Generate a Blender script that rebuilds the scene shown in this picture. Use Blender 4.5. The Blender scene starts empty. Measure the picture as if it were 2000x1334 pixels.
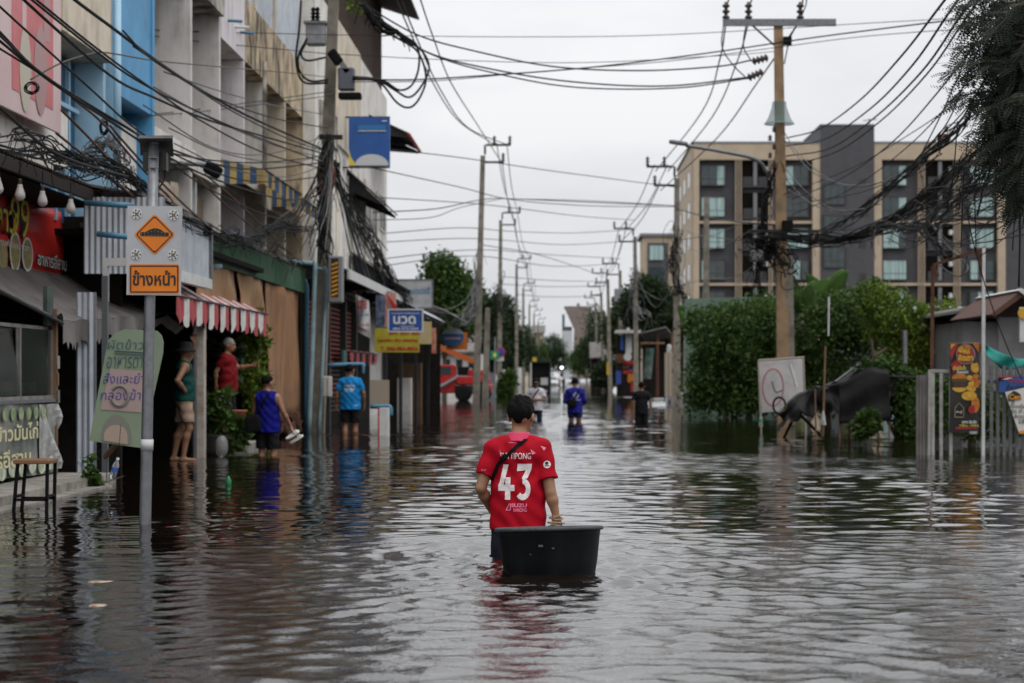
import bpy, bmesh, math, random
import numpy as np
from mathutils import Vector, Matrix, noise
from mathutils.bvhtree import BVHTree
R = math.radians
random.seed(7); rng = np.random.default_rng(7)
S = bpy.context.scene
C = S.collection
# ------------------------------------------------------------------ camera, sky, sun, exposure
F = 2000 * 70 / 36.0        # focal length in photo pixels (70 mm on full frame, 2000 px wide)
CZ = 1.26                   # camera height above the flood water
VX, VY = 1100, 735          # vanishing point of the street in the photo
cam = bpy.data.cameras.new('camera'); camo = bpy.data.objects.new('camera', cam); C.objects.link(camo)
camo.location = (0, 0, CZ); camo.rotation_euler = (R(90), 0, 0)
cam.lens = 70; cam.sensor_width = 36; cam.clip_start = 0.1; cam.clip_end = 5000
cam.shift_x = -(VX - 1000) / 2000; cam.shift_y = (VY - 667) / 2000
cam.dof.use_dof = True; cam.dof.focus_distance = 14.0; cam.dof.aperture_fstop = 3.2
S.camera = camo
W = bpy.data.worlds.new('World'); S.world = W; W.use_nodes = True
wn, wl = W.node_tree.nodes, W.node_tree.links
wn.clear()
sky = wn.new('ShaderNodeTexSky'); sky.sky_type = 'NISHITA'; sky.sun_disc = False
SUN_EL, SUN_ROT = R(58), R(135)
sky.sun_elevation = SUN_EL; sky.sun_rotation = SUN_ROT; sky.air_density = 1.0; sky.dust_density = 4.0
tc = wn.new('ShaderNodeTexCoord'); mp = wn.new('ShaderNodeMapping'); mp.inputs['Scale'].default_value = (1, 1, 3.2)
nz = wn.new('ShaderNodeTexNoise'); nz.inputs['Scale'].default_value = 3.4; nz.inputs['Detail'].default_value = 6; nz.inputs['Roughness'].default_value = .5
rp = wn.new('ShaderNodeValToRGB'); e = rp.color_ramp.elements
e[0].position = .32; e[0].color = (6.3, 6.45, 6.8, 1); e[1].position = .66; e[1].color = (8.5, 8.6, 8.75, 1)
hs = wn.new('ShaderNodeHueSaturation'); hs.inputs['Saturation'].default_value = .35; hs.inputs['Value'].default_value = 1.0
mx = wn.new('ShaderNodeMix'); mx.data_type = 'RGBA'; mx.inputs['Factor'].default_value = .9
bg = wn.new('ShaderNodeBackground'); bg.inputs['Strength'].default_value = .1
wo = wn.new('ShaderNodeOutputWorld')
wl.new(tc.outputs['Generated'], mp.inputs['Vector']); wl.new(mp.outputs[0], nz.inputs['Vector']); wl.new(nz.outputs['Fac'], rp.inputs[0])
wl.new(sky.outputs[0], hs.inputs['Color']); wl.new(hs.outputs[0], mx.inputs['A']); wl.new(rp.outputs[0], mx.inputs['B'])
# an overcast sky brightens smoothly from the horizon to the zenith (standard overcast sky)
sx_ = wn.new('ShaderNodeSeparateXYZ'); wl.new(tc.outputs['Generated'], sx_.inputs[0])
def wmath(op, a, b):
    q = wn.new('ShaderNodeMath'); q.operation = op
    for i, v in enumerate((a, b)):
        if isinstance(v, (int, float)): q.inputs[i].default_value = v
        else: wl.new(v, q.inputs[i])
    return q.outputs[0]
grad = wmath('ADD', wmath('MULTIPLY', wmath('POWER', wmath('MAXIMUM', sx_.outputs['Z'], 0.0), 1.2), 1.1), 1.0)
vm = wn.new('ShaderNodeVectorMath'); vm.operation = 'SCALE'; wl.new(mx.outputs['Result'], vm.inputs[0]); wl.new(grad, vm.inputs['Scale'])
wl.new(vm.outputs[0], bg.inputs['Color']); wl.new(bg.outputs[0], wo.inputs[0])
sun = bpy.data.lights.new('sun', 'SUN'); suno = bpy.data.objects.new('sun', sun); C.objects.link(suno)
sun.energy = .9; sun.angle = R(40); sun.color = (1, .96, .9)
sd = Vector((math.cos(SUN_EL) * math.sin(SUN_ROT), math.cos(SUN_EL) * math.cos(SUN_ROT), math.sin(SUN_EL)))
suno.rotation_euler = sd.to_track_quat('Z', 'Y').to_euler(); suno.location = (0, 0, 40)
S.view_settings.view_transform = 'Standard'; S.view_settings.look = 'None'
S.view_settings.exposure = 0.06; S.view_settings.gamma = 1
S.render.resolution_x = 1024; S.render.resolution_y = 683
S.cycles.max_bounces = 6; S.cycles.diffuse_bounces = 3; S.cycles.glossy_bounces = 3; S.cycles.transmission_bounces = 6; S.cycles.transparent_max_bounces = 8
S.cycles.caustics_reflective = False; S.cycles.caustics_refractive = False

# ------------------------------------------------------------------ places: photo point + distance -> point in the street
def P(px, py, d): return Vector(((px - VX) * d / F, d, CZ - (py - VY) * d / F))
def PX(px, py, X):                          # point of the vertical plane x = X
    return P(px, py, F * X / (px - VX))
def sc(d): return F / d                     # photo pixels per metre
# ------------------------------------------------------------------ materials (all procedural)
MATS = {}
def mat(name, col, rough=.7, col2=None, scale=6, bump=0, bscale=40, metal=0, streak=None, samt=.6, alpha=None, trans=0, spec=.5, emit=None, stretch=(1, 1, 1), detail=5, island=0, coat=0, lo=.42, hi=.66, heavy=False):
    if name in MATS: return MATS[name]
    m = bpy.data.materials.new(name); MATS[name] = m; m.use_nodes = True
    n, l = m.node_tree.nodes, m.node_tree.links; b = n['Principled BSDF']
    c4 = (*col, 1); b.inputs['Base Color'].default_value = c4; b.inputs['Roughness'].default_value = rough
    b.inputs['Metallic'].default_value = metal; b.inputs['Specular IOR Level'].default_value = spec
    t = n.new('ShaderNodeTexCoord'); last = None
    def noise_(sc_, st=(1, 1, 1), det=5, ro=.6):
        mpn = n.new('ShaderNodeMapping'); mpn.inputs['Scale'].default_value = st
        q = n.new('ShaderNodeTexNoise'); q.inputs['Scale'].default_value = sc_; q.inputs['Detail'].default_value = det; q.inputs['Roughness'].default_value = ro
        l.new(t.outputs['Object'], mpn.inputs[0]); l.new(mpn.outputs[0], q.inputs['Vector']); return q
    def ramp(src, p0, p1):
        r_ = n.new('ShaderNodeMapRange'); r_.inputs[1].default_value = p0; r_.inputs[2].default_value = p1; l.new(src, r_.inputs[0]); return r_.outputs[0]
    def mix(fac, A, B):
        q = n.new('ShaderNodeMix'); q.data_type = 'RGBA'
        if isinstance(fac, (int, float)): q.inputs['Factor'].default_value = fac
        else: l.new(fac, q.inputs['Factor'])
        for k, v in (('A', A), ('B', B)):
            if isinstance(v, tuple): q.inputs[k].default_value = v
            else: l.new(v, q.inputs[k])
        return q.outputs['Result']
    last = c4
    if col2: last = mix(ramp(noise_(scale, stretch, detail).outputs['Fac'], lo, hi), c4, (*col2, 1))
    if streak:
        a = ramp(noise_(1.5 if heavy else 2.2, (1.4, 1.4, .5) if heavy else (1.6, 1.6, .22), 6, .65).outputs['Fac'], .45 if heavy else .46, .60 if heavy else .70)
        b2 = ramp(noise_(.9, (1, 1, 1), 5).outputs['Fac'], .30 if heavy else .40, .50 if heavy else .62)
        mm = n.new('ShaderNodeMath'); mm.operation = 'MULTIPLY'; l.new(a, mm.inputs[0]); l.new(b2, mm.inputs[1])
        m2 = n.new('ShaderNodeMath'); m2.operation = 'MULTIPLY'; l.new(mm.outputs[0], m2.inputs[0]); m2.inputs[1].default_value = samt
        last = mix(m2.outputs[0], last, (*streak, 1))
    if island:
        g = n.new('ShaderNodeNewGeometry'); h = n.new('ShaderNodeHueSaturation')
        r1 = n.new('ShaderNodeMapRange'); r1.inputs[3].default_value = 1 - island; r1.inputs[4].default_value = 1 + island
        l.new(g.outputs['Random Per Island'], r1.inputs[0]); l.new(r1.outputs[0], h.inputs['Value'])
        if isinstance(last, tuple): h.inputs['Color'].default_value = last
        else: l.new(last, h.inputs['Color'])
        last = h.outputs[0]
    if not isinstance(last, tuple): l.new(last, b.inputs['Base Color'])
    if bump:
        bp = n.new('ShaderNodeBump'); bp.inputs['Strength'].default_value = min(1, bump); bp.inputs['Distance'].default_value = .01
        l.new(noise_(bscale, (1, 1, 1), 4).outputs['Fac'], bp.inputs['Height']); l.new(bp.outputs[0], b.inputs['Normal'])
    if alpha is not None: b.inputs['Alpha'].default_value = alpha
    if trans: b.inputs['Transmission Weight'].default_value = trans; b.inputs['IOR'].default_value = 1.3
    if coat: b.inputs['Coat Weight'].default_value = coat
    if emit: b.inputs['Emission Color'].default_value = (*emit[:3], 1); b.inputs['Emission Strength'].default_value = emit[3]
    return m
def plain(name, col, rough=.6, **k): return mat(name, col, rough, **k)
# palette
concrete = mat('concrete', (.30, .28, .25), .85, (.17, .155, .13), 5, .4, 60, streak=(.05, .045, .04), samt=.7)
pole_con = mat('pole_concrete', (.24, .215, .175), .85, (.13, .115, .09), 3, .5, 50, streak=(.04, .035, .03), samt=.6)
pole_tan = mat('pole_tan_concrete', (.34, .225, .125), .85, (.22, .15, .09), 3, .5, 50, streak=(.10, .06, .03), samt=.6)
pl_white = mat('white_plaster', (.82, .79, .74), .85, (.70, .67, .62), 1.6, .2, 30, streak=(.09, .075, .06), samt=.85)
pl_grey = mat('grey_plaster', (.70, .66, .63), .85, (.60, .565, .54), 1.8, .2, 30, streak=(.10, .09, .08), samt=.6)
pl_mauve = mat('mauve_plaster', (.72, .67, .69), .8, (.64, .59, .61), 1.8, .2, 30, streak=(.12, .1, .1), samt=.5)
pl_cream = mat('cream_plaster', (.70, .62, .50), .85, (.57, .49, .38), 1.6, .2, 30, streak=(.10, .075, .05), samt=.7)
pl_stain = mat('stained_cream_plaster', (.62, .50, .34), .9, (.38, .29, .19), 1.4, .3, 30, streak=(.025, .02, .015), samt=.95, heavy=True)
pl_black = mat('blackened_plaster', (.52, .48, .43), .9, (.18, .16, .14), 2.4, .3, 30, streak=(.03, .027, .025), samt=.95, heavy=True)
blue_p = mat('sky_blue_paint', (.09, .33, .58), .6, (.07, .27, .50), 2, streak=(.03, .10, .18), samt=.5)
blue_l = mat('pale_blue_paint', (.40, .62, .78), .6, (.32, .54, .70), 2)
blue_d = mat('deep_blue_paint', (.02, .10, .21), .5, (.015, .07, .15), 2)
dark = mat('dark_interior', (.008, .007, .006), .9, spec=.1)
dark_brown = mat('dark_brown_wall', (.022, .018, .015), .9, (.011, .009, .008), 4, spec=.1)  # near-black brown, mottled in two tones
black_cable = mat('cable_rubber', (.006, .0065, .007), .6, spec=.2)
grey_cable = mat('grey_cable_sheath', (.16, .16, .16), .6, (.08, .08, .08), 3, spec=.25)
brown_cable = mat('rusty_cable', (.16, .065, .03), .7, (.07, .03, .02), 3)
olive_cable = mat('olive_cable', (.09, .07, .03), .7)
steel = mat('galvanised_steel', (.20, .205, .22), .42, (.15, .155, .165), 14, metal=.6)
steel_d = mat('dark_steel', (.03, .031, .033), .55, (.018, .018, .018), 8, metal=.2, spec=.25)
zinc = mat('zinc_sheet', (.52, .56, .61), .42, (.42, .455, .50), 3, metal=.45, streak=(.16, .14, .12), samt=.5)
zinc_d = mat('old_grey_roof_sheet', (.17, .16, .15), .7, (.09, .08, .072), 2.5, streak=(.05, .03, .02), samt=.8)
rust_sheet = mat('rusty_roof_sheet', (.055, .033, .024), .85, (.03, .02, .016), 4)
rust = mat('rusty_iron', (.14, .052, .026), .9, (.055, .026, .018), 9, .4, 60)
green_sheet = mat('green_roof_sheet', (.030, .105, .052), .55, (.022, .07, .035), 2, streak=(.03, .03, .012), samt=.7)
pvc = mat('pvc_pipe_blue', (.06, .20, .31), .45, (.05, .15, .24), 3)
pvc_t = mat('pvc_pipe_teal', (.24, .36, .40), .55, (.16, .26, .30), 3)
wood = mat('weathered_wood', (.20, .115, .06), .8, (.10, .055, .03), 8, .4, 40, stretch=(1, 1, .15))
white_paint = mat('white_paint', (.62, .62, .61), .55, (.50, .50, .49), 4)
black_paint = mat('black_paint', (.006, .006, .0065), .7, spec=.12)
white_ink = plain('white_ink', (.72, .72, .70), .7)
black_ink = plain('black_ink', (.015, .013, .012), .7)
red_ink = plain('red_ink', (.42, .02, .02), .7)
yellow_ink = plain('yellow_ink', (.70, .55, .06), .7)
blue_ink = plain('blue_ink', (.03, .06, .28), .7)
glass = mat('dirty_glass', (.5, .55, .55), .08, trans=.97, spec=.4)
def leafmat(name, c, c2, tr=.25):
    m = mat(name, c, .55, c2, 1.1, island=.5, spec=.22)
    n, l = m.node_tree.nodes, m.node_tree.links; b = n['Principled BSDF']
    t = n.new('ShaderNodeBsdfTranslucent'); mxs = n.new('ShaderNodeMixShader'); mxs.inputs[0].default_value = tr
    src = b.inputs['Base Color'].links[0].from_socket; l.new(src, t.inputs[0])
    l.new(b.outputs[0], mxs.inputs[1]); l.new(t.outputs[0], mxs.inputs[2]); l.new(mxs.outputs[0], n['Material Output'].inputs[0]); return m
leaf_mid = leafmat('leaf_mid', (.060, .110, .022), (.030, .062, .014))
leaf_bright = leafmat('leaf_bright', (.150, .215, .028), (.060, .115, .016))
leaf_dark = leafmat('leaf_dark', (.026, .048, .016), (.014, .026, .010))
leaf_far = leafmat('leaf_far', (.040, .070, .024), (.022, .042, .016))
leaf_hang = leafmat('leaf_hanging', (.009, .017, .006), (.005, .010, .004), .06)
leaf_banana = leafmat('leaf_banana', (.075, .150, .030), (.04, .085, .02), .3)
bark = mat('bark', (.10, .075, .05), .9, (.05, .037, .025), 9, .5, 50)

# ------------------------------------------------------------------ mesh building
ORG = {}
def V3(p): return Vector(p)
class MB:
    def __init__(s): s.v = []; s.f = []; s.mi = []; s.cur = 0
    def add(s, vs, fs):
        o = len(s.v); s.v += [tuple(v) for v in vs]; s.f += [tuple(i + o for i in f) for f in fs]; s.mi += [s.cur] * len(fs); return s
    def box(s, lo, hi):
        (a, b, c), (d, e, f) = lo, hi
        a, d = min(a, d), max(a, d); b, e = min(b, e), max(b, e); c, f = min(c, f), max(c, f)
        return s.add([(a, b, c), (d, b, c), (d, e, c), (a, e, c), (a, b, f), (d, b, f), (d, e, f), (a, e, f)],
                     [(0, 3, 2, 1), (4, 5, 6, 7), (0, 1, 5, 4), (1, 2, 6, 5), (2, 3, 7, 6), (3, 0, 4, 7)])
    def obox(s, c, size, M=None):
        h = [x / 2 for x in size]; vs = []
        for z in (-1, 1):
            for x, y in ((-1, -1), (1, -1), (1, 1), (-1, 1)):
                p = Vector((x * h[0], y * h[1], z * h[2]))
                if M is not None: p = M @ p
                vs.append(p + Vector(c))
        return s.add(vs, [(0, 3, 2, 1), (4, 5, 6, 7), (0, 1, 5, 4), (1, 2, 6, 5), (2, 3, 7, 6), (3, 0, 4, 7)])
    def bbox(s, c, size, bev=.01, M=None):      # box with chamfered vertical edges
        x, y, z = [k / 2 for k in size]; b = bev
        ring = [(-x + b, -y), (x - b, -y), (x, -y + b), (x, y - b), (x - b, y), (-x + b, y), (-x, y - b), (-x, -y + b)]
        vs = []
        for zz, sh in ((-z, b), (-z + b, 0), (z - b, 0), (z, b)):
            for (u, w) in ring:
                k = Vector((u * (1 - sh / max(x, 1e-6)), w * (1 - sh / max(y, 1e-6)), zz)); k = M @ k if M is not None else k; vs.append(k + Vector(c))
        fs = [tuple(range(7, -1, -1)), tuple(range(24, 32))]
        for r in range(3):
            for i in range(8): fs.append((r * 8 + i, r * 8 + (i + 1) % 8, r * 8 + 8 + (i + 1) % 8, r * 8 + 8 + i))
        return s.add(vs, fs)
    def pillow(s, c, size, M=None, e=.45, nu=16, nv=9):   # soft rounded block
        pw = lambda a: math.copysign(abs(a) ** e, a); vs = []; fs = []
        for j in range(nv + 1):
            t = -math.pi / 2 + math.pi * j / nv
            for i in range(nu):
                a = 2 * math.pi * i / nu; p = Vector((pw(math.cos(t)) * pw(math.cos(a)) * size[0] / 2, pw(math.cos(t)) * pw(math.sin(a)) * size[1] / 2, pw(math.sin(t)) * size[2] / 2))
                vs.append((M @ p if M is not None else p) + Vector(c))
        for j in range(nv):
            for i in range(nu): fs.append((j * nu + i, j * nu + (i + 1) % nu, j * nu + nu + (i + 1) % nu, j * nu + nu + i))
        return s.add(vs, fs)
    def poly(s, pts, off):                      # flat polygon given thickness along the vector off
        pts = [Vector(p) for p in pts]; off = Vector(off); k = len(pts)
        fs = [tuple(range(k)), tuple(range(2 * k - 1, k - 1, -1))] + [(i, k + i, k + (i + 1) % k, (i + 1) % k) for i in range(k)]
        return s.add(pts + [p + off for p in pts], fs)
    def tube(s, pts, r, n=6, cap=True, up=None):
        pts = [Vector(p) for p in pts]; m = len(pts)
        if not hasattr(r, '__len__'): r = [r] * m
        vs = []; fs = []; prev = None
        for i, p in enumerate(pts):
            t = (pts[min(i + 1, m - 1)] - pts[max(i - 1, 0)])
            t = t.normalized() if t.length > 1e-9 else Vector((0, 0, 1))
            if prev is None:
                a = Vector((0, 0, 1)) if abs(t.z) < .9 else Vector((1, 0, 0)); a = (a - t * a.dot(t)).normalized()
            else:
                a = prev - t * prev.dot(t); a = a.normalized() if a.length > 1e-6 else t.orthogonal().normalized()
            prev = a; b = t.cross(a)
            for k in range(n):
                an = 2 * math.pi * k / n; vs.append(p + (a * math.cos(an) + b * math.sin(an)) * r[i])
        for i in range(m - 1):
            for k in range(n): fs.append((i * n + k, i * n + (k + 1) % n, (i + 1) * n + (k + 1) % n, (i + 1) * n + k))
        if cap: fs += [tuple(range(n - 1, -1, -1)), tuple(range((m - 1) * n, m * n))]
        return s.add(vs, fs)
    def lathe(s, prof, n=24, c=(0, 0, 0), sq=(1, 1), M=None):
        vs = []; fs = []; m = len(prof)
        for (r, z) in prof:
            for k in range(n):
                a = 2 * math.pi * k / n; p = Vector((r * math.cos(a) * sq[0], r * math.sin(a) * sq[1], z)); p = M @ p if M is not None else p
                vs.append(p + Vector(c))
        for i in range(m - 1):
            for k in range(n): fs.append((i * n + k, i * n + (k + 1) % n, (i + 1) * n + (k + 1) % n, (i + 1) * n + k))
        if prof[0][0] > 1e-5: fs.append(tuple(range(n - 1, -1, -1)))
        if prof[-1][0] > 1e-5: fs.append(tuple(range((m - 1) * n, m * n)))
        return s.add(vs, fs)
    def sheet(s, fn, nu, nv, t=.004):           # thin two-sided surface fn(u, v), with real thickness t
        g = [[Vector(fn(i / nu, j / nv)) for i in range(nu + 1)] for j in range(nv + 1)]; vs = []; w = nu + 1
        nr = []
        for j in range(nv + 1):
            for i in range(nu + 1):
                du = g[j][min(i + 1, nu)] - g[j][max(i - 1, 0)]; dv = g[min(j + 1, nv)][i] - g[max(j - 1, 0)][i]
                k = du.cross(dv); nr.append(k.normalized() if k.length > 1e-9 else Vector((0, 0, 1))); vs.append(g[j][i])
        N = len(vs); vs2 = [vs[i] - nr[i] * t for i in range(N)]; fs = []
        for j in range(nv):
            for i in range(nu):
                a = j * w + i; fs.append((a, a + 1, a + w + 1, a + w)); fs.append((N + a, N + a + w, N + a + w + 1, N + a + 1))
        for i in range(nu):
            fs.append((i, N + i, N + i + 1, i + 1)); a = nv * w + i; fs.append((a, a + 1, N + a + 1, N + a))
        for j in range(nv):
            a = j * w; fs.append((a, a + w, N + a + w, N + a)); a = j * w + nu; fs.append((a, N + a, N + a + w, a + w))
        return s.add(vs + vs2, fs)
    def corr(s, o, u, v, pitch=.076, amp=.010, t=.003, nv=2):   # corrugated sheet; ridges run along v
        o, u, v = Vector(o), Vector(u), Vector(v); L = u.length; nr = u.cross(v).normalized(); n = max(4, int(L / pitch) * 4)
        return s.sheet(lambda a, b: o + u * a + v * b + nr * (amp * math.sin(a * L / pitch * 2 * math.pi)), n, nv, t)
    def build(s, name, m, parent=None, smooth=False):
        me = bpy.data.meshes.new(name); vs = np.array(s.v, dtype=float).reshape(-1, 3)
        if parent is not None: org = ORG.get(parent.name, Vector((0, 0, 0)))
        else: org = Vector(((vs[:, 0].min() + vs[:, 0].max()) / 2, (vs[:, 1].min() + vs[:, 1].max()) / 2, vs[:, 2].min()))
        vs = vs - np.array(org)
        me.from_pydata(vs.tolist(), [], s.f)
        for mm in (m if isinstance(m, (list, tuple)) else [m]): me.materials.append(mm)
        if isinstance(m, (list, tuple)): me.polygons.foreach_set('material_index', s.mi)
        if smooth: me.polygons.foreach_set('use_smooth', [True] * len(me.polygons))
        o = bpy.data.objects.new(name, me); C.objects.link(o)
        if parent is None: o.location = org
        else: o.parent = parent
        ORG[o.name] = org; return o
def tag(o, label=None, cat=None, group=None, kind=None):
    for k, v in (('label', label), ('category', cat), ('group', group), ('kind', kind)):
        if v: o[k] = v
    return o
def thing(name, label, cat, loc=(0, 0, 0), group=None, rz=0):
    o = bpy.data.objects.new(name, None); C.objects.link(o); o.location = loc; o.rotation_euler = (0, 0, rz); o.empty_display_size = .2
    ORG[o.name] = Vector(loc); return tag(o, label, cat, group)
def dup(root, loc, rz=0, label=None, scale=1):
    r = root.copy(); C.objects.link(r); r.location = loc; r.rotation_euler = (0, 0, rz); r.scale = (scale,) * 3
    if label: r['label'] = label
    ORG[r.name] = Vector(loc)
    for ch in list(root.children):
        c = ch.copy(); C.objects.link(c); c.parent = r
        for g in list(ch.children):
            d = g.copy(); C.objects.link(d); d.parent = c
    return r
def catmull(pts, n=8):
    pts = [Vector(p) for p in pts]
    if len(pts) < 3: return [pts[0].lerp(pts[-1], i / n) for i in range(n + 1)]
    q = [pts[0] * 2 - pts[1]] + pts + [pts[-1] * 2 - pts[-2]]; out = []
    for i in range(1, len(q) - 2):
        a, b, c, d = q[i - 1:i + 3]
        for k in range(n):
            t = k / n; out.append(.5 * ((2 * b) + (c - a) * t + (2 * a - 5 * b + 4 * c - d) * t * t + (3 * b - a - 3 * c + d) * t ** 3))
    return out + [pts[-1]]
UX, UZ, UY = Vector((1, 0, 0)), Vector((0, 0, 1)), Vector((0, 1, 0))
def text_mb(body, width=None, height=None, org=(0, 0, 0), u=UX, v=UZ, bold=0, depth=.002, center=True, shear=0, fit=True):
    """flat lettering laid on the plane (u, v) at org; returns an MB"""
    cu = bpy.data.curves.new('t', 'FONT'); cu.body = body; cu.size = 1; cu.offset = bold; cu.shear = shear; cu.resolution_u = 3; cu.fill_mode = 'BOTH'
    o = bpy.data.objects.new('t', cu); me = bpy.data.meshes.new_from_object(o)
    k = len(me.vertices); co = np.zeros(k * 3); me.vertices.foreach_get('co', co); co = co.reshape(-1, 3)
    fs = [tuple(p.vertices) for p in me.polygons]
    bpy.data.objects.remove(o); bpy.data.curves.remove(cu); bpy.data.meshes.remove(me)
    if k == 0: return MB()
    lo, hi = co.min(0), co.max(0); w, h = hi[0] - lo[0], hi[1] - lo[1]
    sx = sy = None
    if width: sx = width / w
    if height: sy = height / h
    sx = sx or sy; sy = sy or sx
    u, v, org = Vector(u), Vector(v), Vector(org); nrm = u.cross(v)
    c0 = (lo + hi) / 2 if center else lo
    mb = MB(); mb.add([org + u * ((p[0] - c0[0]) * sx) + v * ((p[1] - c0[1]) * sy) + nrm * depth for p in co], fs); return mb
# ------------------------------------------------------------------ bodies: distance fields turned into one smooth surface
def surface_nets(val, org, h):
    neg = val < 0; nx, ny, nz_ = val.shape
    cnt = np.zeros((nx - 1, ny - 1, nz_ - 1), np.int32); pos = np.zeros((nx - 1, ny - 1, nz_ - 1, 3))
    cs = [(i, j, k) for i in (0, 1) for j in (0, 1) for k in (0, 1)]
    def sub(a, c): return a[c[0]:nx - 1 + c[0], c[1]:ny - 1 + c[1], c[2]:nz_ - 1 + c[2]]
    for a in cs:
        for b in cs:
            if b > a and sum(abs(a[q] - b[q]) for q in range(3)) == 1:
                va, vb = sub(val, a), sub(val, b); cr = (va < 0) != (vb < 0); den = va - vb; den = np.where(np.abs(den) < 1e-12, 1, den); t = np.where(cr, va / den, 0)
                cnt += cr
                for q in range(3): pos[..., q] += np.where(cr, a[q] + (b[q] - a[q]) * t, 0)
    act = cnt > 0; idx = -np.ones(cnt.shape, np.int64); n = int(act.sum()); idx[act] = np.arange(n)
    base = np.argwhere(act); vs = (base + pos[act] / cnt[act][:, None]) * h + np.array(org); faces = []
    for ax in range(3):
        a0 = [slice(None)] * 3; a1 = [slice(None)] * 3; a0[ax] = slice(0, -1); a1[ax] = slice(1, None)
        s0, s1 = neg[tuple(a0)], neg[tuple(a1)]; o1, o2 = [q for q in range(3) if q != ax]
        e = np.argwhere(s0 != s1); keep = (e[:, o1] > 0) & (e[:, o2] > 0) & (e[:, o1] < val.shape[o1] - 1) & (e[:, o2] < val.shape[o2] - 1); e = e[keep]
        fl = s0[tuple(e.T)]; d1 = np.zeros(3, int); d1[o1] = 1; d2 = np.zeros(3, int); d2[o2] = 1
        q = np.stack([idx[tuple((e - d1 - d2).T)], idx[tuple((e - d2).T)], idx[tuple(e.T)], idx[tuple((e - d1).T)]], 1)
        if ax == 1: fl = ~fl
        q[~fl] = q[~fl][:, ::-1]; faces.append(q)
    return vs, np.concatenate(faces)
def sd_cone(p, a, b, ra, rb, k=(1, 1, 1)):
    k = np.array(k, float); p = p / k; a = np.array(a) / k; b = np.array(b) / k; ab = b - a
    t = np.clip(((p - a) @ ab) / max(ab @ ab, 1e-9), 0, 1)
    return (np.linalg.norm(p - a - t[:, None] * ab, axis=1) - (ra + (rb - ra) * t)) * k.min()
def sd_ell(p, c, r, M=None):
    q = p - np.array(c)
    if M is not None: q = q @ M
    r = np.array(r); k0 = np.linalg.norm(q / r, axis=1); k1 = np.linalg.norm(q / (r * r), axis=1) + 1e-9
    return k0 * (k0 - 1) / k1
def smin(a, b, k):
    h = np.clip(.5 + .5 * (b - a) / k, 0, 1); return b + (a - b) * h - k * h * (1 - h)
def field(fn, lo, hi, h):                  # coarse pass first, then only the points near the surface
    lo, hi = np.array(lo, float), np.array(hi, float); nc = np.ceil((hi - lo) / (4 * h)).astype(int) + 1; n = 4 * (nc - 1) + 1
    def pts(ix, st): return np.stack([lo[i] + st * ix[i] for i in range(3)], -1)
    g = np.indices(nc).reshape(3, -1); cv = fn(pts(g, 4 * h)).reshape(nc)
    q = [np.round(np.arange(n[i]) / 4 + 1e-6).astype(int) for i in range(3)]; val = cv[np.ix_(*q)].astype(float)
    ix = np.argwhere(np.abs(val) < 4 * h * 2.0).T; val[tuple(ix)] = fn(pts(ix, h)); return surface_nets(val, lo, h)
def body_obj(name, fn, lo, hi, h, m, parent):
    vs, fs = field(fn, lo, hi, h)
    me = bpy.data.meshes.new(name); me.from_pydata(vs.tolist(), [], fs.tolist()); me.materials.append(m)
    me.polygons.foreach_set('use_smooth', [True] * len(me.polygons)); o = bpy.data.objects.new(name, me); C.objects.link(o); o.parent = parent; ORG[o.name] = Vector((0, 0, 0)); return o
# ================================================================== THE SETTING: ground, road, pavement, water
asphalt = mat('asphalt', (.05, .048, .045), .9, (.035, .033, .03), 6, .5, 80)
soil = mat('muddy_soil', (.09, .07, .045), .95, (.05, .04, .028), 2)
b = MB().add([(-900, -60, -.9), (900, -60, -.9), (900, 1500, -.9), (-900, 1500, -.9)], [(0, 1, 2, 3)]).build('ground', soil); tag(b, 'flat muddy ground under the flood', kind='structure')
b = MB().box((-5.2, -40, -.898), (5.4, 900, -.6)).build('road', asphalt); tag(b, 'straight asphalt road lying under the flood water', kind='structure')
b = MB().box((-9, -5, -.896), (-5.204, 24, -.06)).box((-9, 24.004, -.896), (-5.30, 37.6, -.035)).box((-9, 37.604, -.896), (-5.40, 140, -.20)).build('pavement', concrete); tag(b, 'raised concrete pavement along the shops on the left', kind='structure')
b = MB().box((5.6, 20, -.896), (30, 140, -.12)).build('verge', soil); tag(b, 'low verge under the bushes and fence on the right', kind='structure')
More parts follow.
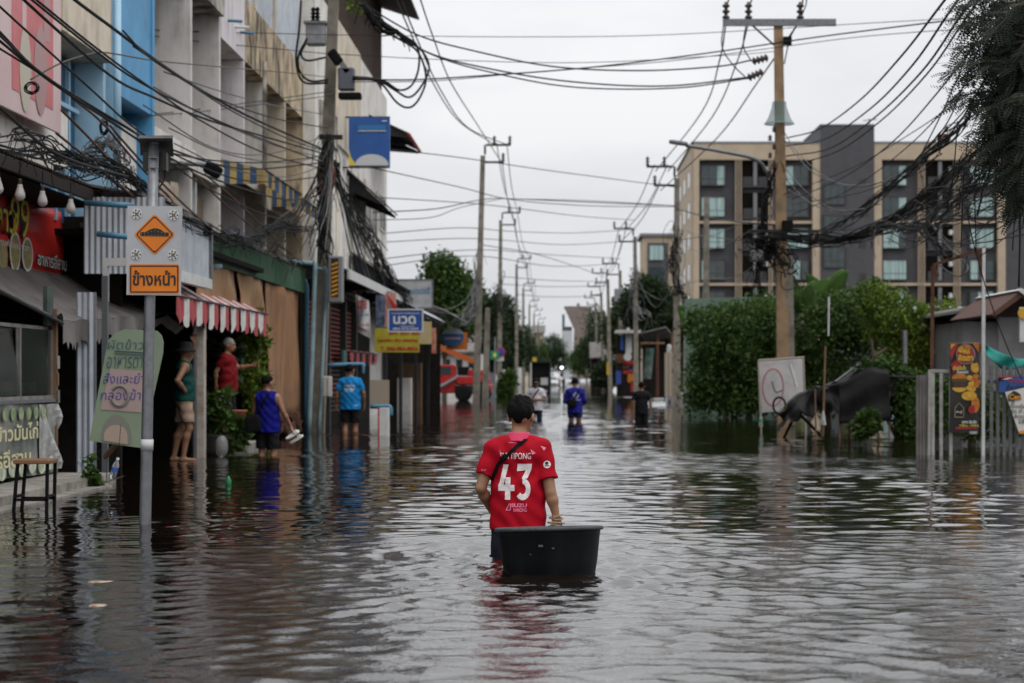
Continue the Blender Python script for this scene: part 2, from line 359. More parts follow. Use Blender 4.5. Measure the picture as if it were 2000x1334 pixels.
# --- water: one sheet with real waves near the camera
def make_water():
    x0, x1 = -8.2, 10.2; xs = np.linspace(x0, x1, 420)
    ys = [5.0]
    while ys[-1] < 130: ys.append(ys[-1] + max(.034, .0021 * ys[-1]))
    ys = np.array(ys); X, Y = np.meshgrid(xs, ys)
    g = np.random.default_rng(11); H = np.zeros_like(X)
    def lowf(sx, sy, seed, k=5):
        q = np.random.default_rng(seed); o = np.zeros_like(X)
        for i in range(k):
            o += np.sin(X * sx * q.uniform(.5, 1.6) * q.choice([-1, 1]) + Y * sy * q.uniform(.5, 1.6) + q.uniform(0, 6.28)) / k
        return o
    patch = np.clip(.62 + .75 * lowf(.55, .35, 3), .22, 1.3)                # calmer and rougher patches
    left = 1 / (1 + np.exp((X + 1.9 + .03 * (Y - 14)) * 2.0))                # still water beside the shops
    patch = patch * (1 - .50 * left)
    near = 1 / (1 + np.exp((Y - 15.0 - .12 * X) * 2.5)) / (1 + np.exp(-(X + 2.0) * 2)); 
    for i in range(120):
        lam = .15 * (10 ** g.uniform(0, .78)); k = 2 * np.pi / lam
        th = g.normal(np.pi / 2 + .1, .62) if i % 3 else g.uniform(0, np.pi)
        amp = .00145 * lam ** .85 * g.uniform(.4, 1.2)
        ph = g.uniform(0, 6.28) + .7 * lowf(.9, .9, 100 + i, 2)
        fade = np.clip(lam / (.0042 * Y + .09) - 1.0, 0, 1)                    # the mesh carries only waves it can hold
        w = np.sin(k * (X * np.cos(th) + Y * np.sin(th)) + ph)
        H += amp * (w + .25 * np.abs(w)) * fade * (patch if lam < .6 else .4 + .4 * patch) * (1 - .55 * near)
    # wake of the man and the floating tub: they walk away, the wake opens toward us
    def wake(cx, cy, wdt, L, a, ang=.36):
        u = X - cx; t = cy - Y; on = (t > -.3) & (t < L); tt = np.clip(t, .01, None)
        arm = np.exp(-((np.abs(u) - wdt - ang * tt) / (.10 + .09 * tt)) ** 2)
        env = np.exp(-tt / (L * .42)) * np.clip((t + .3) / .3, 0, 1) * on
        o = a * arm * env * np.sin(2 * np.pi * (np.abs(u) * .75 - .65 * tt) / .27 + 1.5 * lowf(2, 2, 77, 3))
        ins = np.clip(1 - np.abs(u) / (wdt + .20 * tt + .05), 0, 1) ** .6
        tb = lowf(17, 26, 5, 9) + .7 * lowf(34, 30, 6, 9)
        return o + a * .9 * ins * env * tb
    H += wake(-.085, 12.55, .30, 5.0, .017)
    H += wake(-.33, 13.9, .16, 4.0, .016, .5)
    for cx, cy, a in ((-.33, 14.0, .016), (-.085, 12.75, .013), (-4.66, 31.6, .012), (-4.6, 42.7, .012), (-1.16, 54.5, .01), (.31, 54.5, .012), (2.2, 56, .012), (-3.55, 16.9, .006)):
        rr = np.hypot(X - cx, Y - cy); H += a * np.exp(-rr / .9) * np.sin(2 * np.pi * rr / .24 + lowf(1.3, 1.3, 9, 3)) * np.clip(rr / .15, 0, 1)
    wob = lowf(.8, .6, 21, 5); R1 = 1 / (1 + np.exp((Y - 15.3 - 1.1 * wob - .12 * X) * 3.2)) / (1 + np.exp(-(X + 2.0 + .9 * lowf(.7, .9, 22, 5) + .10 * (Y - 9)) * 2.2))
    R2 = np.exp(-((Y - 29 - 2 * wob) / 3.6) ** 2) / (1 + np.exp(-(X - .2) * 1.2)); R3 = np.clip(lowf(.35, .25, 23, 4) * 1.6 - .25, 0, 1) * (Y > 18)
    ruf = np.clip(np.maximum.reduce([R1, R2 * .9, R3 * .6 * (1 - left)]) * (.75 + .5 * lowf(1.1, .9, 24, 5)), 0, 1)
    cf = np.zeros_like(X); g2 = np.random.default_rng(31)
    for i in range(64):
        lam = g2.uniform(.15, .36); th = g2.uniform(0, 2 * np.pi) if i % 2 else g2.normal(np.pi / 2, .6); k = 2 * np.pi / lam
        cf += np.sin(k * (X * np.cos(th) + Y * np.sin(th)) + g2.uniform(0, 6.28)) * lam / .25 * np.clip(lam / (.0042 * Y + .06) - 1, 0, 1)
    cf /= np.sqrt(32.); cf = 2.3 * np.tanh(cf / 2.3); H += .0052 * np.exp(.68 * cf) * (ruf + .12) * np.clip((40 - Y) / 10, 0, 1)      # short choppy wavelets with peaked crests
    rr = np.hypot((X + .1) / 1.0, (Y - 12.6) / 1.6); ruf = np.maximum(ruf, .9 * np.exp(-(rr / .9) ** 4))
    edge = np.clip(np.minimum.reduce([(X - x0) / .6, (x1 - X) / .6, (Y - 5) / .8, (130 - Y) / 12]), 0, 1); H *= edge
    ny, nx = X.shape; co = np.stack([X, Y, H], -1).reshape(-1, 3)
    i = np.arange(ny * nx).reshape(ny, nx); q = np.stack([i[:-1, :-1], i[:-1, 1:], i[1:, 1:], i[1:, :-1]], -1).reshape(-1, 4)
    ex = np.array([(-900, -60, 0), (900, -60, 0), (900, 1500, 0), (-900, 1500, 0)], float)
    n0 = len(co); co = np.vstack([co, ex]); c00, c10, c11, c01 = i[0, 0], i[0, -1], i[-1, -1], i[-1, 0]
    me = bpy.data.meshes.new('flood_water')
    big = [(n0, n0 + 1, *i[0, ::-1].tolist()), (n0 + 1, n0 + 2, *i[::-1, -1].tolist()), (n0 + 2, n0 + 3, *i[-1, :].tolist()), (n0 + 3, n0, *i[:, 0].tolist())]
    me.from_pydata(co.tolist(), [], q.tolist() + big); me.polygons.foreach_set('use_smooth', [True] * len(me.polygons))
    m = bpy.data.materials.new('flood_water'); m.use_nodes = True; n, l = m.node_tree.nodes, m.node_tree.links; bs = n['Principled BSDF']
    bs.inputs['Base Color'].default_value = (.008, .0052, .0036, 1); bs.inputs['Roughness'].default_value = .035; bs.inputs['IOR'].default_value = 2.3
    at = me.attributes.new('ruffle', 'FLOAT', 'POINT'); at.data.foreach_set('value', np.concatenate([ruf.reshape(-1), np.full(4, .35)]).astype(np.float32))
    t = n.new('ShaderNodeTexCoord'); prev = None; ga = n.new('ShaderNodeAttribute'); ga.attribute_name = 'ruffle'
    for sc_, dist, st, s0_, s1_ in ((2.2, .022, (.75, 1, 1), .05, .05), (10, .016, (.72, 1, 1), .04, .16), (34, .0062, (.72, 1, 1), .04, .62)):
        mp_ = n.new('ShaderNodeMapping'); mp_.inputs['Scale'].default_value = st; q_ = n.new('ShaderNodeTexNoise'); q_.inputs['Scale'].default_value = sc_; q_.inputs['Detail'].default_value = 2.5
        bp = n.new('ShaderNodeBump'); bp.inputs['Distance'].default_value = dist; mr = n.new('ShaderNodeMapRange'); mr.inputs[3].default_value = s0_; mr.inputs[4].default_value = s0_ + s1_
        l.new(ga.outputs['Fac'], mr.inputs[0]); l.new(mr.outputs[0], bp.inputs['Strength'])
        l.new(t.outputs['Object'], mp_.inputs[0]); l.new(mp_.outputs[0], q_.inputs['Vector']); l.new(q_.outputs['Fac'], bp.inputs['Height'])
        if prev: l.new(prev.outputs[0], bp.inputs['Normal'])
        prev = bp
    l.new(prev.outputs[0], bs.inputs['Normal']); me.materials.append(m)
    o = bpy.data.objects.new('flood_water', me); C.objects.link(o); tag(o, 'brown flood water with ripples covering the whole street', kind='structure')
make_water()
# ================================================================== LEFT: row of shophouses (fins stand at x = XF, walls behind)
XF, XW = -6.5, -7.7
def DX(px, X=XF): return F * X / (px - VX)          # distance at which the plane x = X is seen at photo column px
def shophouse(label, d0, d1, floors, fins, wall_m, fin_m, span_m, top=13.2, roof=True, xf=XF):
    c = thing('shophouse', label, 'building', (XW, d0, -.2), 'shophouses on the left')
    MB().box((XW - 9, d0 + .004, -.3), (XW, d1 - .004, top)).build('wall', wall_m, c)
    for (d, z0, z1, m, x) in fins: MB().box((XW + .002, d, z0), (x, d + .16, z1)).build('fin', m, c)
    for (a, b_, z0, z1, m, x) in floors: MB().box((XW + .002, a, z0), (x, b_, z1)).build('spandrel', m, c)
    return c
def win(parent, X, a, b_, z0, z1, fm=white_paint, gm=None, n=2, depth=.05):      # window in a wall facing the street
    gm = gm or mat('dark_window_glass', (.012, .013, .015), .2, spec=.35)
    w = MB().box((X, a, z0), (X + depth, b_, z0 + .06)).box((X, a, z1 - .06), (X + depth, b_, z1)).box((X, a, z0 + .0601), (X + depth, a + .06, z1 - .0601)).box((X, b_ - .06, z0 + .0601), (X + depth, b_, z1 - .0601)).build('window', fm, parent)
    for i in range(n):
        u0 = a + .062 + (b_ - a - .124) * i / n; u1 = a + .062 + (b_ - a - .124) * (i + 1) / n - (.03 if i < n - 1 else 0)
        MB().box((X + .005, u0, z0 + .062), (X + .02, u1, z1 - .062)).build('pane', gm, w)
dA, dB, dC, dD, dE = 17.0, DX(302), DX(478), DX(592), 70.0
fz0, fz1 = 5.25, 7.68
# 1 blue and cream house with the pink banner
A1 = shophouse('cream and blue shophouse with the tall pink banner', dA, dB, [(dA, DX(119), 3.9, 4.7, pl_white, XF - .1), (DX(119), DX(147), 4.0, 4.75, pl_white, XF - .1), (DX(120), DX(215), 5.75, 9.6, pl_cream, XF + .02), (DX(238) + .1, dB - .17, 3.6, 5.2, pl_white, XF - .25)],
    [(dB - .16, 3.4, 13, blue_p, XF), (DX(215) + .0, 3.4, 13, blue_l, XF - .1), (DX(232), 3.4, 13, blue_l, XF)], pl_cream, blue_p, pl_cream)
MB().box((XW + .003, DX(240), 5.4), (XF - .03, dB - .165, 13)).build('panel', blue_p, A1)
MB().box((XW + .003, DX(152), 3.4), (XF - .5, DX(214), 5.72)).build('panel', blue_d, A1)
for px in (172, 196): MB().box((XF - .52, DX(px), 3.4), (XF - .44, DX(px) + .09, 5.70)).build('mullion', blue_l, A1)
MB().box((XW + .5, DX(152), 5.0), (XF - .42, DX(213), 5.06)).build('mullion', blue_l, A1)
MB().tube([PX(229, -40, XF + .06), PX(229, 340, XF + .06)], .055, 10).build('drain_pipe', blue_l, A1, True)
win(A1, XW + .002, DX(255), DX(292), 3.6, 4.9)
# 2 grey house with deep fins
gap = []
f2 = [(DX(372), fz0 - 2, 13, pl_grey, XF), (DX(428), fz0 - 2, 13, pl_grey, XF)]
A2 = shophouse('grey shophouse with deep concrete fins and blackened beam', dB, DX(428) + .16, [(dB + .01, DX(372) - .01, 4.88, 5.25, pl_white, XF - .004), (DX(372) + .17, DX(428) - .01, 4.85, 5.25, pl_grey, XF - .004), (dB + .01, DX(372) - .01, 8.3, 9.1, pl_black, XF - .004), (DX(372) + .17, DX(428) - .01, 8.05, 9.6, pl_black, XF + .10), (dB + .01, DX(428) - .01, 12.6, 13, pl_grey, XF - .01)], f2, pl_grey, pl_grey, pl_grey)
A3 = shophouse('mauve shophouse with air vents above the deep bays', DX(428) + .17, dC, [(DX(428) + .18, dC - .01, 7.7, 11.5, pl_mauve, XF + .003), (DX(428) + .18, dC - .01, 4.9, 5.25, pl_white, XF - .004)], [(dC - .16, 3.2, 7.69, pl_mauve, XF)], pl_grey, pl_grey, pl_mauve)
for i, (x, y, m) in enumerate(((445, 40, pvc), (459, 52, white_paint), (469, 63, pvc))):
    p = PX(x, y, XF); MB().tube([p, p + Vector((.28, 0, -.02))], .03, 8).build('vent_pipe', m, A3)
cf = [(DX(518), 3.2, 7.69, pl_white, XF), (DX(556), 3.2, 7.69, pl_cream, XF), (dD - .16, 3.2, 9.0, pl_stain, XF)]
A4 = shophouse('stained cream shophouse with a metal sheet upper storey', dC + .004, dD, [(dC + .01, dD - .17, 7.7, 9.0, pl_stain, XF + .004), (dC + .01, dD - .17, 4.95, 5.2, pl_cream, XF - .004)], cf, pl_cream, pl_white, pl_stain)
MB().corr((XF - .05, dC + .02, 9.0), (0, dD - dC - .1, 0), (0, 0, 4.4), .2, .02).build('metal_sheet', zinc, A4)
for px in (497, 537): MB().box((XF - .06, DX(px), 9.0), (XF + .02, DX(px) + .12, 12.5)).build('post', pl_cream, A4)
MB().tube([PX(517, 120, XF + .05), PX(517, 340, XF + .05)], .05, 8).build('drain_pipe', pl_black, A4, True)
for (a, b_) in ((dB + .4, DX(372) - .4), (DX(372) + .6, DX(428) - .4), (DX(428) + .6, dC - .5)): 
    win(A2, XW + .003, a - .3, b_ + .3, 5.4, 7.64, steel_d, n=3); win(A2, XW + .003, a, b_, 3.5, 5.0, white_paint)  # upper windows enlarged in dark glass to imitate shade in the fin recesses
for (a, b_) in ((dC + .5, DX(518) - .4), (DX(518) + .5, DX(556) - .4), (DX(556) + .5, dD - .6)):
    win(A4, XW + .003, a - .4, b_ + .3, 5.4, 7.64, steel_d, n=3); win(A4, XW + .003, a, b_, 3.5, 5.0, white_paint)  # upper row again enlarged and dark, standing in for recess shade
for px in (395, 441): MB().box((XF - .25, DX(px), 3.2), (XF - .12, DX(px) + .12, 4.85)).build('post', white_paint, A2)
MB().box((XW + .1, DX(398), 3.3), (XF - .3, DX(428) - .02, 4.6)).build('balcony_screen', mat('woven_screen', (.22, .17, .12), .9, (.12, .09, .06), 40), A2)
# 5 white house at the end
XE = -6.2
A5 = thing('shophouse', 'stained white shophouse at the far end with sheet-metal canopies', 'building', (XW, dD, -.2), 'shophouses on the left')
MB().box((XW - 9, dD + .004, -.3), (XE, dE, 11.0)).build('wall', pl_white, A5)
MB().box((XW + 1.2, DX(600), 7.4), (XE + .06, DX(636), 8.3)).build('spandrel', pl_black, A5)
MB().box((XE + .002, DX(655, XE), 7.6), (XE + .07, DX(700, XE), 10.99)).build('spandrel', pl_cream, A5)
MB().corr((XE - .2, dD + .2, 11.0), (0, dE - dD - .3, 0), (0, 0, 3.6), .3, .035).build('metal_sheet', rust_sheet, A5)
MB().sheet(lambda u, v: Vector((XE - .6 + 1.7 * v, 58 + (dE - 57.6) * u, 14.4 - .55 * v)), 12, 2, .06).build('roof', rust_sheet, A5)
MB().box((XE - .9, dE + .002, -.3), (XE - .02, dE + .25, 5.4)).build('end_pier', dark, A5)
for (a, b_, z) in ((57, 60.5, 5.8), (62, 66, 5.8), (57, 60.5, 3.6), (62.5, 66.5, 3.4), (67, 69, 6.2)): win(A5, XE + .003, a, b_, z, z + 1.2, white_paint)
for k in range(9): MB().box((XE + .004, 52.2 + k * 1.95, 3.0), (XE + .05, 52.34 + k * 1.95, 7.4)).build('pilaster', pl_cream if k % 2 else pl_grey, A5)
def canopy(parent, d0, d1, zb, zf, x0, x1, m, under=dark, name='canopy'):
    MB().corr((x0, d0, zb), (0, d1 - d0, 0), (x1 - x0, 0, zf - zb), .14, .014, .012).build(name, m, parent)
    for k in range(3):
        d = d0 + .1 + (d1 - d0 - .3) * k / 2; MB().poly([(x0, d, zb - .04), (x1 - .05, d, zf - .03), (x1 - .05, d, zf - .10), (x0, d, zb - .6)], (0, .04, 0)).build('bracket', steel_d, parent)
canopy(A5, 57, 62.5, 7.2, 6.3, XE, -5.2, zinc_d); canopy(A5, 63.5, 68.5, 9.6, 9.0, XE, -4.9, rust_sheet); canopy(A5, 58, 67, 4.9, 4.0, XE, -4.9, zinc_d)
MB().tube([(-4.92, 63.5, 8.98), (-4.92, 68.5, 8.98)], .05, 8).build('gutter', red_ink, A5)
# striped window awnings, yellow and blue
ylw = mat('awning_yellow', (.50, .36, .13), .75, (.36, .25, .09), 3); nav = mat('awning_navy', (.035, .09, .19), .75)
def stripe_awning(label, px0, px1, zt, drop, x0, x1, cols, n, group=None, fringe=.35, scallop=True, sag=.0, d0=None, d1=None, zt1=None, drop1=None, side=0):
    d0 = d0 or DX(px0, x1); d1 = d1 or DX(px1, x1); r_ = thing('awning', label, 'awning', (x1, d0, zt - drop), group); zt1 = zt if zt1 is None else zt1; drop1 = drop if drop1 is None else drop1
    for i in range(n):
        a, b_ = i / n, (i + 1) / n; m = cols[i % len(cols)]
        def top(u, v, a=a, b_=b_):
            q = a + (b_ - a) * u; return Vector((x0 + (x1 - x0) * v, d0 + (d1 - d0) * q, zt + (zt1 - zt) * q - (drop + (drop1 - drop) * q) * v - sag * math.sin(math.pi * v)))
        MB().sheet(top, 2, 4, .006).build('stripe', m, r_)
        jag = [random.uniform(.75, 1.1) for _ in range(4)]
        def fr(u, v, a=a, b_=b_, jag=jag):
            p = top(u, 1.0, a, b_); f = fringe * (1.0 if not scallop else (.62 + .38 * abs(math.sin(math.pi * u * 1.0)) * jag[min(3, int(u * 4))])); return p + Vector((.02 * math.sin(u * 7 + a * 50), 0, -f * v))
        MB().sheet(fr, 6, 3, .004).build('valance', m, r_)
    for i in range(side):
        xa, xb = x0 + (x1 - x0) * i / side, x0 + (x1 - x0) * (i + 1) / side; za, zb = zt - drop * i / side, zt - drop * (i + 1) / side
        MB().poly([(xa, d0 - .006, za), (xb, d0 - .006, zb), (xb, d0 - .006, zt - drop - fringe), (xa, d0 - .006, zt - drop - fringe)], (0, -.006, 0)).build('side_valance', cols[i % len(cols)], r_)
    MB().tube([(x1 + .01, d0, zt - drop + .01), (x1 + .01, d1 + .1, zt1 - drop1 + .01)], .02, 8).build('rail', steel_d, r_)
    return r_
stripe_awning('yellow and blue striped window awning nearer the camera', 0, 0, 5.45, .22, XF - .15, -5.75, [ylw, nav], 11, 'yellow and blue awnings', .28, False, d0=38.2, d1=43.6, side=7)
stripe_awning('yellow and blue striped window awning nearer the pole', 0, 0, 5.52, .22, XF - .1, -5.95, [ylw, nav], 9, 'yellow and blue awnings', .26, False, d0=44.4, d1=49.4, side=6)
# pink banner on the first house
pb = thing('banner', 'tall faded pink and white advertising banner on the cream house', 'banner', (XF, 19, 3.5))
pink = mat('faded_pink_vinyl', (.60, .16, .17), .5, (.50, .10, .11), 1.2); pale = mat('pale_pink_vinyl', (.66, .50, .49), .5, (.62, .42, .42), 1)
d_a, d_b = 18.0, DX(119, XF + .1); q0 = DX(22, XF + .1); q1 = DX(103, XF + .1)
MB().box((XF + .06, d_a, 4.35), (XF + .10, d_b, 9.5)).build('backing', pale, pb)
MB().box((XF + .101, q0 + .02, 4.6), (XF + .106, q1, 9.4)).build('print', pink, pb)
stripm = mat('grey_pink_vinyl', (.42, .24, .24), .5); 
for a, b_ in ((42, 50), (84, 96)): MB().box((XF + .107, DX(a, XF + .1), 5.4), (XF + .110, DX(b_, XF + .1), 9.4)).build('print', stripm if a > 60 else pale, pb)
def flatell(X, d, z, rd, rz, m, parent, name='print', a0=0, a1=360): MB().poly([(X, d + rd * math.cos(R(t)), z + rz * math.sin(R(t))) for t in np.linspace(a0, a1, 26)], (-.003, 0, 0)).build(name, m, parent)
flatell(XF + .112, DX(78, XF + .1), 5.0, .30, .55, stripm, pb); flatell(XF + .112, DX(93, XF + .1), 6.9, .28, .7, pale, pb); flatell(XF + .112, DX(48, XF + .1), 4.9, .25, .5, mat('cream_vinyl', (.52, .47, .38), .5), pb)
# roofs over the first stall
rf = thing('tin_roof', 'dark rusty corrugated roof over the red banner', 'roof', (-6.2, 21, 3.7))
MB().corr((-7.6, 15.5, 4.25), (0, 11.2, 0), (1.45, 0, -.52), .11, .016, .01).build('roof_sheet', rust_sheet, rf)
MB().box((-6.2, 15.6, 3.55), (-6.14, 26.5, 3.70)).build('fascia', mat('dark_timber', (.03, .022, .018), .9), rf)
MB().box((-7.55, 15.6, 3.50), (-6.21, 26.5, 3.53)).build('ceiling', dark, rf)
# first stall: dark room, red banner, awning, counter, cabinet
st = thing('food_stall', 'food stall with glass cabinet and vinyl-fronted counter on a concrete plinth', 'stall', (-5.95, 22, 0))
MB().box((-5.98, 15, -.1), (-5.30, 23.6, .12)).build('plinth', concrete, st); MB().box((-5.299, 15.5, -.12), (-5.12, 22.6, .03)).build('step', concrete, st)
MB().box((-7.65, 15, .12), (-7.6, 26.9, 3.5)).build('back_wall', dark_brown, st); MB().box((-7.6, 27.9, .0), (-6.2, 28.0, 3.5)).build('side_wall', dark_brown, st)
cb = mat('counter_vinyl', (.10, .12, .10), .5, (.30, .30, .27), 2.2)
MB().sheet(lambda u, v: Vector((-5.955 + .02 * math.sin(u * 19 + v * 4) * v, 19.0 + 4.35 * u, .16 + .80 * v + .02 * math.sin(u * 5))), 40, 6, .006).build('counter_front', cb, st)
MB().box((-6.55, 19.0, .15), (-5.99, 23.3, .94)).build('counter', dark_brown, st); MB().box((-6.56, 18.9, .96), (-5.93, 23.35, 1.0)).build('counter_top', steel, st)
crk = mat('crumpled_plastic', (.46, .46, .45), .3, (.24, .24, .24), 7, .8, 12)
MB().sheet(lambda u, v: Vector((-5.93 + .05 * math.sin(9 * v + 7 * u) * u, 22.55 + .85 * u, .18 + .76 * v)), 10, 10, .004).build('plastic_wrap', crk, st)
txt_on_m = mat('cream_lettering', (.62, .56, .33), .6)
for bd, w_, z in (('ตามสั่งข้าวมันไก่', 3.0, .66), ('อาหารอีสาน', 2.4, .38)):
    text_mb(bd, w_, .19, (-5.918, 20.9, z), UY, UZ, .02, .012).build('lettering', txt_on_m, st)
for k in range(10):
    d = 19.4 + k * .40; flatell(-5.915, d, .24 + .02 * (k % 2), .15, .085, mat('white_vegetable_print', (.55, .56, .48), .6, (.22, .32, .16), 9), st, 'print')
for k in range(9): flatell(-5.918, 20.2 + k * .31, .85, .10, .07, mat('green_vegetable_print', (.16, .24, .11), .6, (.40, .40, .25), 9), st, 'print')
cab = MB().box((-6.5, 20.6, 1.0), (-5.96, 23.3, 1.04)).box((-6.5, 20.6, 1.80), (-6.02, 23.3, 1.84)).box((-6.02, 23.26, 1.041), (-5.97, 23.3, 1.799)).box((-6.02, 21.9, 1.041), (-5.97, 21.94, 1.799)).build('cabinet_frame', mat('cabinet_frame', (.30, .29, .27), .4, (.16, .15, .14), 5, metal=.4), st)
MB().poly([(-5.965, 20.7, 1.05), (-5.965, 21.88, 1.05), (-6.06, 21.88, 1.79), (-6.06, 20.7, 1.79)], (-.006, 0, 0)).build('cabinet_glass', glass, st)
MB().box((-5.985, 21.96, 1.05), (-5.98, 23.24, 1.79)).build('cabinet_glass', glass, st)
for k in range(5): MB().pillow((-6.2, 20.9 + k * .5, 1.12), (.22, .34, .16)).build('food', mat('cooked_food', (.30, .16, .07), .5, (.16, .10, .06), 12), st, True)
MB().box((-6.0, 23.30, 0), (-5.93, 23.37, 2.05)).build('post', wood, st)
MB().box((-6.01, 23.0, 1.85), (-5.96, 23.28, 2.3)).build('hanging_sign', mat('dull_green_board', (.05, .08, .06), .6, (.02, .03, .03), 6), st)
for k in range(4): MB().box((-5.925, 23.31, .75 + k * .2), (-5.915, 23.36 + .04 * (k % 2), .9 + k * .2)).build('sticker', [ylw, cb, wood, crk][k], st)
# grey tarpaulin awning over the stall
tarp = mat('grey_tarpaulin', (.17, .155, .145), .75, (.11, .10, .095), 1.3, .3, 10, streak=(.025, .022, .02), samt=.8)
aw = thing('awning', 'sagging grey tarpaulin awning with a torn hem over the stall', 'awning', (-5.9, 23, 2))
def awf(u, v):
    d = 18 + u * 12.8; zb = 2.62 + .06 * u; zf = 1.90 + .34 * max(0, (d - 23.4) / 7.4) + (0 if d > 23.4 else (23.4 - d) * .10)
    return Vector((-6.95 + 1.07 * v, d, zb + (zf - zb) * v - .07 * math.sin(math.pi * v) + .012 * math.sin(d * 9 + v * 3) * v))
MB().sheet(awf, 60, 8, .008).build('canvas', tarp, aw)
tear = [random.uniform(.7, 1.1) for _ in range(200)]
MB().sheet(lambda u, v: awf((5.4 + u * 4.6) / 12.8, 1) + Vector((.03 * math.sin(u * 25) * v, 0, -v * (.34 - .12 * u) * tear[int(u * 90)])), 90, 4, .004).build('valance', tarp, aw)
MB().sheet(lambda u, v: awf((10.4 + u * 2.4) / 12.8, 1) + Vector((.10 * math.sin(u * 3) * (1 - v), 0, -.10 - v * .12 + .08 * math.sin(u * 6))), 20, 4, .004).build('valance', tarp, aw)
MB().tube([awf(0, 1) + Vector((.02, 0, -.02)), awf(5.3 / 12.8, 1) + Vector((.02, 0, -.02))], .022, 8).build('rail', steel_d, aw)
MB().tube([(-5.88, 23.3 + .07 * math.cos(a), 1.92 + .07 * math.sin(a)) for a in np.linspace(0, 6.28, 16)], .012, 6).build('rail_ring', black_paint, aw)
MB().tube([(-6.9, 23.35, 2.0), (-5.88, 23.35, 1.95)], .03, 8).build('rail', steel_d, aw)
# red banner with the shop lettering
rb = thing('banner', 'red vinyl shop banner with yellow and white Thai lettering', 'banner', (-6.9, 22, 2.6))
redv = mat('red_vinyl', (.78, .045, .035), .3, (.66, .03, .025), 2)
XB = -6.93
def rbf(u, v): return Vector((XB + .025 * math.sin(u * 14 + 6 * v) * math.sin(math.pi * v) + .03 * math.sin(u * 5 - v * 7), 18.6 + 9.0 * u, 2.62 + (.90 + .02 * u) * v - .04 * u * (1 - v)))
MB().sheet(rbf, 60, 8, .004).build('vinyl', redv, rb, True)
for (bd, px, py, w, hh, m, bo_, dep) in (('อาหารอีสาน', 95, 510, 1.55, .22, black_ink, .035, .05), ('อาหารอีสาน', 95, 510, 1.5, .19, white_ink, .01, .056), ('ลาว', 2, 430, .95, .33, black_ink, .05, .05), ('ลาว', 2, 430, .90, .28, yellow_ink, .012, .056), ('99', 31, 425, .88, .56, black_ink, .05, .05), ('99', 31, 425, .84, .52, yellow_ink, .0, .056), ('ลาบก้อยน้ำตก', 18, 477, 1.5, .09, white_ink, .01, .056)):
    q = PX(px, py, XB); text_mb(bd, w, hh, q, UY, UZ, bo_, dep).build('lettering', m, rb)
for (px, py, rd, rz_, m) in ((52, 497, .26, .22, white_ink), (52, 497, .21, .19, mat('salad_print', (.20, .22, .08), .6, (.50, .30, .16), 14)), (28, 492, .24, .26, white_ink), (28, 492, .2, .22, MATS['salad_print']), (3, 500, .22, .2, MATS['salad_print'])):
    q = PX(px, py, XB + .04); flatell(XB + .052 + (.004 if m is not white_ink else 0), q.y, q.z, rd, rz_, m, rb)
# bulbs
bm_ = mat('frosted_bulb', (.62, .60, .57), .35, (.56, .54, .5), 3)
for i, (px, py) in enumerate(((-4, 365), (39, 378), (83, 390), (138, 405))):
    p = PX(px, py, -6.08); w = ('first', 'second', 'third', 'last')[i]
    lb = thing('light_bulb', w + ' hanging white bulb in the row before the red banner', 'bulb', p - Vector((0, 0, .08)), 'bulbs before the red banner')
    MB().lathe([(.004, -.082), (.035, -.072), (.054, -.045), (.058, -.02), (.048, .02), (.034, .06), (.028, .085), (.028, .10)], 20, p).build('globe', bm_, lb, True)
    MB().lathe([(.022, .10), (.022, .15), (.012, .165), (.004, .17)], 12, p).build('socket', mat('brown_socket', (.06, .04, .03), .6), lb); MB().tube([p + Vector((0, 0, .165)), (p.x, p.y, 3.66)], .006, 5).build('flex', black_cable, lb)
# zinc clad shop front next to it
zf_ = thing('zinc_shop', 'corrugated zinc shop front with white window frame beside the red banner', 'building', (-5.9, 24.6, 0))
MB().corr((-6.02, 24.62, 0.0), (.25, 0, 0), (0, 0, 2.3), .075, .012).build('metal_sheet', zinc, zf_)
MB().corr((-6.26, 26.0, 2.60), (1.06, 0, 0), (0, 0, 1.0), .075, .012).build('metal_sheet', zinc, zf_)
MB().corr((-5.52, 27.2, 2.78), (0, 3.8, 0), (0, 0, .78), .076, .012).build('metal_sheet', zinc, zf_)
MB().box((-5.60, 27.2, 2.62), (-5.48, 31.1, 2.775)).build('frame', white_paint, zf_); MB().box((-5.58, 31.0, 2.776), (-5.47, 31.1, 3.6)).build('frame', steel, zf_); MB().box((-5.60, 27.2, 3.56), (-5.475, 30.99, 3.64)).build('frame', zinc_d, zf_)
MB().box((-6.6, 27.2, 3.3), (-5.62, 31, 3.36)).build('roof_sheet', zinc_d, zf_)
MB().box((-5.70, 24.9, 2.64), (-5.35, 25.0, 2.74)).box((-5.76, 24.9, 2.2), (-5.701, 25.0, 2.74)).build('frame', white_paint, zf_)
MB().box((-5.69, 24.55, 0), (-5.62, 24.62, 2.5)).build('post', mat('dark_grey_post', (.10, .11, .12), .5), zf_)
MB().sheet(lambda u, v: Vector((-6.5 + 1.0 * v, 26.0 + 5.2 * u, 3.80 - .18 * v)), 4, 2, .03).build('roof_sheet', zinc_d, zf_)
MB().box((-7.62, 26.9, 0), (-7.5, 37.5, 3.3)).build('back_wall', dark_brown, zf_)
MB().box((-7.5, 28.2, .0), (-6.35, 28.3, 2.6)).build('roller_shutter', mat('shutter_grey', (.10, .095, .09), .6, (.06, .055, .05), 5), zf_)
MB().box((-7.5, 33.8, .0), (-6.3, 33.9, 3.3)).build('side_wall', dark, zf_); MB().box((-7.5, 27.2, 3.2), (-5.62, 37.4, 3.28)).build('ceiling', dark, zf_)
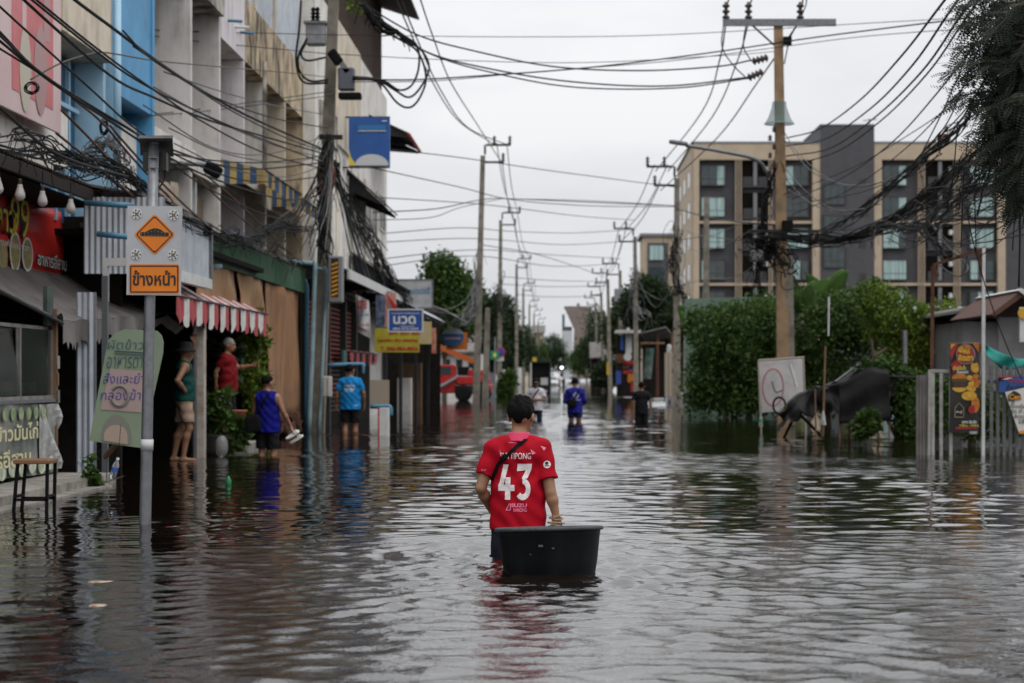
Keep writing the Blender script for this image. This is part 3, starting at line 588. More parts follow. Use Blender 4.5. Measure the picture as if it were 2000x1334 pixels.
for (y, x0, x1) in ((396, 166, 262), (457, 190, 255)):
    p0, p1 = P(x0, y, 24.0), P(x1, y + 6, 24.0); pp = tag(MB().tube([p0, p1], .035, 10).build('pipe', pvc, None, True), 'blue plastic pipe sticking out ' + ('above' if y < 400 else 'halfway down') + ' the zinc sheets', 'pipe')
# SUPER letters sign
sg = thing('sign', 'cream cut-out letters reading SUPER behind the sign pole', 'sign', P(328, 400, 31.5))
text_mb('SUPER', .30 * 1.3, .42, P(328, 382, 31.5), UX, UZ, .02, .02).build('lettering', mat('cream_sign', (.55, .50, .38), .6), sg)
for k in range(5): MB().poly([P(312 + k * 7, 398, 31.55), P(319 + k * 7, 398, 31.55), P(319 + k * 7, 362 - 6 * (k % 2), 31.55), P(312 + k * 7, 360 - 6 * (k % 2), 31.55)], (0, .04, 0)).build('letter_back', pale, sg)
MB().tube([P(328, 400, 31.6), P(328, 470, 31.6)], .03, 6).build('bracket', steel_d, sg)
# red and white striped awning
sr = mat('awning_red', (.40, .06, .065), .75, (.30, .04, .05), 4); sw = mat('awning_white', (.62, .60, .57), .75, (.48, .46, .43), 4)
stripe_awning('red and white striped awning with a scalloped edge', 0, 0, 3.16, .76, -6.62, -5.5, [sr, sw], 17, None, .42, True, .05, d0=28.3, d1=36.9)
pg_ = thing('pigeon', 'dark pigeon perched on the striped awning', 'pigeon', P(414, 560, 36.2))
def pige(p):
    d = sd_ell(p, (0, 0, .10), (.055, .12, .06), None); d = smin(d, sd_cone(p, (0, .09, .12), (0, .13, .19), .036, .026), .03); d = smin(d, sd_ell(p, (0, .14, .205), (.026, .032, .026)), .015)
    d = smin(d, sd_cone(p, (0, -.08, .09), (0, -.24, .06), .035, .012, (1.3, 1, .6)), .03); d = smin(d, sd_cone(p, (0, .165, .20), (0, .185, .195), .008, .003), .006)
    for s_ in (-1, 1): d = np.minimum(d, sd_cone(p, (s_ * .025, .01, .05), (s_ * .025, .01, -.03), .008, .007))
    return d
body_obj('body', pige, (-.12, -.3, -.05), (.12, .24, .26), .008, mat('pigeon_grey', (.03, .032, .036), .7, (.015, .016, .018), 20), pg_); pg_.rotation_euler = (0, 0, R(-75)); pg_.location = P(416, 552, 36.0)
# column and door jamb by the leaning man
tag(MB().box(P(384, 905, 30.6), P(400, 615, 30.7) + Vector((0, .12, 0))).build('post', mat('tiled_post', (.42, .38, .34), .7, (.28, .22, .17), 6)), 'pale tiled shop post beside the man in the green vest', 'post')
tag(MB().box(P(378, 905, 30.2), P(383, 600, 30.25)).build('post', steel), 'thin steel post in front of the tiled one', 'post')
# green sheet fascia and tan tarpaulins
gf = thing('shop_canopy', 'green corrugated fascia with hanging tan tarpaulins', 'awning', (-5.8, 33, 3))
MB().corr((-5.78, 31.2, 3.12), (0, 13.4, 0), (0, 0, .50), .10, .016, .006).build('fascia', green_sheet, gf)
MB().corr((-6.6, 31.2, 3.95), (0, 13.4, 0), (.84, 0, -.32), .10, .016, .006).build('roof_sheet', mat('mossy_roof', (.07, .075, .04), .9, (.03, .035, .02), 6), gf)
tan = mat('tan_tarpaulin', (.36, .215, .105), .75, (.25, .135, .06), 1.4, .3, 8, streak=(.08, .04, .02), samt=.75); tan2 = mat('rust_tan_tarpaulin', (.33, .16, .065), .8, (.24, .12, .06), 1.1, .3, 8, streak=(.05, .03, .018), samt=.9)
def curtain(a, b_, z0, z1, m, tilt=.0, x=-5.84):
    MB().sheet(lambda u, v: Vector((x + .04 * math.sin(u * 17 + 1) * (1 - .4 * v) + .03 * math.sin(u * 7 + 5 * v), a + (b_ - a) * u, z0 + tilt * u + .04 * math.sin(u * 9) * (1 - v) + (z1 - z0 - tilt * u) * v)), 30, 10, .006).build('tarpaulin', m, gf, True)
curtain(31.4, 35.6, 2.42, 3.2, tan, .05); curtain(35.7, 39.0, 2.42, 3.2, tan, -.12); curtain(39.1, 44.2, .35, 3.2, tan2)
MB().sheet(lambda u, v: Vector((-5.80 + .08 * math.sin(u * 23 + v * 3), 40.5 + 3.6 * u, .06 + .12 * math.sin(u * 11) + .34 * v)), 24, 4, .005).build('tarpaulin_hem', rust, gf, True)
MB().box((-7.45, 37.5, -.1), (-7.4, 46, 3.9)).build('back_wall', dark, gf); MB().box((-7.4, 45.2, -.1), (-5.95, 45.3, 3.7)).build('side_wall', dark_brown, gf)
# pipes by the pole
def pipe(label, pts, r, m, name='pipe'): return tag(MB().tube(catmull([P(*p) for p in pts], 4) if len(pts) > 2 else [P(*p) for p in pts], r, 10).build(name, m, None, True), label, 'pipe')
pipe('teal drain pipe dropping from the gutter in front of the concrete pole', [(492, 508, 43.5), (560, 511, 43.7), (606, 514, 44), (613, 517, 44), (615, 530, 44), (609, 700, 44), (603, 850, 44)], .055, pvc_t)
pipe('thin teal pipe just right of the drain pipe', [(612, 524, 44.2), (632, 527, 44.2), (637, 536, 44.2), (630, 700, 44.2), (622, 850, 44.2)], .04, pvc_t)
pipe('blue-green pipe left of the drain pipe', [(585, 548, 44.6), (597, 552, 44.6), (599, 600, 44.6), (597, 850, 44.6)], .05, pvc)
pipe('blue plastic gutter pipe under the white box', [(405, 518, 33), (431, 521, 33.2)], .05, pvc_t)
so_ = thing('solar_panel', 'small blue solar panel on the green roof', 'solar panel', P(465, 470, 37))
MB().poly([P(447, 452, 37), P(475, 456, 37), P(489, 480, 36.4), P(460, 474, 36.4)], (0, .03, -.02)).build('panel', mat('solar_cells', (.05, .07, .16), .25, (.16, .18, .30), 20), so_)
MB().tube([P(468, 470, 36.8), P(468, 500, 37)], .02, 6).build('bracket', steel_d, so_)
lamp = thing('wall_lamp', 'floodlight on a grey arm reaching out from the shophouse', 'lamp', P(415, 330, 33))
MB().tube([P(333, 318, 33), P(412, 323, 33)], .035, 8).build('arm', steel, lamp); MB().pillow(P(416, 332, 33), (.30, .2, .22), Matrix.Rotation(R(30), 3, 'Y')).build('lamp_head', black_paint, lamp)
# ---------------- farther shops
XS = -6.0
sh = thing('shop', 'dark slatted shop front with red strips behind the blue T-shirt man', 'shop', (XS, 47, -.2))
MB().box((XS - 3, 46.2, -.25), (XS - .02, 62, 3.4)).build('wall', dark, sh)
redslat = mat('red_slat', (.26, .03, .025), .7, (.05, .012, .01), 5); drk = mat('dark_slat', (.03, .02, .018), .8)
for k in range(24):
    z = .35 + k * .115
    for a, b_ in ((46.6, 49.6), (50.6, 53.4), (54.2, 56.2)): MB().box((XS - .018, a, z), (XS + .01, b_, z + .05)).build('slat', redslat if k % 7 > 3 or k > 12 else drk, sh)
for d in (50.1, 53.8, 56.6): MB().box((XS - .017, d - .12, -.3), (XS + .14, d + .12, 3.3)).build('post', mat('dark_post', (.02, .02, .022), .6), sh)
canopy(sh, 46.3, 61.5, 4.0, 3.75, XS - .8, -5.0, zinc, name='canopy'); MB().box((-5.02, 46.3, 3.52), (-4.96, 61.5, 3.74)).build('fascia', white_paint, sh)
MB().box((XS + .2, 52, 1.55), (XS + .26, 52.9, 1.95)).build('notice', mat('teal_board', (.03, .11, .11), .6), sh)
def board(name, label, px0, py0, px1, py1, d, m, cat='sign', t=.06, frame=None, group=None):
    a, b_ = P(px0, py1, d), P(px1, py0, d); r_ = thing(name, label, cat, a, group)
    MB().box(a, b_ + Vector((0, t, 0))).build('panel', m, r_)
    if frame:
        f_ = .03 * d / 40
        MB().box((a.x - f_, d - .01, b_.z), (b_.x + f_, d + t + .01, b_.z + f_)).box((a.x - f_, d - .01, a.z - f_), (b_.x + f_, d + t + .01, a.z)).box((a.x - f_, d - .01, a.z + .0005), (a.x, d + t + .01, b_.z - .0005)).box((b_.x, d - .01, a.z + .0005), (b_.x + f_, d + t + .01, b_.z - .0005)).build('frame', frame, r_)
    return r_
def btext(r_, body, px, py, wpx, hpx, d, m, bold=.01): return text_mb(body, wpx * d / F, hpx * d / F, P(px, py, d - .008), UX, UZ, bold, .004).build('lettering', m, r_)
blue_sign = mat('blue_sign', (.012, .075, .32), .4)
b1 = board('hanging_sign', 'blue massage sign with white Thai lettering', 760, 606, 824, 646, 52, blue_sign, frame=white_paint)
btext(b1, 'นวดแผนไทยเพื่อสุขภาพ', 792, 612, 54, 5, 52, white_ink); btext(b1, 'นวด', 790, 625, 44, 16, 52, white_ink, .03); btext(b1, 'รับนอกสถานที่', 795, 637, 26, 4, 52, white_ink); btext(b1, '084-4161059', 792, 642, 50, 4.5, 52, white_ink, .02)
b2 = board('banner', 'yellow laundry banner with red lettering under the blue sign', 732, 641, 819, 688, 54, mat('yellow_vinyl', (.52, .45, .03), .6, (.42, .36, .03), 3), 'banner', .02)
btext(b2, 'ซัก อบ รีด', 790, 650, 60, 8, 54, red_ink, .03); btext(b2, 'Laundry dry cleaning', 777, 665, 78, 9, 54, red_ink, .03); btext(b2, 'T. 096-984-8826', 780, 681, 74, 8, 54, red_ink, .04)
b3 = board('signboard', 'white signboard on the roof with faded blue lettering', 768, 548, 843, 600, 64, mat('white_board', (.46, .47, .48), .6, (.33, .34, .35), 3), frame=steel)
btext(b3, 'แบตเตอรี่', 818, 567, 44, 14, 64, mat('pale_blue_ink', (.12, .26, .38), .7), .03)
b4 = thing('banner', 'white vertical cloth banner hanging on the black post', 'banner', P(706, 652, 50))
MB().sheet(lambda u, v: P(694 + u * 27 + 3 * v, 574 + u * 12 + v * 72 + 4 * u, 50) + Vector((0, .05 * math.sin(u * 6 + v * 3), 0)), 8, 8, .006).build('cloth', mat('offwhite_vinyl', (.46, .42, .38), .7), b4)
MB().sheet(lambda u, v: P(699 + u * 21 + 2 * v, 577 + u * 10 + v * 60, 49.9) + Vector((0, .05 * math.sin(u * 6 + v * 3), 0)), 8, 8, .006).build('print', mat('white_vinyl', (.60, .60, .62), .6), b4)
text_mb('ขาย', .22, .22, P(708, 595, 49.75), UX, UZ, .03, .0).build('lettering', red_ink, b4); text_mb('หมู 129', .24, .10, P(710, 616, 49.75), UX, UZ, .02, .0).build('lettering', blue_ink, b4); text_mb('โทร 02', .22, .10, P(712, 634, 49.75), UX, UZ, .02, .0).build('lettering', red_ink, b4)
b5_ = board('banner', 'dark blue pennant behind the white cloth banner', 734, 576, 752, 640, 52.5, mat('navy_vinyl', (.03, .05, .12), .6, (.20, .22, .28), 7), 'banner', .02)
b6 = board('banner', 'pink and red board left of the blue massage sign', 752, 572, 774, 640, 55, mat('salmon_vinyl', (.52, .20, .16), .6, (.55, .40, .36), 4), 'banner', .02)
MB().poly([P(752, 570, 54.9), P(780, 604, 54.9), P(768, 606, 54.9)], (0, .02, 0)).build('print', red_ink, b6)
b7 = board('banner', 'pale yellow and white poster at the end of the shops', 818, 628, 843, 672, 58, mat('poster_yellow', (.50, .38, .12), .6, (.45, .42, .36), 3), 'banner', .02)
b8 = board('banner', 'narrow orange-red pennant beside the yellow poster', 843, 640, 852, 690, 58.5, mat('orange_red_vinyl', (.45, .09, .03), .6, (.50, .35, .28), 5), 'banner', .02)
b9 = board('sign', 'narrow red and white vertical plate on the pipes', 637, 604, 642, 660, 44.6, red_ink, t=.02); btext(b9, '1\n7\n9\n3', 639.5, 630, 3, 42, 44.6, white_ink, .02)
b10 = board('sign', 'small red and white strip below the vertical plate', 633, 676, 638, 730, 44.7, mat('red_white_strip', (.6, .6, .58), .6), t=.02); MB().box(P(633, 727, 44.69), P(638, 700, 44.68)).build('print', red_ink, b10)
stripe_awning('black and red scalloped awning under the yellow banner', 0, 0, 1.98, .06, XS + .2, XS + .3, [sr, black_paint], 9, None, .34, True, d0=53.2, d1=60.8).location.x += .0
# garage opening with car shape and clutter
gr = thing('shop', 'open dark garage beyond the laundry banner', 'shop', (XS, 62, -.2))
MB().box((XS - 4, 62.01, -.25), (XS - 3.9, 84, 3.6)).build('back_wall', dark_brown, gr); MB().box((XS - 4, 61.99, 3.4), (-5.1, 84, 3.55)).build('roof_sheet', zinc_d, gr)
for d in (63, 69, 76, 83): MB().box((XS + .3, d, -.3), (XS + .42, d + .12, 3.4)).build('post', mat('dark_post', (.02, .02, .022), .6), gr)
MB().box((XS - 3.8, 66, -.2), (XS - .6, 66.2, 1.5)).build('partition', mat('pale_wall', (.30, .29, .27), .8), gr)
MB().sheet(lambda u, v: Vector((-5.7 + 1.3 * v, 62 + 12 * u, 3.75 - .05 * v - .45 * v * v)), 12, 6, .02).build('canopy', zinc, gr)
MB().sheet(lambda u, v: Vector((-5.5 + 1.4 * v, 76 + 9 * u, 4.0 - .45 * v * v)), 12, 6, .02).build('canopy', white_paint, gr)
cl = board('panel', 'beige board standing by the black post', 722, 742, 760, 797, 46, mat('beige_board', (.34, .29, .22), .8), 'board', .04)
bx_ = thing('box', 'white box with red edge standing in the water', 'box', P(748, 850, 42)); 
MB().box(P(741, 858, 42), P(757, 797, 42) + Vector((0, .5, 0))).build('box_body', white_paint, bx_); MB().box(P(738, 858, 41.98), P(740.6, 797, 41.98) + Vector((0, .4, 0))).build('edge', red_ink, bx_)
pipe('bent blue pipe over the white box', [(724, 794, 43), (752, 794, 43), (762, 796, 43), (763, 812, 43)], .05, pvc)
mtb = thing('meter_box', 'grey-white electricity box on the concrete pole', 'box', P(630, 775, 44)); MB().bbox((P(631, 775, 44) + P(648, 735, 44)) / 2, (.20, .14, .46), .02).build('casing', mat('meter_grey', (.45, .44, .42), .6), mtb); MB().box(P(641, 774, 43.9), P(647.5, 736, 43.92)).build('door', white_paint, mtb)
pipe('horizontal blue pipe along the slatted shop', [(640, 713, 47), (705, 711, 47.5), (709, 716, 47.5), (709, 730, 47.5)], .045, pvc)
# round drinks sign on an orange board
ov = thing('hanging_sign', 'oval blue and white drinks sign on an orange board', 'sign', P(885, 680, 84))
MB().box(P(872, 683, 84), P(913, 649, 84.06)).build('board', mat('orange_board', (.55, .14, .012), .6), ov)
def ell2(px, py, rx, ry, d, a0, a1, m, nm): MB().poly([P(px + rx * math.cos(R(t)), py - ry * math.sin(R(t)), d) for t in np.linspace(a0, a1, 28)], (0, .02, 0)).build(nm, m, ov)
ell2(884, 658, 22.5, 18.5, 83.9, 0, 360, mat('pale_grey_disc', (.42, .43, .46), .4), 'disc'); 
MB().poly([P(884 + 22 * math.cos(t), 658 - 18 * math.sin(t), 83.86) for t in np.linspace(R(20), R(-200), 28)], (0, .02, 0)).build('blue_field', mat('drink_blue', (.02, .11, .27), .4), ov)
MB().box(P(869, 663, 83.84), P(900, 659, 83.85)).build('print', mat('pale_red_ink', (.5, .3, .32), .6), ov); MB().tube([P(872, 640, 84), P(872, 628, 84)], .04, 6).build('bracket', steel_d, ov)
MB().box((-12, 86, -.3), (-5.3, 86.1, 4.2)).build('end_wall', dark_brown, gr)
for k, (x, z, w, h_, m) in enumerate(((-6.6, .6, .9, 1.2, wood), (-7.4, .5, .6, 1.0, rust), (-6.0, .4, .5, .8, pl_grey), (-6.9, 1.9, .8, .5, zinc_d))): MB().box((x, 80 - k * 4, z - .9), (x + w, 80.5 - k * 4, z + h_)).build('stacked_goods', m, gr)
# ================================================================== SIGN POST, STOOL, SMALL THINGS ON THE LEFT
dS = 16.9; sS = sc(dS)
sp = thing('road_sign', 'grey steel post with orange speed bump warning sign', 'road sign', P(285, 1025, dS) - Vector((0, 0, .6)))
pb0, pt = P(283.5, 1030, dS) - Vector((.03, 0, .6)), P(301, 281, dS)
MB().tube([pb0, P(283.5, 1025, dS), P(293, 560, dS), pt], [.052, .050, .046, .044], 20).build('post', steel, sp, True)
MB().lathe([(.046, 0), (.046, .01), (.01, .016)], 18, pt).build('post_cap', steel, sp, True)
MB().tube([P(287, 880, dS), P(287.6, 858, dS)], .053, 20).build('tape_band', mat('grey_tape', (.50, .50, .50), .6), sp, True)
dB_ = dS - .07
def SB(px, py, o=0): return P(px, py, dB_ - o)
tl, tr_, br, bl = (249, 402), (355, 403), (352, 577), (247, 576)
bd = MB().poly([SB(*q) for q in (bl, br, tr_, tl)], (0, .035, 0)).build('board', mat('pale_grey_board', (.42, .43, .45), .5, (.36, .37, .39), 4), sp)
def onb(pts, off, m, nm, par): return MB().poly([SB(*p, off) for p in pts], (0, .002, 0)).build(nm, m, par)
org_m = mat('orange_sheeting', (.72, .20, .004), .45, (.64, .165, .004), 3)
def dia(cx, cy, r, rc=3): 
    o = []
    for a in range(4):
        t = R(90 * a - 90); ux, uy = math.cos(t), math.sin(t); px_, py_ = -uy, ux
        o += [(cx + ux * (r - rc) - px_ * rc, cy + uy * (r - rc) - py_ * rc), (cx + ux * (r - rc) + px_ * rc, cy + uy * (r - rc) + py_ * rc)]
    return o
dm = onb(dia(302, 458, 41, 3), .003, org_m, 'warning_diamond', sp)
def ring(outer, inner, off, m, nm, par):
    mb = MB(); k = len(outer); vs = [SB(*p, off) for p in outer] + [SB(*p, off) for p in inner]; vs2 = [v + Vector((0, .002, 0)) for v in vs]
    mb.add(vs, [(i, (i + 1) % k, k + (i + 1) % k, k + i) for i in range(k)]); return mb.build(nm, m, par)
ring(dia(302, 458, 37, 2), dia(302, 458, 34, 2), .0045, black_ink, 'border', dm)
bump = [(274, 461), (330, 462), (330, 454), (321, 454), (315, 449), (309, 446.5), (302, 445.5), (296, 447), (289, 450), (283, 453.5), (274, 453)]
onb(bump, .0045, black_ink, 'speed_bump_symbol', dm)
led = mat('led_lens', (.10, .085, .07), .3, (.05, .04, .035), 30)
for k in range(18):
    x = 276 + k % 9 * 6.6; y = 460 - (k // 9) * 4.5 - (max(0, 5 - abs(x - 302) * .28) if k // 9 else 0)
    MB().lathe([(.0045, 0), (.004, .002), (.001, .003)], 8, SB(x, y, .007), M=Matrix.Rotation(R(90), 3, 'X')).build('led', mat('led_grey', (.20, .18, .16), .3), dm)
for cx, cy in ((267, 418), (339, 420), (266, 497), (338, 498)):
    c_ = MB().lathe([(.046, 0), (.046, .004), (.001, .0045)], 24, SB(cx, cy, .001), M=Matrix.Rotation(R(90), 3, 'X')).build('flasher', mat('flasher_pale', (.58, .57, .54), .4), sp)
    for k in range(12):
        rr = 0 if k == 0 else (3.4 if k < 5 else 7.6); a = R(45 + 90 * k) if k < 5 else R(360 / 7 * k)
        MB().lathe([(.0075, 0), (.006, .003), (.001, .004)], 8, SB(cx + rr * math.cos(a), cy + rr * math.sin(a), .007), M=Matrix.Rotation(R(90), 3, 'X')).build('led', led, c_)
def rr_(x0, y0, x1, y1, r=3):
    o = []
    for cx, cy, a0 in ((x1 - r, y0 + r, -90), (x1 - r, y1 - r, 0), (x0 + r, y1 - r, 90), (x0 + r, y0 + r, 180)):
        for t in (0, 30, 60, 90): o.append((cx + r * math.cos(R(a0 + t)), cy + r * math.sin(R(a0 + t))))
    return o
pl_ = onb(rr_(252, 516, 350, 574), .003, org_m, 'text_plate', sp)
ring(rr_(254, 518.5, 348.5, 571.5), rr_(256.5, 521, 346, 569, 2), .0045, black_ink, 'border', pl_)
text_mb('ข้างหน้า', 84 / sS, 30 / sS, SB(301, 543, .004), UX, UZ, .025, .002).build('lettering', black_ink, pl_)
for y in (448, 530):
    MB().box(P(262, y + 4, dS - .035), P(338, y, dS - .028)).build('bracket', steel, sp)
ct = MB().box(P(279, 333, dS + .06), P(329, 300, dS + .16)).build('control_box', mat('black_box', (.012, .012, .013), .5), sp)
for y in (307, 327): MB().tube([P(290, y, dS - .05), P(310, y + 1, dS - .05)], .006, 6).build('clamp', steel, ct); 
spn = MB().poly([P(272, 266, dS - .1), P(337, 268, dS - .1), P(339, 299, dS + .34), P(274, 297, dS + .34)], (0, .01, -.03)).build('solar_panel', mat('panel_back', (.025, .024, .022), .5, (.05, .04, .03), 20), sp)
MB().box(P(271, 270, dS - .12), P(338, 265, dS - .105)).build('panel_edge', steel, spn)
MB().tube(catmull([P(322, 333, dS + .1), P(321, 350, dS + .1), P(312, 366, dS)], 5), .008, 6).build('wire', black_cable, sp)
# stool
stl = thing('stool', 'wooden-topped stool with black metal legs standing in the water', 'stool', P(62, 1000, 18.5) - Vector((0, 0, .15)))
q = [P(30, 906, 18.5), P(102, 908, 18.6)]; zt = q[0].z; x0, x1 = q[0].x, q[1].x
MB().bbox(((x0 + x1) / 2, 18.62, zt + .02), (x1 - x0 + .02, .34, .042), .008).build('seat', mat('varnished_wood', (.22, .105, .045), .5, (.13, .06, .028), 7, stretch=(.2, 1, 1)), stl)
for sx in (0, 1):
    for sy in (0, 1):
        bx0 = (x0 + .02 if sx == 0 else x1 - .02); by = 18.49 + .28 * sy; fo = (-.05 if sx == 0 else -.01)
        MB().poly([(bx0 - .014, by, zt), (bx0 + .014, by, zt), (bx0 + .014 + fo, by, -.15), (bx0 - .014 + fo, by, -.15)], (0, .028, 0)).build('leg', black_paint, stl)
for by in (18.49, 18.77): MB().box((x0 - .01, by, .10), (x1 - .02, by + .022, .125)).build('stretcher', black_paint, stl)
for bx0 in (x0 - .005, x1 - .035): MB().box((bx0, 18.52, .131), (bx0 + .022, 18.765, .155)).build('stretcher', black_paint, stl)
# tilted green menu board with handwriting
gb = thing('menu_board', 'tilted pale green board with handwritten Thai menu behind the sign post', 'board', P(245, 870, 20.5))
dG = 20.6
gm_ = mat('pale_green_board', (.22, .28, .19), .6, (.19, .24, .165), 2)
outl = [(174, 861), (277, 875), (318, 690), (319, 668), (315, 655), (306, 646), (243, 643), (225, 650), (212, 664), (206, 690)]
MB().poly([P(x, y, dG) for x, y in outl][::1], (0, .02, 0)).build('board', gm_, gb)
MB().poly([P(196, 800, dG - .006), P(280, 806, dG - .006), P(296, 726, dG - .006), P(215, 720, dG - .006)], (0, .003, 0)).build('pink_field', mat('pale_pink_print', (.38, .28, .27), .7), gb)
ue = Vector((1, 0, .03)).normalized()
for bd_, px, py, w, hh, m in (('ผัดข้าว', 246, 672, 70, 20, 'green_marker'), ('อาหารตาม', 250, 708, 82, 22, 'green_marker'), ('สั่งและยำ', 242, 738, 80, 22, 'violet_marker'), ('กล่องข้า', 236, 770, 78, 22, 'violet_marker')):
    text_mb(bd_, w * dG / F, hh * dG / F, P(px, py, dG - .011), UX, Vector((.12, 0, 1)), -.006, .0).build('lettering', mat(m, (.04, .10, .12) if m[0] == 'g' else (.06, .05, .26), .7), gb)
MB().tube([P(224, 685, dG - .012), P(285, 689, dG - .012)], .006, 5).build('underline', MATS['green_marker'], gb); MB().tube([P(224, 690, dG - .012), P(285, 694, dG - .012)], .004, 5).build('underline', MATS['green_marker'], gb)
hg = mat('pale_grey_print', (.20, .20, .17), .7); sk = mat('pale_skin_print', (.40, .30, .24), .7)
MB().poly([P(198 + 58 * u, 868 - .3 * 0 + 8 * u - 8, dG - .005) for u in np.linspace(0, 1, 6)] + [P(227 + 30 * math.cos(t), 856 - 46 * math.sin(t), dG - .005) for t in np.linspace(0, math.pi, 16)], (0, .003, 0)).build('print', hg, gb)
MB().poly([P(203 + 46 * u, 861 + 7 * u, dG - .010) for u in np.linspace(0, 1, 6)] + [P(226 + 23 * math.cos(t), 852 - 22 * math.sin(t), dG - .010) for t in np.linspace(0, math.pi, 16)], (0, .003, 0)).build('print', sk, gb)
MB().tube([P(234 + 17 * math.cos(t), 773 - 20 * math.sin(t), dG - .010) for t in np.linspace(R(200), R(500), 16)], .018, 5).build('print', hg, gb)
MB().tube([P(205, 893, 20.9), P(232, 862, 20.7), P(250, 800, 20.75), P(262, 700, 20.9)], .028, 8).build('support_stick', wood, gb)
bt = thing('water_bottle', 'small clear bottle with blue label hanging by the green board', 'bottle', P(219, 936, 20.4))
cB = P(219, 935, 20.4); Mb = Matrix.Rotation(R(16), 3, 'Y'); clear = mat('clear_plastic', (.75, .80, .82), .12, trans=.85)
MB().lathe([(.02, 0), (.034, .008), (.034, .14), (.028, .165), (.014, .19), (.014, .20)], 16, cB, M=Mb).build('bottle_body', clear, bt, True); MB().lathe([(.0352, .075), (.0352, .12)], 16, cB, M=Mb).build('bottle_label', mat('label_blue', (.04, .10, .42), .5), bt); MB().lathe([(.016, .20), (.016, .222), (.004, .224)], 12, cB, M=Mb).build('bottle_cap', white_ink, bt)
MB().tube([cB + Mb @ Vector((0, 0, .22)), P(236, 830, 20.5)], .003, 4).build('string', black_cable, bt)
sb = thing('sack', 'clear plastic bag of rubbish beside the potted plant', 'bag', P(432, 888, 31)); MB().pillow(P(433, 872, 31), (.20, .22, .34), e=.9).build('plastic', mat('thin_plastic', (.6, .6, .6), .2, trans=.7, bump=.8, bscale=14), sb, True)
fb = tag(MB().lathe([(.02, 0), (.035, .01), (.035, .09), (.02, .12), (.012, .14)], 12, P(446, 947, 23) - Vector((0, 0, .04))).build('can', mat('green_can', (.01, .16, .05), .4), None, True), 'small green container floating on the water', 'litter')
for i, (px, py) in enumerate(((196, 1138), (191, 1184))):
    d = CZ * F / (py - VY); c_ = P(px, py, d); tag(MB().pillow(c_, (.16 if i == 0 else .09, .10, .02)).build('floating_wrapper', mat('brown_litter', (.20, .10, .05), .6, (.4, .36, .3), 20), None, True), ('larger' if i == 0 else 'smaller') + ' scrap of litter floating at lower left', 'litter')
# ================================================================== POLES
def insulator(p, par, h=.36, r=.09, m=None, M=None):
    pr = []
    n = 3
    for k in range(n): z = h * k / n; pr += [(r * .45, z), (r, z + h * .10), (r * .85, z + h * .18), (r * .45, z + h * .25)]
    return MB().lathe(pr + [(r * .4, h), (.01, h + .02)], 12, p, M=M).build('insulator', m or mat('brown_porcelain', (.045, .022, .016), .3), par, True)
def hpole(label, base, top, w=.20, arm=0, armh=.0, m=pole_con, twin=False, arms=True):
    b_, t_ = Vector(base), Vector(top); r_ = thing('utility_pole', label, 'utility pole', (b_.x, b_.y, -.6), 'utility poles')
    lo_ = b_ + (b_ - t_) * ((b_.z + .6) / (t_.z - b_.z)); lo_.z = -.6; k = w / 2
    def col(dx):
        vs = []; o = Vector((dx, 0, 0))
        for p, f_ in ((lo_, 1.25), (t_, .8)): vs += [p + o + Vector((-k * f_, -k * f_ * .7, 0)), p + o + Vector((k * f_, -k * f_ * .7, 0)), p + o + Vector((k * f_, k * f_ * .7, 0)), p + o + Vector((-k * f_, k * f_ * .7, 0))]
        return vs
    fs = [(0, 3, 2, 1), (4, 5, 6, 7), (0, 1, 5, 4), (1, 2, 6, 5), (2, 3, 7, 6), (3, 0, 4, 7)]
    MB().add(col(0), fs).build('post', m, r_)
    if twin:
        tz = t_; t_ = lo_.lerp(t_, twin); MB().add(col(w * 1.55), fs).build('brace_post', m, r_); t_ = tz
    if arms:
        s_ = arm if arm else 1; z = t_.z
        def bar(p, q, wd=.09): MB().obox((p + q) / 2, ((q - p).length, wd, wd), (q - p).to_track_quat('X', 'Z').to_matrix()).build('cross_arm', steel_d, r_)
        a0 = t_ + Vector((s_ * .1, -.06, .05)); a1 = a0 + Vector((0, 0, .42)); a2 = a1 + Vector((s_ * 1.15, 0, 0)); bar(a0, a1); bar(a1 + Vector((s_ * .046, 0, 0)), a2)
        c0 = t_ + Vector((s_ * .1, -.06, -.30)); c1 = c0 + Vector((s_ * .85, 0, 0)); bar(c0, c1)
        for p in (a1 + Vector((s_ * .42, 0, .045)), a2 + Vector((-s_ * .04, 0, .045)), c1 + Vector((-s_ * .04, 0, .045))): insulator(p, r_)
    return r_
# near left pole, leaning
lp = hpole('leaning concrete pole with transformer and cables at the shophouses', P(620, 840, 44.5), P(658, -180, 44.5), .26, arms=False)
cw = P(620, 90, 44.2)
tr = MB().bbox(P(617, 68, 44.3), (.42, .34, .48), .03).build('transformer', mat('transformer_grey', (.26, .27, .28), .5, (.18, .18, .19), 6), lp); MB().obox(P(617, 46, 44.3), (.50, .42, .05)).build('lid', steel, tr)
for dx in (-5, 3): MB().lathe([(.03, 0), (.07, .04), (.03, .08), (.07, .12), (.03, .16), (.07, .2), (.03, .24), (.06, .28), (.03, .34)], 10, P(617 + dx, 44, 44.3)).build('bushing', black_paint, tr, True)
MB().bbox(P(677, 155, 44.2), (.36, .3, .50), .03).build('junction_box', mat('box_blue_grey', (.10, .11, .13), .5), lp); MB().bbox(P(655, 112, 44.1), (.22, .2, .36), .04, Matrix.Rotation(R(-35), 3, 'Y')).build('switch', black_paint, lp); MB().obox(P(668, 125, 44.1), (.12, .1, .45), Matrix.Rotation(R(-35), 3, 'Y')).build('switch_arm', steel, lp); MB().bbox(P(684, 188, 44.2), (.5, .3, .14), .02).build('tray', black_paint, lp)
for (y, w) in ((268, .52), (322, .4)): MB().obox(P(646, y, 44.2), (w, .1, .10)).build('cross_arm', steel_d, lp)
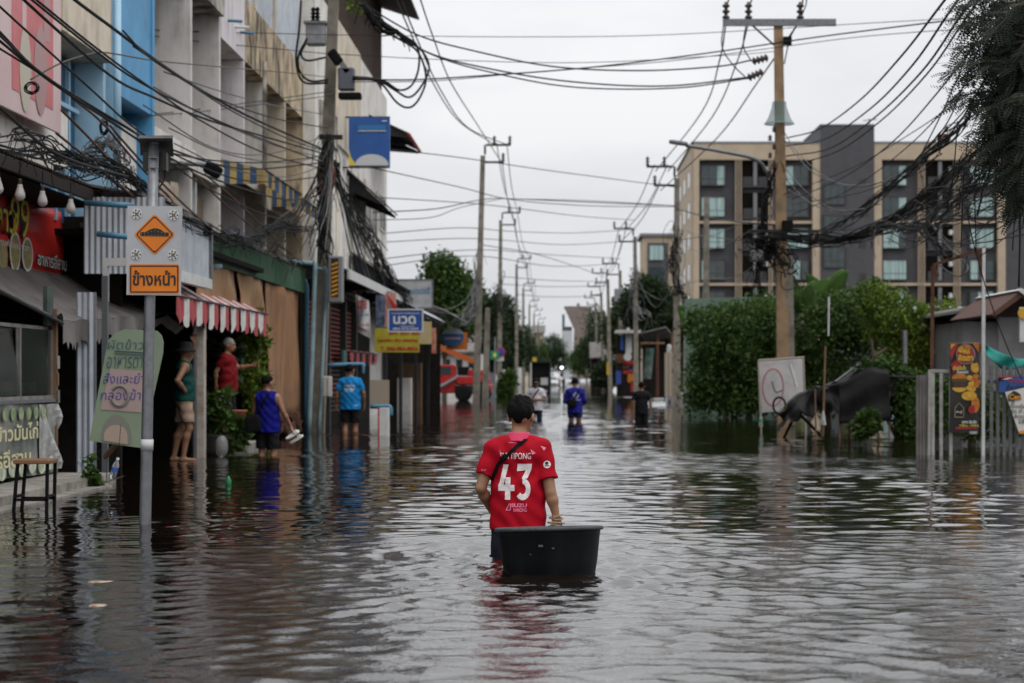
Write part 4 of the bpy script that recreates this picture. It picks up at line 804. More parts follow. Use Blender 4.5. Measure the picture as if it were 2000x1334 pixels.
# warning light box on the pole
wb = thing('signal_box', 'grey box with black and yellow diagonal stripes on the leaning pole', 'box', P(656, 592, 44))
MB().bbox((P(641, 592, 44) + P(671, 500, 44)) / 2, (.33, .26, 1.04), .03).build('casing', mat('signal_grey', (.22, .22, .23), .5), wb)
cxs = P(655, 545, 43.84); nst = 8
for k in range(nst):
    z0 = cxs.z - .38 + k * .095; MB().poly([(cxs.x - .085, 43.845, z0), (cxs.x + .055, 43.845, z0 + .05), (cxs.x + .055, 43.845, z0 + .098), (cxs.x - .085, 43.845, z0 + .048)], (0, -.004, 0)).build('stripe', mat('stripe_yellow', (.62, .27, .01), .5) if k % 1 == 0 else black_ink, wb)
MB().box((cxs.x - .095, 43.858, cxs.z - .39), (cxs.x + .065, 43.865, cxs.z + .46)).build('stripe_panel', black_ink, wb)
hpole('tall pole, second on the left side', P(930, 790, 89), P(943, 304, 89), .26, 1, twin=.42)
for i, (bx, tx, ty, d, w_) in enumerate(((975, 978, 430, 127, 'third'), (1009, 1009, 516, 172, 'fourth'), (1023, 1022, 562, 215, 'fifth'), (1034, 1034, 594, 262, 'sixth'), (1043, 1043, 612, 305, 'seventh'), (1051, 1051, 628, 350, 'eighth'))):
    hpole('%s pole on the left side counting from the camera' % w_, P(bx, VY + CZ * F / d, d), P(tx, ty, d), .26, 1)
# right side poles
hpole('tall pole with street light bracket in front of the flats', P(1322, VY + CZ * F / 82, 82), P(1322, 348, 82), .26, -1, twin=.5)
hpole('bare thin pole without arms right of the tall one', P(1378, 800, 76), P(1380, 384, 76), .24, arms=False)
hpole('second pole with arms along the right side', P(1243, VY + CZ * F / 117, 117), P(1240, 462, 117), .26, -1)
pr3 = hpole('third right-hand pole carrying a grey transformer', P(1213, VY + CZ * F / 140, 140), P(1211, 528, 140), .26, -1)
MB().bbox(P(1213, 577, 139.7), (.95, .7, .95), .04).build('transformer', mat('transformer_grey', (.26, .27, .28), .5), pr3)
for i, (bx, tx, ty, d, w_) in enumerate(((1192, 1187, 545, 158, 'fourth'), (1178, 1174, 570, 185, 'fifth'), (1167, 1163, 590, 225, 'sixth'), (1155, 1152, 612, 270, 'seventh'), (1146, 1143, 628, 320, 'eighth'))):
    hpole('%s pole on the right side counting from the camera' % w_, P(bx, VY + CZ * F / d, d), P(tx, ty, d), .28, -1)
# the big tan pole on the right
dR = 49.0
rpl = hpole('tall tan concrete pole with a wide crossarm on the right', P(1531, 835, dR), P(1520, 40, dR), .26, m=pole_tan, arms=False)
MB().add([P(1538, 830, dR) + Vector((dx, dy, 0)) for dx, dy in ((0, -.1), (.2, -.1), (.2, .1), (0, .1))] + [P(1533, 500, dR) + Vector((dx, dy, 0)) for dx, dy in ((0, -.1), (.18, -.1), (.18, .1), (0, .1))], [(0, 3, 2, 1), (4, 5, 6, 7), (0, 1, 5, 4), (1, 2, 6, 5), (2, 3, 7, 6), (3, 0, 4, 7)]).build('brace_post', pole_con, rpl)
MB().box(P(1412, 50, dR - .12), P(1632, 38, dR - .02)).build('cross_arm', steel, rpl)
MB().tube([P(1470, 50, dR - .1), P(1512, 88, dR - .05)], .025, 6).build('arm_brace', rust, rpl)
for px in (1418, 1462, 1563): insulator(P(px, 38, dR - .07), rpl, .42, .10)
for (a, b_) in (((1500, 112), (1478, 118)), ((1490, 140), (1466, 150))):
    Ma = (P(*b_, dR) - P(*a, dR)).to_track_quat('Z', 'Y').to_matrix(); MB().lathe([(.04, 0), (.11, .05), (.04, .10), (.11, .15), (.04, .2), (.11, .25), (.04, .3), (.11, .35), (.04, .4)], 12, P(*a, dR - .1), M=Ma).build('insulator', MATS['brown_porcelain'], rpl, True)
MB().obox(P(1538, 80, dR - .1), (.2, .15, .2)).build('clamp', black_paint, rpl)
nt = mat('green_net', (.10, .20, .20), .8, alpha=.45); MB().lathe([(.17, 0), (.19, -.15), (.27, -.38), (.36, -.54)], 24, P(1522, 199, dR)).build('bird_guard', nt, rpl); MB().tube([P(1522, 199, dR) + Vector((.36 * math.cos(a), .36 * math.sin(a), -.54)) for a in np.linspace(0, 6.2832, 26)], .012, 5).build('guard_ring', pvc_t, rpl)
for k in range(6): insulator(P(1512 - (k % 2) * 8, 258 + k * 17, dR - .18), rpl, .13, .06); 
for y in (452, 462): MB().obox(P(1530, y, dR - .15), (1.7 if y < 460 else 1.2, .1, .08)).build('cross_arm', steel_d, rpl)
MB().bbox(P(1538, 440, dR - .2), (.26, .2, .24), .02).build('junction_box', black_paint, rpl); MB().pillow(P(1478, 500, dR), (.34, .3, .3)).build('splice_box', mat('splice_grey', (.2, .2, .2), .6), rpl)
sl_ = thing('street_lamp', 'street lamp on a long grey arm from the tan pole', 'street lamp', P(1500, 345, dR))
MB().tube(catmull([P(1514, 352, dR), P(1498, 338, dR - .1), P(1486, 318, dR - .2), P(1460, 306, dR - .4), P(1400, 294, dR - .8), P(1340, 284, dR - 1.2)], 6), .045, 8).build('arm', steel, sl_, True)
MB().pillow(P(1325, 279, dR - 1.3), (.46, .24, .10), Matrix.Rotation(R(8), 3, 'Y')).build('lamp_head', steel, sl_, True)
# blue board hanging from the far shophouse: the mascot is left out
bb = thing('hanging_sign', 'large blue advertising board hanging from the far shophouse', 'sign', P(720, 322, 56))
bl_ = mat('board_blue', (.018, .095, .34), .45, (.014, .08, .29), 2)
MB().box(P(681, 324, 56), P(762, 230, 56.15)).build('panel', bl_, bb)
MB().box(P(699, 254, 55.97), P(753, 244, 55.99)).build('print', mat('board_mid_blue', (.02, .16, .40), .45), bb); MB().box(P(699, 256.2, 55.972), P(754, 255, 55.992)).build('print', white_ink, bb); MB().box(P(746, 237, 55.97), P(756, 235.5, 55.99)).build('print', white_ink, bb)
MB().poly([P(681, 292, 55.97), P(681, 323, 55.97), P(696, 323, 55.97), P(686, 308, 55.97)], (0, .02, 0)).build('print', yellow_ink, bb); MB().poly([P(693 + 58 * u, 323, 55.96) for u in (0, 1)] + [P(726 + 33 * math.cos(t), 323 - 22 * math.sin(t), 55.96) for t in np.linspace(0, math.pi, 14)], (0, .02, 0)).build('print', mat('print_pale', (.55, .56, .58), .6), bb)
for y in (228, 326): MB().box(P(660, y + 2, 56.02), P(762, y, 56.1)).build('bracket', steel_d, bb)
# no-parking sign and green sign
ns = thing('road_sign', 'round blue and red no-parking sign with a green square sign', 'road sign', P(972, 770, 110))
MB().tube([P(967, 775, 110), P(967, 658, 110)], .05, 8).build('post', steel, ns); Mx90 = Matrix.Rotation(R(90), 3, 'X')
MB().lathe([(.26, 0), (.26, .02), (.001, .021)], 24, P(978, 687, 109.9), M=Mx90).build('disc', red_ink, ns); MB().lathe([(.19, 0), (.19, .02), (.001, .021)], 24, P(978, 687, 109.85), M=Mx90).build('disc', mat('np_blue', (.02, .05, .30), .5), ns); MB().box(P(969, 705, 109.95), P(984, 695, 109.97)).build('plate', white_paint, ns)
MB().box(P(958, 702, 109.7), P(975, 685, 109.74)).build('green_plate', mat('sign_green', (.01, .20, .10), .5), ns); MB().poly([P(966.5, 688, 109.68), P(970, 693, 109.68), P(966.5, 699, 109.68), P(963, 693, 109.68)], (0, .01, 0)).build('symbol', yellow_ink, ns)
# ================================================================== VEGETATION
def foliage(blobs, n, size, m, parent, name='crown', seed=1, asp=.42, cl=14, spread=2.2, up=.3):
    """many small folded leaves in clumps through a volume of blobs (centre, radii)"""
    g = np.random.default_rng(seed); w = np.array([b_[1][0] * b_[1][1] * b_[1][2] for b_ in blobs]) ** .72; w /= w.sum(); k = max(1, n // cl)
    bi = g.choice(len(blobs), k, p=w); dr = g.normal(size=(k, 3)); dr /= np.linalg.norm(dr, axis=1)[:, None]
    lump = np.array([1 + .34 * noise.noise(Vector(d_) * 2.1 + Vector((seed * 3.1 + b_, 0, 0))) for d_, b_ in zip(dr.tolist(), bi.tolist())])
    rad = (g.uniform(.25, 1, k) ** .5) * lump; cen = np.array([b_[0] for b_ in blobs])[bi] + dr * np.array([b_[1] for b_ in blobs])[bi] * rad[:, None]
    c = np.repeat(cen, cl, 0) + g.normal(size=(k * cl, 3)) * min(size * spread, .30 * min(b_[1][0] for b_ in blobs)); N = len(c)
    ax = g.normal(size=(N, 3)) + np.repeat(dr, cl, 0) * .8; ax[:, 2] -= up; ax /= np.linalg.norm(ax, axis=1)[:, None]
    nr = g.normal(size=(N, 3)); nr[:, 2] += 1.0; sd_ = np.cross(ax, nr); sd_ /= np.linalg.norm(sd_, axis=1)[:, None]; nn = np.cross(sd_, ax)
    L = size * g.uniform(.6, 1.3, N)[:, None]; Wd = L * asp
    v = np.stack([c, c + ax * L * .5 + sd_ * Wd * .5 + nn * L * .10, c + ax * L, c + ax * L * .5 - sd_ * Wd * .5 + nn * L * .10], 1).reshape(-1, 3)
    i = np.arange(N)[:, None] * 4; f = np.concatenate([i + np.array([0, 1, 2]), i + np.array([0, 2, 3])], 0)
    org = np.array(ORG[parent.name]); me = bpy.data.meshes.new(name); me.from_pydata((v - org).tolist(), [], f.tolist()); me.materials.append(m)
    o = bpy.data.objects.new(name, me); C.objects.link(o); o.parent = parent; return o
def trunk(parent, base, tips, r=.12, name='trunk', m=None, seed=0):
    g = random.Random(seed); base = Vector(base); mb = MB(); mid = base.lerp(sum((Vector(t) for t in tips), Vector()) / len(tips), .45); mid.x += g.uniform(-.2, .2)
    mb.tube(catmull([base, base.lerp(mid, .5) + Vector((g.uniform(-.1, .1), 0, 0)), mid], 5), list(np.linspace(r, r * .7, 11)), 8)
    for t in tips:
        t = Vector(t); q = mid.lerp(t, .5) + Vector((g.uniform(-.3, .3), g.uniform(-.2, .2), g.uniform(0, .3))); p = catmull([mid, q, t], 4); mb.tube(p, list(np.linspace(r * .55, r * .1, len(p))), 6)
    return mb.build(name, m or bark, parent, True)
def plant(name, label, cat, px_blobs, d, n, size, m, base=None, group=None, seed=1, asp=.42, tr=.1, cl=14, ry=1.0, spread=2.2, stem='trunk'):
    s_ = sc(d); bl = []; px_blobs = [(x_, y_, max(4, a_ * .84), max(4, c_ * .84), *q_) for (x_, y_, a_, c_, *q_) in px_blobs]
    for (x, y, rx, rz_, *dd) in px_blobs:
        p = P(x, y, d + (dd[0] if dd else 0)); bl.append((tuple(p), (rx / s_, max(rx, rz_) / s_ * ry, rz_ / s_)))
    cx = sum(b_[0][0] for b_ in bl) / len(bl); b0 = Vector(base) if base else Vector((cx, d, -.3))
    r_ = thing(name, label, cat, b0, group); foliage(bl, n, size, m, r_, 'crown' if cat == 'tree' else 'leaves', seed, asp, cl, spread); trunk(r_, b0, [b_[0] for b_ in bl[:6]], tr, stem, seed=seed); return r_
plant('tree', 'bright leafy bush-like tree behind the tan pole and tarpaulin', 'tree', [(1590, 660, 55, 70), (1640, 625, 60, 65), (1620, 740, 80, 70), (1560, 740, 40, 70), (1690, 640, 50, 70)], 50, 11000, .15, leaf_mid, seed=3)
plant('tree', 'broad light green tree left of the rusty gate frame', 'tree', [(1740, 620, 70, 60), (1800, 650, 75, 70), (1850, 640, 45, 60), (1770, 720, 90, 70), (1705, 585, 40, 35), (1870, 690, 30, 50)], 48, 14000, .13, leaf_bright, seed=4)
plant('tree', 'tall leafy shoot rising above the bushes before the flats', 'tree', [(1712, 560, 14, 22), (1708, 590, 22, 20)], 51.5, 700, .15, leaf_mid, seed=5, tr=.04)
plant('hedge', 'dense dark bushes between the thin pole and the tan pole', 'hedge', [(1400, 660, 55, 65), (1450, 690, 60, 80), (1500, 640, 40, 60), (1390, 730, 50, 55), (1480, 740, 60, 50), (1530, 700, 40, 80), (1380, 775, 50, 35), (1450, 785, 55, 32), (1515, 780, 45, 35)], 60, 14000, .19, leaf_mid, seed=6)
plant('hedge', 'mid green shrubs at the foot of the flats beside the thin pole', 'hedge', [(1420, 625, 50, 30), (1480, 612, 45, 28), (1370, 640, 30, 40)], 64, 3600, .2, leaf_mid, seed=7)
plant('vine', 'creeper covering the fence beside the black tarpaulin', 'plant', [(1750, 745, 42, 34), (1705, 722, 38, 18), (1775, 815, 26, 62), (1765, 770, 28, 50), (1730, 718, 40, 22, .8)], 40.3, 8000, .11, leaf_mid, seed=8, asp=.7, tr=.05, ry=.4)
plant('shrub', 'small bright leafy plant in the water before the tarpaulin', 'plant', [(1688, 832, 22, 26), (1700, 822, 16, 16)], 36.5, 500, .15, leaf_mid, seed=9, asp=.6, tr=.02, cl=6)
plant('hedge', 'dark bushes behind the white gate bars', 'hedge', [(1830, 790, 50, 70), (1900, 800, 45, 60), (1960, 810, 40, 50)], 36, 4500, .12, leaf_mid, seed=10)
def banana(label, px, py, d, h_, seed, k=6):
    g = random.Random(seed); c = P(px, py, d); r_ = thing('banana_plant', label, 'banana plant', (c.x, d, -.2), 'banana plants'); top = Vector((c.x, d, c.z))
    MB().tube([(c.x, d, -.2), top], [.14, .09], 8).build('stem', mat('banana_stem', (.16, .18, .07), .7, (.10, .09, .04), 5), r_)
    for i in range(k):
        a = 2 * math.pi * i / k + g.uniform(-.3, .3); L = h_ * g.uniform(.8, 1.15); lean = g.uniform(.2, .6); dv = Vector((math.cos(a) * lean, math.sin(a) * lean, 1)).normalized(); sd_ = dv.cross(Vector((math.sin(a), -math.cos(a), .3))).normalized()
        def lf(u, v): t = u; w = .30 * L / 1.6 * math.sin(math.pi * min(1, t * .93 + .06)) ** .7; return top + dv * L * t + Vector((math.cos(a), math.sin(a), -1)) * (.16 * L * t ** 2.4) + sd_ * (w * (v * 2 - 1)) + Vector((0, 0, -.12 * abs(v * 2 - 1) * w))
        MB().sheet(lf, 10, 4, .003).build('leaf', leaf_banana, r_, True)
banana('banana plant left of the others above the bushes', 1563, 612, 54, 1.2, 1, 7); banana('banana plant in the middle above the bushes', 1612, 606, 55, 1.25, 2, 6); banana('small banana plant right of the middle one', 1655, 622, 54.5, .9, 3, 5)
banana('big banana plant by the bare thin pole', 1372, 690, 70, 2.2, 4, 7)
# left plants
plant('shrub', 'bright green leafy shrub behind the grey-haired man', 'plant', [(495, 660, 28, 50), (500, 740, 28, 60), (470, 640, 20, 40), (505, 800, 22, 45), (478, 720, 18, 50), (498, 615, 12, 14)], 37.2, 5200, .11, leaf_bright, base=(-6.0, 37.2, 0), seed=12, asp=.6, tr=.04)
plant('shrub', 'dark broad-leaved plants at the shop entrance', 'plant', [(425, 660, 22, 55), (415, 720, 16, 40), (445, 700, 22, 60)], 35.5, 1300, .20, leaf_dark, base=(-6.2, 35.5, 0), seed=13, asp=.5, tr=.03, cl=6)
pp = plant('potted_plant', 'potted plant with drooping leaves before the entrance', 'plant', [(430, 795, 28, 30), (445, 835, 30, 35), (415, 800, 14, 25), (462, 850, 16, 40)], 31.6, 420, .17, leaf_mid, base=tuple(P(430, 890, 31.6)), seed=14, asp=.6, tr=.02, cl=5, ry=.7, spread=1.6, stem='stem')
MB().lathe([(.16, .0), (.24, .12), (.27, .34), (.29, .36), (.27, .36), (.20, .30)], 20, P(423, 893, 31.6)).build('pot', mat('dark_pot', (.05, .045, .04), .7, (.09, .08, .07), 8), pp, True)
tp = tag(MB().lathe([(.10, 0), (.15, .18), (.17, .20), (.15, .21), (.1, .18)], 16, P(463, 826, 32.4)).build('plant_pot', mat('terracotta', (.30, .10, .05), .8), None, True), 'terracotta pot on the ledge beside the grey-haired man', 'pot')
lg = tag(MB().box(P(400, 893, 32.6) - Vector((0, 0, .1)), P(520, 860, 34.5)).build('ledge', concrete), 'low concrete ledge behind the potted plant', 'ledge')
plant('shrub', 'small vine with heart-shaped leaves by the zinc wall', 'plant', [(170, 905, 12, 22), (178, 930, 12, 18), (188, 945, 8, 14)], 22.3, 130, .09, leaf_mid, base=tuple(P(172, 955, 22.3)), seed=15, asp=.8, tr=.008, cl=5, stem='stem')
tag(MB().lathe([(.04, -.03), (.05, .0), (.05, .07), (.04, .09)], 12, P(174, 955, 22.3)).build('plant_pot', mat('blue_pot', (.03, .10, .17), .5), None, True), 'small blue pot under the heart-leaved vine', 'pot')
plant('shrub', 'sprig of leaves on the roof edge by the leaning pole', 'plant', [(690, 12, 8, 8), (705, 22, 7, 7), (683, 5, 6, 6)], 46, 60, .14, leaf_bright, base=tuple(P(690, 20, 46)), seed=16, tr=.01, cl=5, stem='stem')
# far trees
LT = [('big round tree behind the left shops', [(865, 530, 38, 32), (850, 580, 40, 40), (895, 575, 35, 50), (880, 630, 60, 40)], 112, leaf_mid, 7000), ('dark tree behind the second left pole', [(920, 590, 28, 45), (950, 620, 34, 50), (915, 670, 40, 45), (960, 680, 36, 50)], 135, leaf_dark, 6000),
      ('dark tree behind the third left pole', [(985, 620, 26, 50), (975, 690, 36, 50), (1005, 680, 22, 45)], 180, leaf_dark, 4500), ('far tree left of the black truck', [(1020, 670, 22, 40), (1030, 700, 24, 30), (1000, 720, 24, 30)], 235, leaf_far, 3500),
      ('rounded far tree closing the street', [(1080, 680, 26, 28), (1065, 700, 24, 26), (1095, 705, 18, 22)], 420, leaf_far, 3500), ('small far tree left of the closing tree', [(1050, 690, 18, 22), (1058, 712, 16, 16)], 380, leaf_mid, 1500),
      ('shaggy bush by the third left pole', [(992, 745, 14, 22), (985, 765, 16, 16)], 125, leaf_mid, 1300),
      ('dark tree beside the right transformer', [(1265, 575, 34, 40), (1240, 600, 26, 45), (1290, 600, 26, 45), (1270, 640, 40, 36)], 135, leaf_dark, 6500), ('tree between the right-hand poles', [(1215, 610, 20, 40), (1200, 650, 26, 45), (1225, 680, 26, 40)], 175, leaf_far, 3500),
      ('thin grey-green tree at the far right', [(1165, 640, 20, 50), (1150, 690, 26, 40), (1180, 700, 20, 40)], 240, leaf_far, 3000), ('leafy tree over the tin hut', [(1310, 640, 24, 40), (1330, 680, 26, 50), (1350, 620, 16, 30)], 96, leaf_dark, 3500), ('low tree behind the white car', [(1390, 700, 26, 40), (1350, 720, 26, 30)], 85, leaf_dark, 2500),
      ('low dark bush between the right-hand poles', [(1195, 728, 24, 30), (1175, 735, 20, 24)], 168, leaf_dark, 1500), ('pale far tree right of the closing tree', [(1125, 705, 16, 22), (1140, 715, 14, 20)], 330, leaf_mid, 1300)]
for i, (lb, bl, d, m, n_) in enumerate(LT): plant('tree', lb, 'tree', bl, d, int(n_ * 2.0), .072 * d ** .33 * .8, m, group='trees along the street', seed=40 + i, asp=.55, tr=.16, base=(P(bl[0][0], 700, d).x, d, -.7))
# hanging branches, upper right: feathery compound leaves
def hanging():
    g = random.Random(5); d = 19.5; tr = thing('tree', 'feathery dark branches hanging into the upper right corner', 'tree', (6.3, d, -.6))
    MB().tube(catmull([(6.3, d, -.6), (6.15, d, 1.5), (6.3, d + .2, 3.4), (6.1, d, 5.2), (5.9, d, 7.5)], 6), list(np.linspace(.24, .12, 25)), 10).build('trunk', bark, tr, True)
    limbs = [((2010, 20), (1870, 0), 0), ((2030, 90), (1880, 35), 0), ((2030, 130), (1872, 85), .3), ((2030, 150), (1862, 130), -.3), ((2020, 205), (1858, 190), .1), ((2030, 240), (1905, 262), .4), ((2025, 270), (1925, 305), -.2), ((2030, 200), (1915, 225), -.5), ((2020, 60), (1925, 120), .6), ((2020, 120), (1940, 200), .2), ((2030, 300), (1960, 350), .2), ((2010, 180), (1950, 280), .5), ((2030, 20), (1940, 60), -.4), ((2030, 240), (1985, 330), -.5), ((2010, 300), (1975, 365), 0), ((2020, 100), (1975, 170), -.3), ((2010, 230), (1965, 255), .7), ((2025, 30), (1985, 90), .4), ((2025, 160), (1990, 230), .1), ((2000, 350), (1985, 420), .3)]
    lv = []; wd = MB()
    for (a, b_, o) in limbs:
        p0, p1 = P(*a, d + o), P(*b_, d + o); pts = catmull([Vector((6.1, d, p0.z + .9)), p0 + Vector((0, 0, .12)), p0.lerp(p1, .5) + Vector((0, 0, .10)), p1], 6); wd.tube(pts, list(np.linspace(.028, .004, len(pts))), 5)
        Lm = (p1 - p0).length
        for k in range(int(60 + Lm * 70)):
            t = g.uniform(.25, 1); q = pts[min(len(pts) - 1, int(t * (len(pts) - 1)))] + Vector((g.uniform(-.06, .06), g.uniform(-.18, .18), g.uniform(-.1, .05))); dv = ((p1 - p0).normalized() * g.uniform(.1, .9) + Vector((g.uniform(-.9, .5), g.uniform(-.9, .9), g.uniform(-1.1, .15)))).normalized(); L = g.uniform(.16, .30)
            sv = dv.cross(Vector((g.uniform(-.4, .4), -.6, 1))).normalized(); nn = dv.cross(sv)
            for j in range(9):
                c = q + dv * L * (j + .5) / 9 + Vector((0, 0, -.12 * L * (j / 9) ** 2)); s_ = .042 * (1 - .35 * abs(j - 4) / 4)
                for sg in (-1, 1): e = sv * sg + dv * .25; lv.append((c, c + e * s_ * .5 + dv * s_ * .24 + nn * .004, c + e * s_, c + e * s_ * .5 - dv * s_ * .24))
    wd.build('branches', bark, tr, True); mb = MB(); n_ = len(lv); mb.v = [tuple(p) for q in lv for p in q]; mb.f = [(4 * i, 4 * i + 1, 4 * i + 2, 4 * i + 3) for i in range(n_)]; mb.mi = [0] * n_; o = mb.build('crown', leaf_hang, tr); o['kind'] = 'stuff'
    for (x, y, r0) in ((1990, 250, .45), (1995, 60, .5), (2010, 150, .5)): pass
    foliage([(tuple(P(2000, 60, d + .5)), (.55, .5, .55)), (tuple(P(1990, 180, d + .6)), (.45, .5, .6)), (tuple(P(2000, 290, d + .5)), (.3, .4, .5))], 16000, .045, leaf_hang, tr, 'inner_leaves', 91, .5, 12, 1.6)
hanging()
# ================================================================== THE FLATS
beige = mat('beige_render', (.50, .40, .29), .8, (.44, .345, .25), 1.0, .1, 20); dgrey = mat('dark_grey_render', (.075, .075, .082), .75, (.062, .062, .068), 1.0); cap_g = mat('grey_parapet', (.18, .185, .19), .7)
teal = mat('teal_curtain', (.46, .60, .58), .35, (.20, .32, .31), 1.2, stretch=(5, 1, .15), spec=.6, lo=.38, hi=.62); tglass = mat('tinted_glass', (.035, .055, .058), .12, (.02, .03, .034), 1.5, spec=.7); bronze = mat('bronze_frame', (.035, .030, .026), .5)
dF = 181.0; sF = sc(dF)
fl_ = thing('apartment_block', 'long beige and dark grey apartment block behind the trees', 'building', P(1354, 770, dF) * 1)
def fx(px): return (px - VX) * dF / F
def fz(py): return CZ - (py - VY) * dF / F
def fbox(x0, x1, y0, y1, out, m, nm, par=None, back=None): return MB().box((fx(x0), dF - out, fz(y1)), (fx(x1), dF + (back if back is not None else .3), fz(y0))).build(nm, m, par or fl_)
MB().box((fx(1354), dF + .31, -.6), (fx(2120), dF + 24, fz(284))).build('body', dgrey, fl_)
MB().box((fx(1354) - .06, dF + .32, -.6), (fx(1354) - .01, dF + 24, fz(282))).build('side_wall', beige, fl_)
MB().box((fx(1352) - .1, dF - .5, fz(281)), (fx(1603), dF + 24, fz(277.5))).build('parapet', cap_g, fl_); MB().box((fx(1705), dF - .5, fz(281)), (fx(1966), dF + 24, fz(277.5))).build('parapet', cap_g, fl_)
for (x0, x1, y0) in ((1354, 1365, 281), (1586, 1601, 281), (1706, 1721, 281), (1947, 1962, 281)): fbox(x0, x1, y0, 800, .45, beige, 'pilaster')
for (x0, x1) in ((1365.2, 1585.8), (1721.2, 1946.8)):
    fbox(x0, x1, 281, 313, .449, beige, 'top_band')
    for y in (432, 553): fbox(x0, x1, y, y + 5, .30, beige, 'band')
for (x0, x1) in ((1436, 1449), (1501, 1509), (1793, 1808), (1862, 1875)):
    for k in range(3 if x1 - x0 > 9 else 2):
        a = x0 + k * 5; fbox(a, a + 1.7, 313.2, 800, .44, beige, 'fin')
fbox(1601.2, 1705.8, 246, 800, .55, dgrey, 'stair_tower', back=14); fbox(1600, 1707, 244, 246, .6, cap_g, 'tower_parapet', back=14.2); fbox(1962.2, 2120, 268, 800, .2, dgrey, 'end_tower'); fbox(1750, 1890, 264, 277, -8, dgrey, 'roof_house', back=16)
def fwin(x0, x1, y0, y1, cur, out=.0, seed=0):
    g = random.Random(seed); w = MB()
    f_ = 1.7; w.box((fx(x0 + f_ + .02), dF - out - .008, fz(y1 - f_ - .02)), (fx(x1 - f_ - .02), dF - out + .04, fz(y0 + f_ + .02)))
    for a, b_, c, d_ in ((x0, x1, y0, y0 + f_), (x0, x1, y1 - f_, y1), (x0, x0 + f_, y0 + f_ + .02, y1 - f_ - .02), (x1 - f_, x1, y0 + f_ + .02, y1 - f_ - .02)): w.box((fx(a), dF - out - .10, fz(d_)), (fx(b_), dF - out + .05, fz(c)))
    wo_ = w.build('window', bronze, fl_); n = 3; ym = y0 + (y1 - y0) * .68
    for i in range(n):
        a = x0 + f_ + (x1 - x0 - 2 * f_) * i / n + .55; b_ = x0 + f_ + (x1 - x0 - 2 * f_) * (i + 1) / n - .55
        cu_ = g.random() < cur
        for (c, d_) in ((y0 + f_ + .3, ym - .6), (ym + .6, y1 - f_ - .3)): MB().box((fx(a), dF - out - .04, fz(d_)), (fx(b_), dF - out - .012, fz(c))).build('pane', teal if cu_ else tglass, wo_)
k = 0
for r_i in range(8):
    y = 322 + r_i * 61.5
    for (x0, x1, cu) in ((1368, 1417, .45), (1533, 1580, .6), (1723, 1772, .75), (1893, 1942, .8)): fwin(x0, x1, y, y + 41, cu, seed=k); k += 1
    if r_i: fwin(1606, 1650, y - 25, y + 18, .1, out=.57, seed=k); k += 1
    fbox(1677, 1690, y + 28, y + 41, .57, bronze, 'vent')
    for (x0, x1) in ((1449.5, 1500.5), (1810, 1861)):       # balconies
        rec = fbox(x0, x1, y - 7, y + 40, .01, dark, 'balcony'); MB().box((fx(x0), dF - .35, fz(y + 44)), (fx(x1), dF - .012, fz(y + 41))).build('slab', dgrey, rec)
        MB().box((fx((x0 + x1) / 2 - 4), dF - .30, fz(y + 40.5)), (fx((x0 + x1) / 2 + 3), dF - .013, fz(y - 6))).build('divider', cap_g, rec)
        for q in range(2): MB().box((fx(x0 + 1 + q * 30), dF - .33, fz(y + 40)), (fx(x0 + 20 + q * 30), dF - .30, fz(y + 24))).build('railing', mat('dark_railing', (.03, .03, .032), .6), rec)
        MB().box((fx(x1 - 9), dF - .5, fz(y + 14)), (fx(x1 - 2), dF - .2, fz(y + 5))).build('air_conditioner', white_paint, rec)
    for q in range(3):
        yy = dF + 3 + q * 7; MB().box((fx(1354) - .10, yy, fz(y + 36)), (fx(1354) - .062, yy + 3, fz(y + 6))).build('side_window', tglass, fl_)
MB().tube([P(1698, 246, dF), P(1698, 232, dF)], .05, 5).tube([P(1685, 236, dF), P(1712, 233, dF)], .04, 5).build('aerial', steel_d, fl_)
f2_ = thing('apartment_block', 'smaller beige and grey block left of the long one', 'building', P(1290, 700, 290))
def f2b(x0, x1, y0, y1, o, m, nm): MB().box((P(x0, 0, 290).x, 290 - o, P(0, y1, 290).z), (P(x1, 0, 290).x, 290 + 12, P(0, y0, 290).z)).build(nm, m, f2_)
f2b(1256, 1345, 462, 760, 0, beige, 'body'); f2b(1250, 1345, 456, 461.8, .4, cap_g, 'parapet'); f2b(1265, 1305, 474, 760, .2, dgrey, 'panel')
for r_i in range(4):
    for x in (1268, 1322): f2b(x, x + 27 if x < 1300 else x + 14, 480 + r_i * 42, 508 + r_i * 42, .5, tglass if r_i % 2 else teal, 'window')
# far building closing the street
fb_ = thing('office_building', 'far brown building with flared top closing the street', 'building', P(1130, 740, 470))
def q4(pts, m, nm, t=14): MB().poly([P(x, y, 470) for x, y in pts], (0, t, 0)).build(nm, m, fb_)
brn = mat('brown_grey_render', (.24, .19, .165), .85, (.20, .16, .14), 1); q4([(1118, 740), (1160, 740), (1156, 640), (1122, 640)], brn, 'tower'); q4([(1122, 639.9), (1156, 639.9), (1156, 601), (1104, 601)], brn, 'flared_top'); q4([(1103, 600.9), (1157, 600.9), (1157, 598), (1102, 598)], MATS['grey_parapet'], 'parapet'); q4([(1127, 597.9), (1132, 597.9), (1132, 592), (1127, 592)], brn, 'roof_house')
q4([(1097, 740), (1117.8, 740), (1117.8, 646), (1097, 646)], mat('hazy_white', (.52, .54, .56), .8), 'white_wing'); q4([(1098, 645.9), (1117, 645.9), (1117, 638), (1098, 638)], dgrey, 'band'); q4([(1098, 637.9), (1103, 637.9), (1103, 614), (1098, 614)], mat('teal_panel', (.03, .10, .13), .6), 'panel')
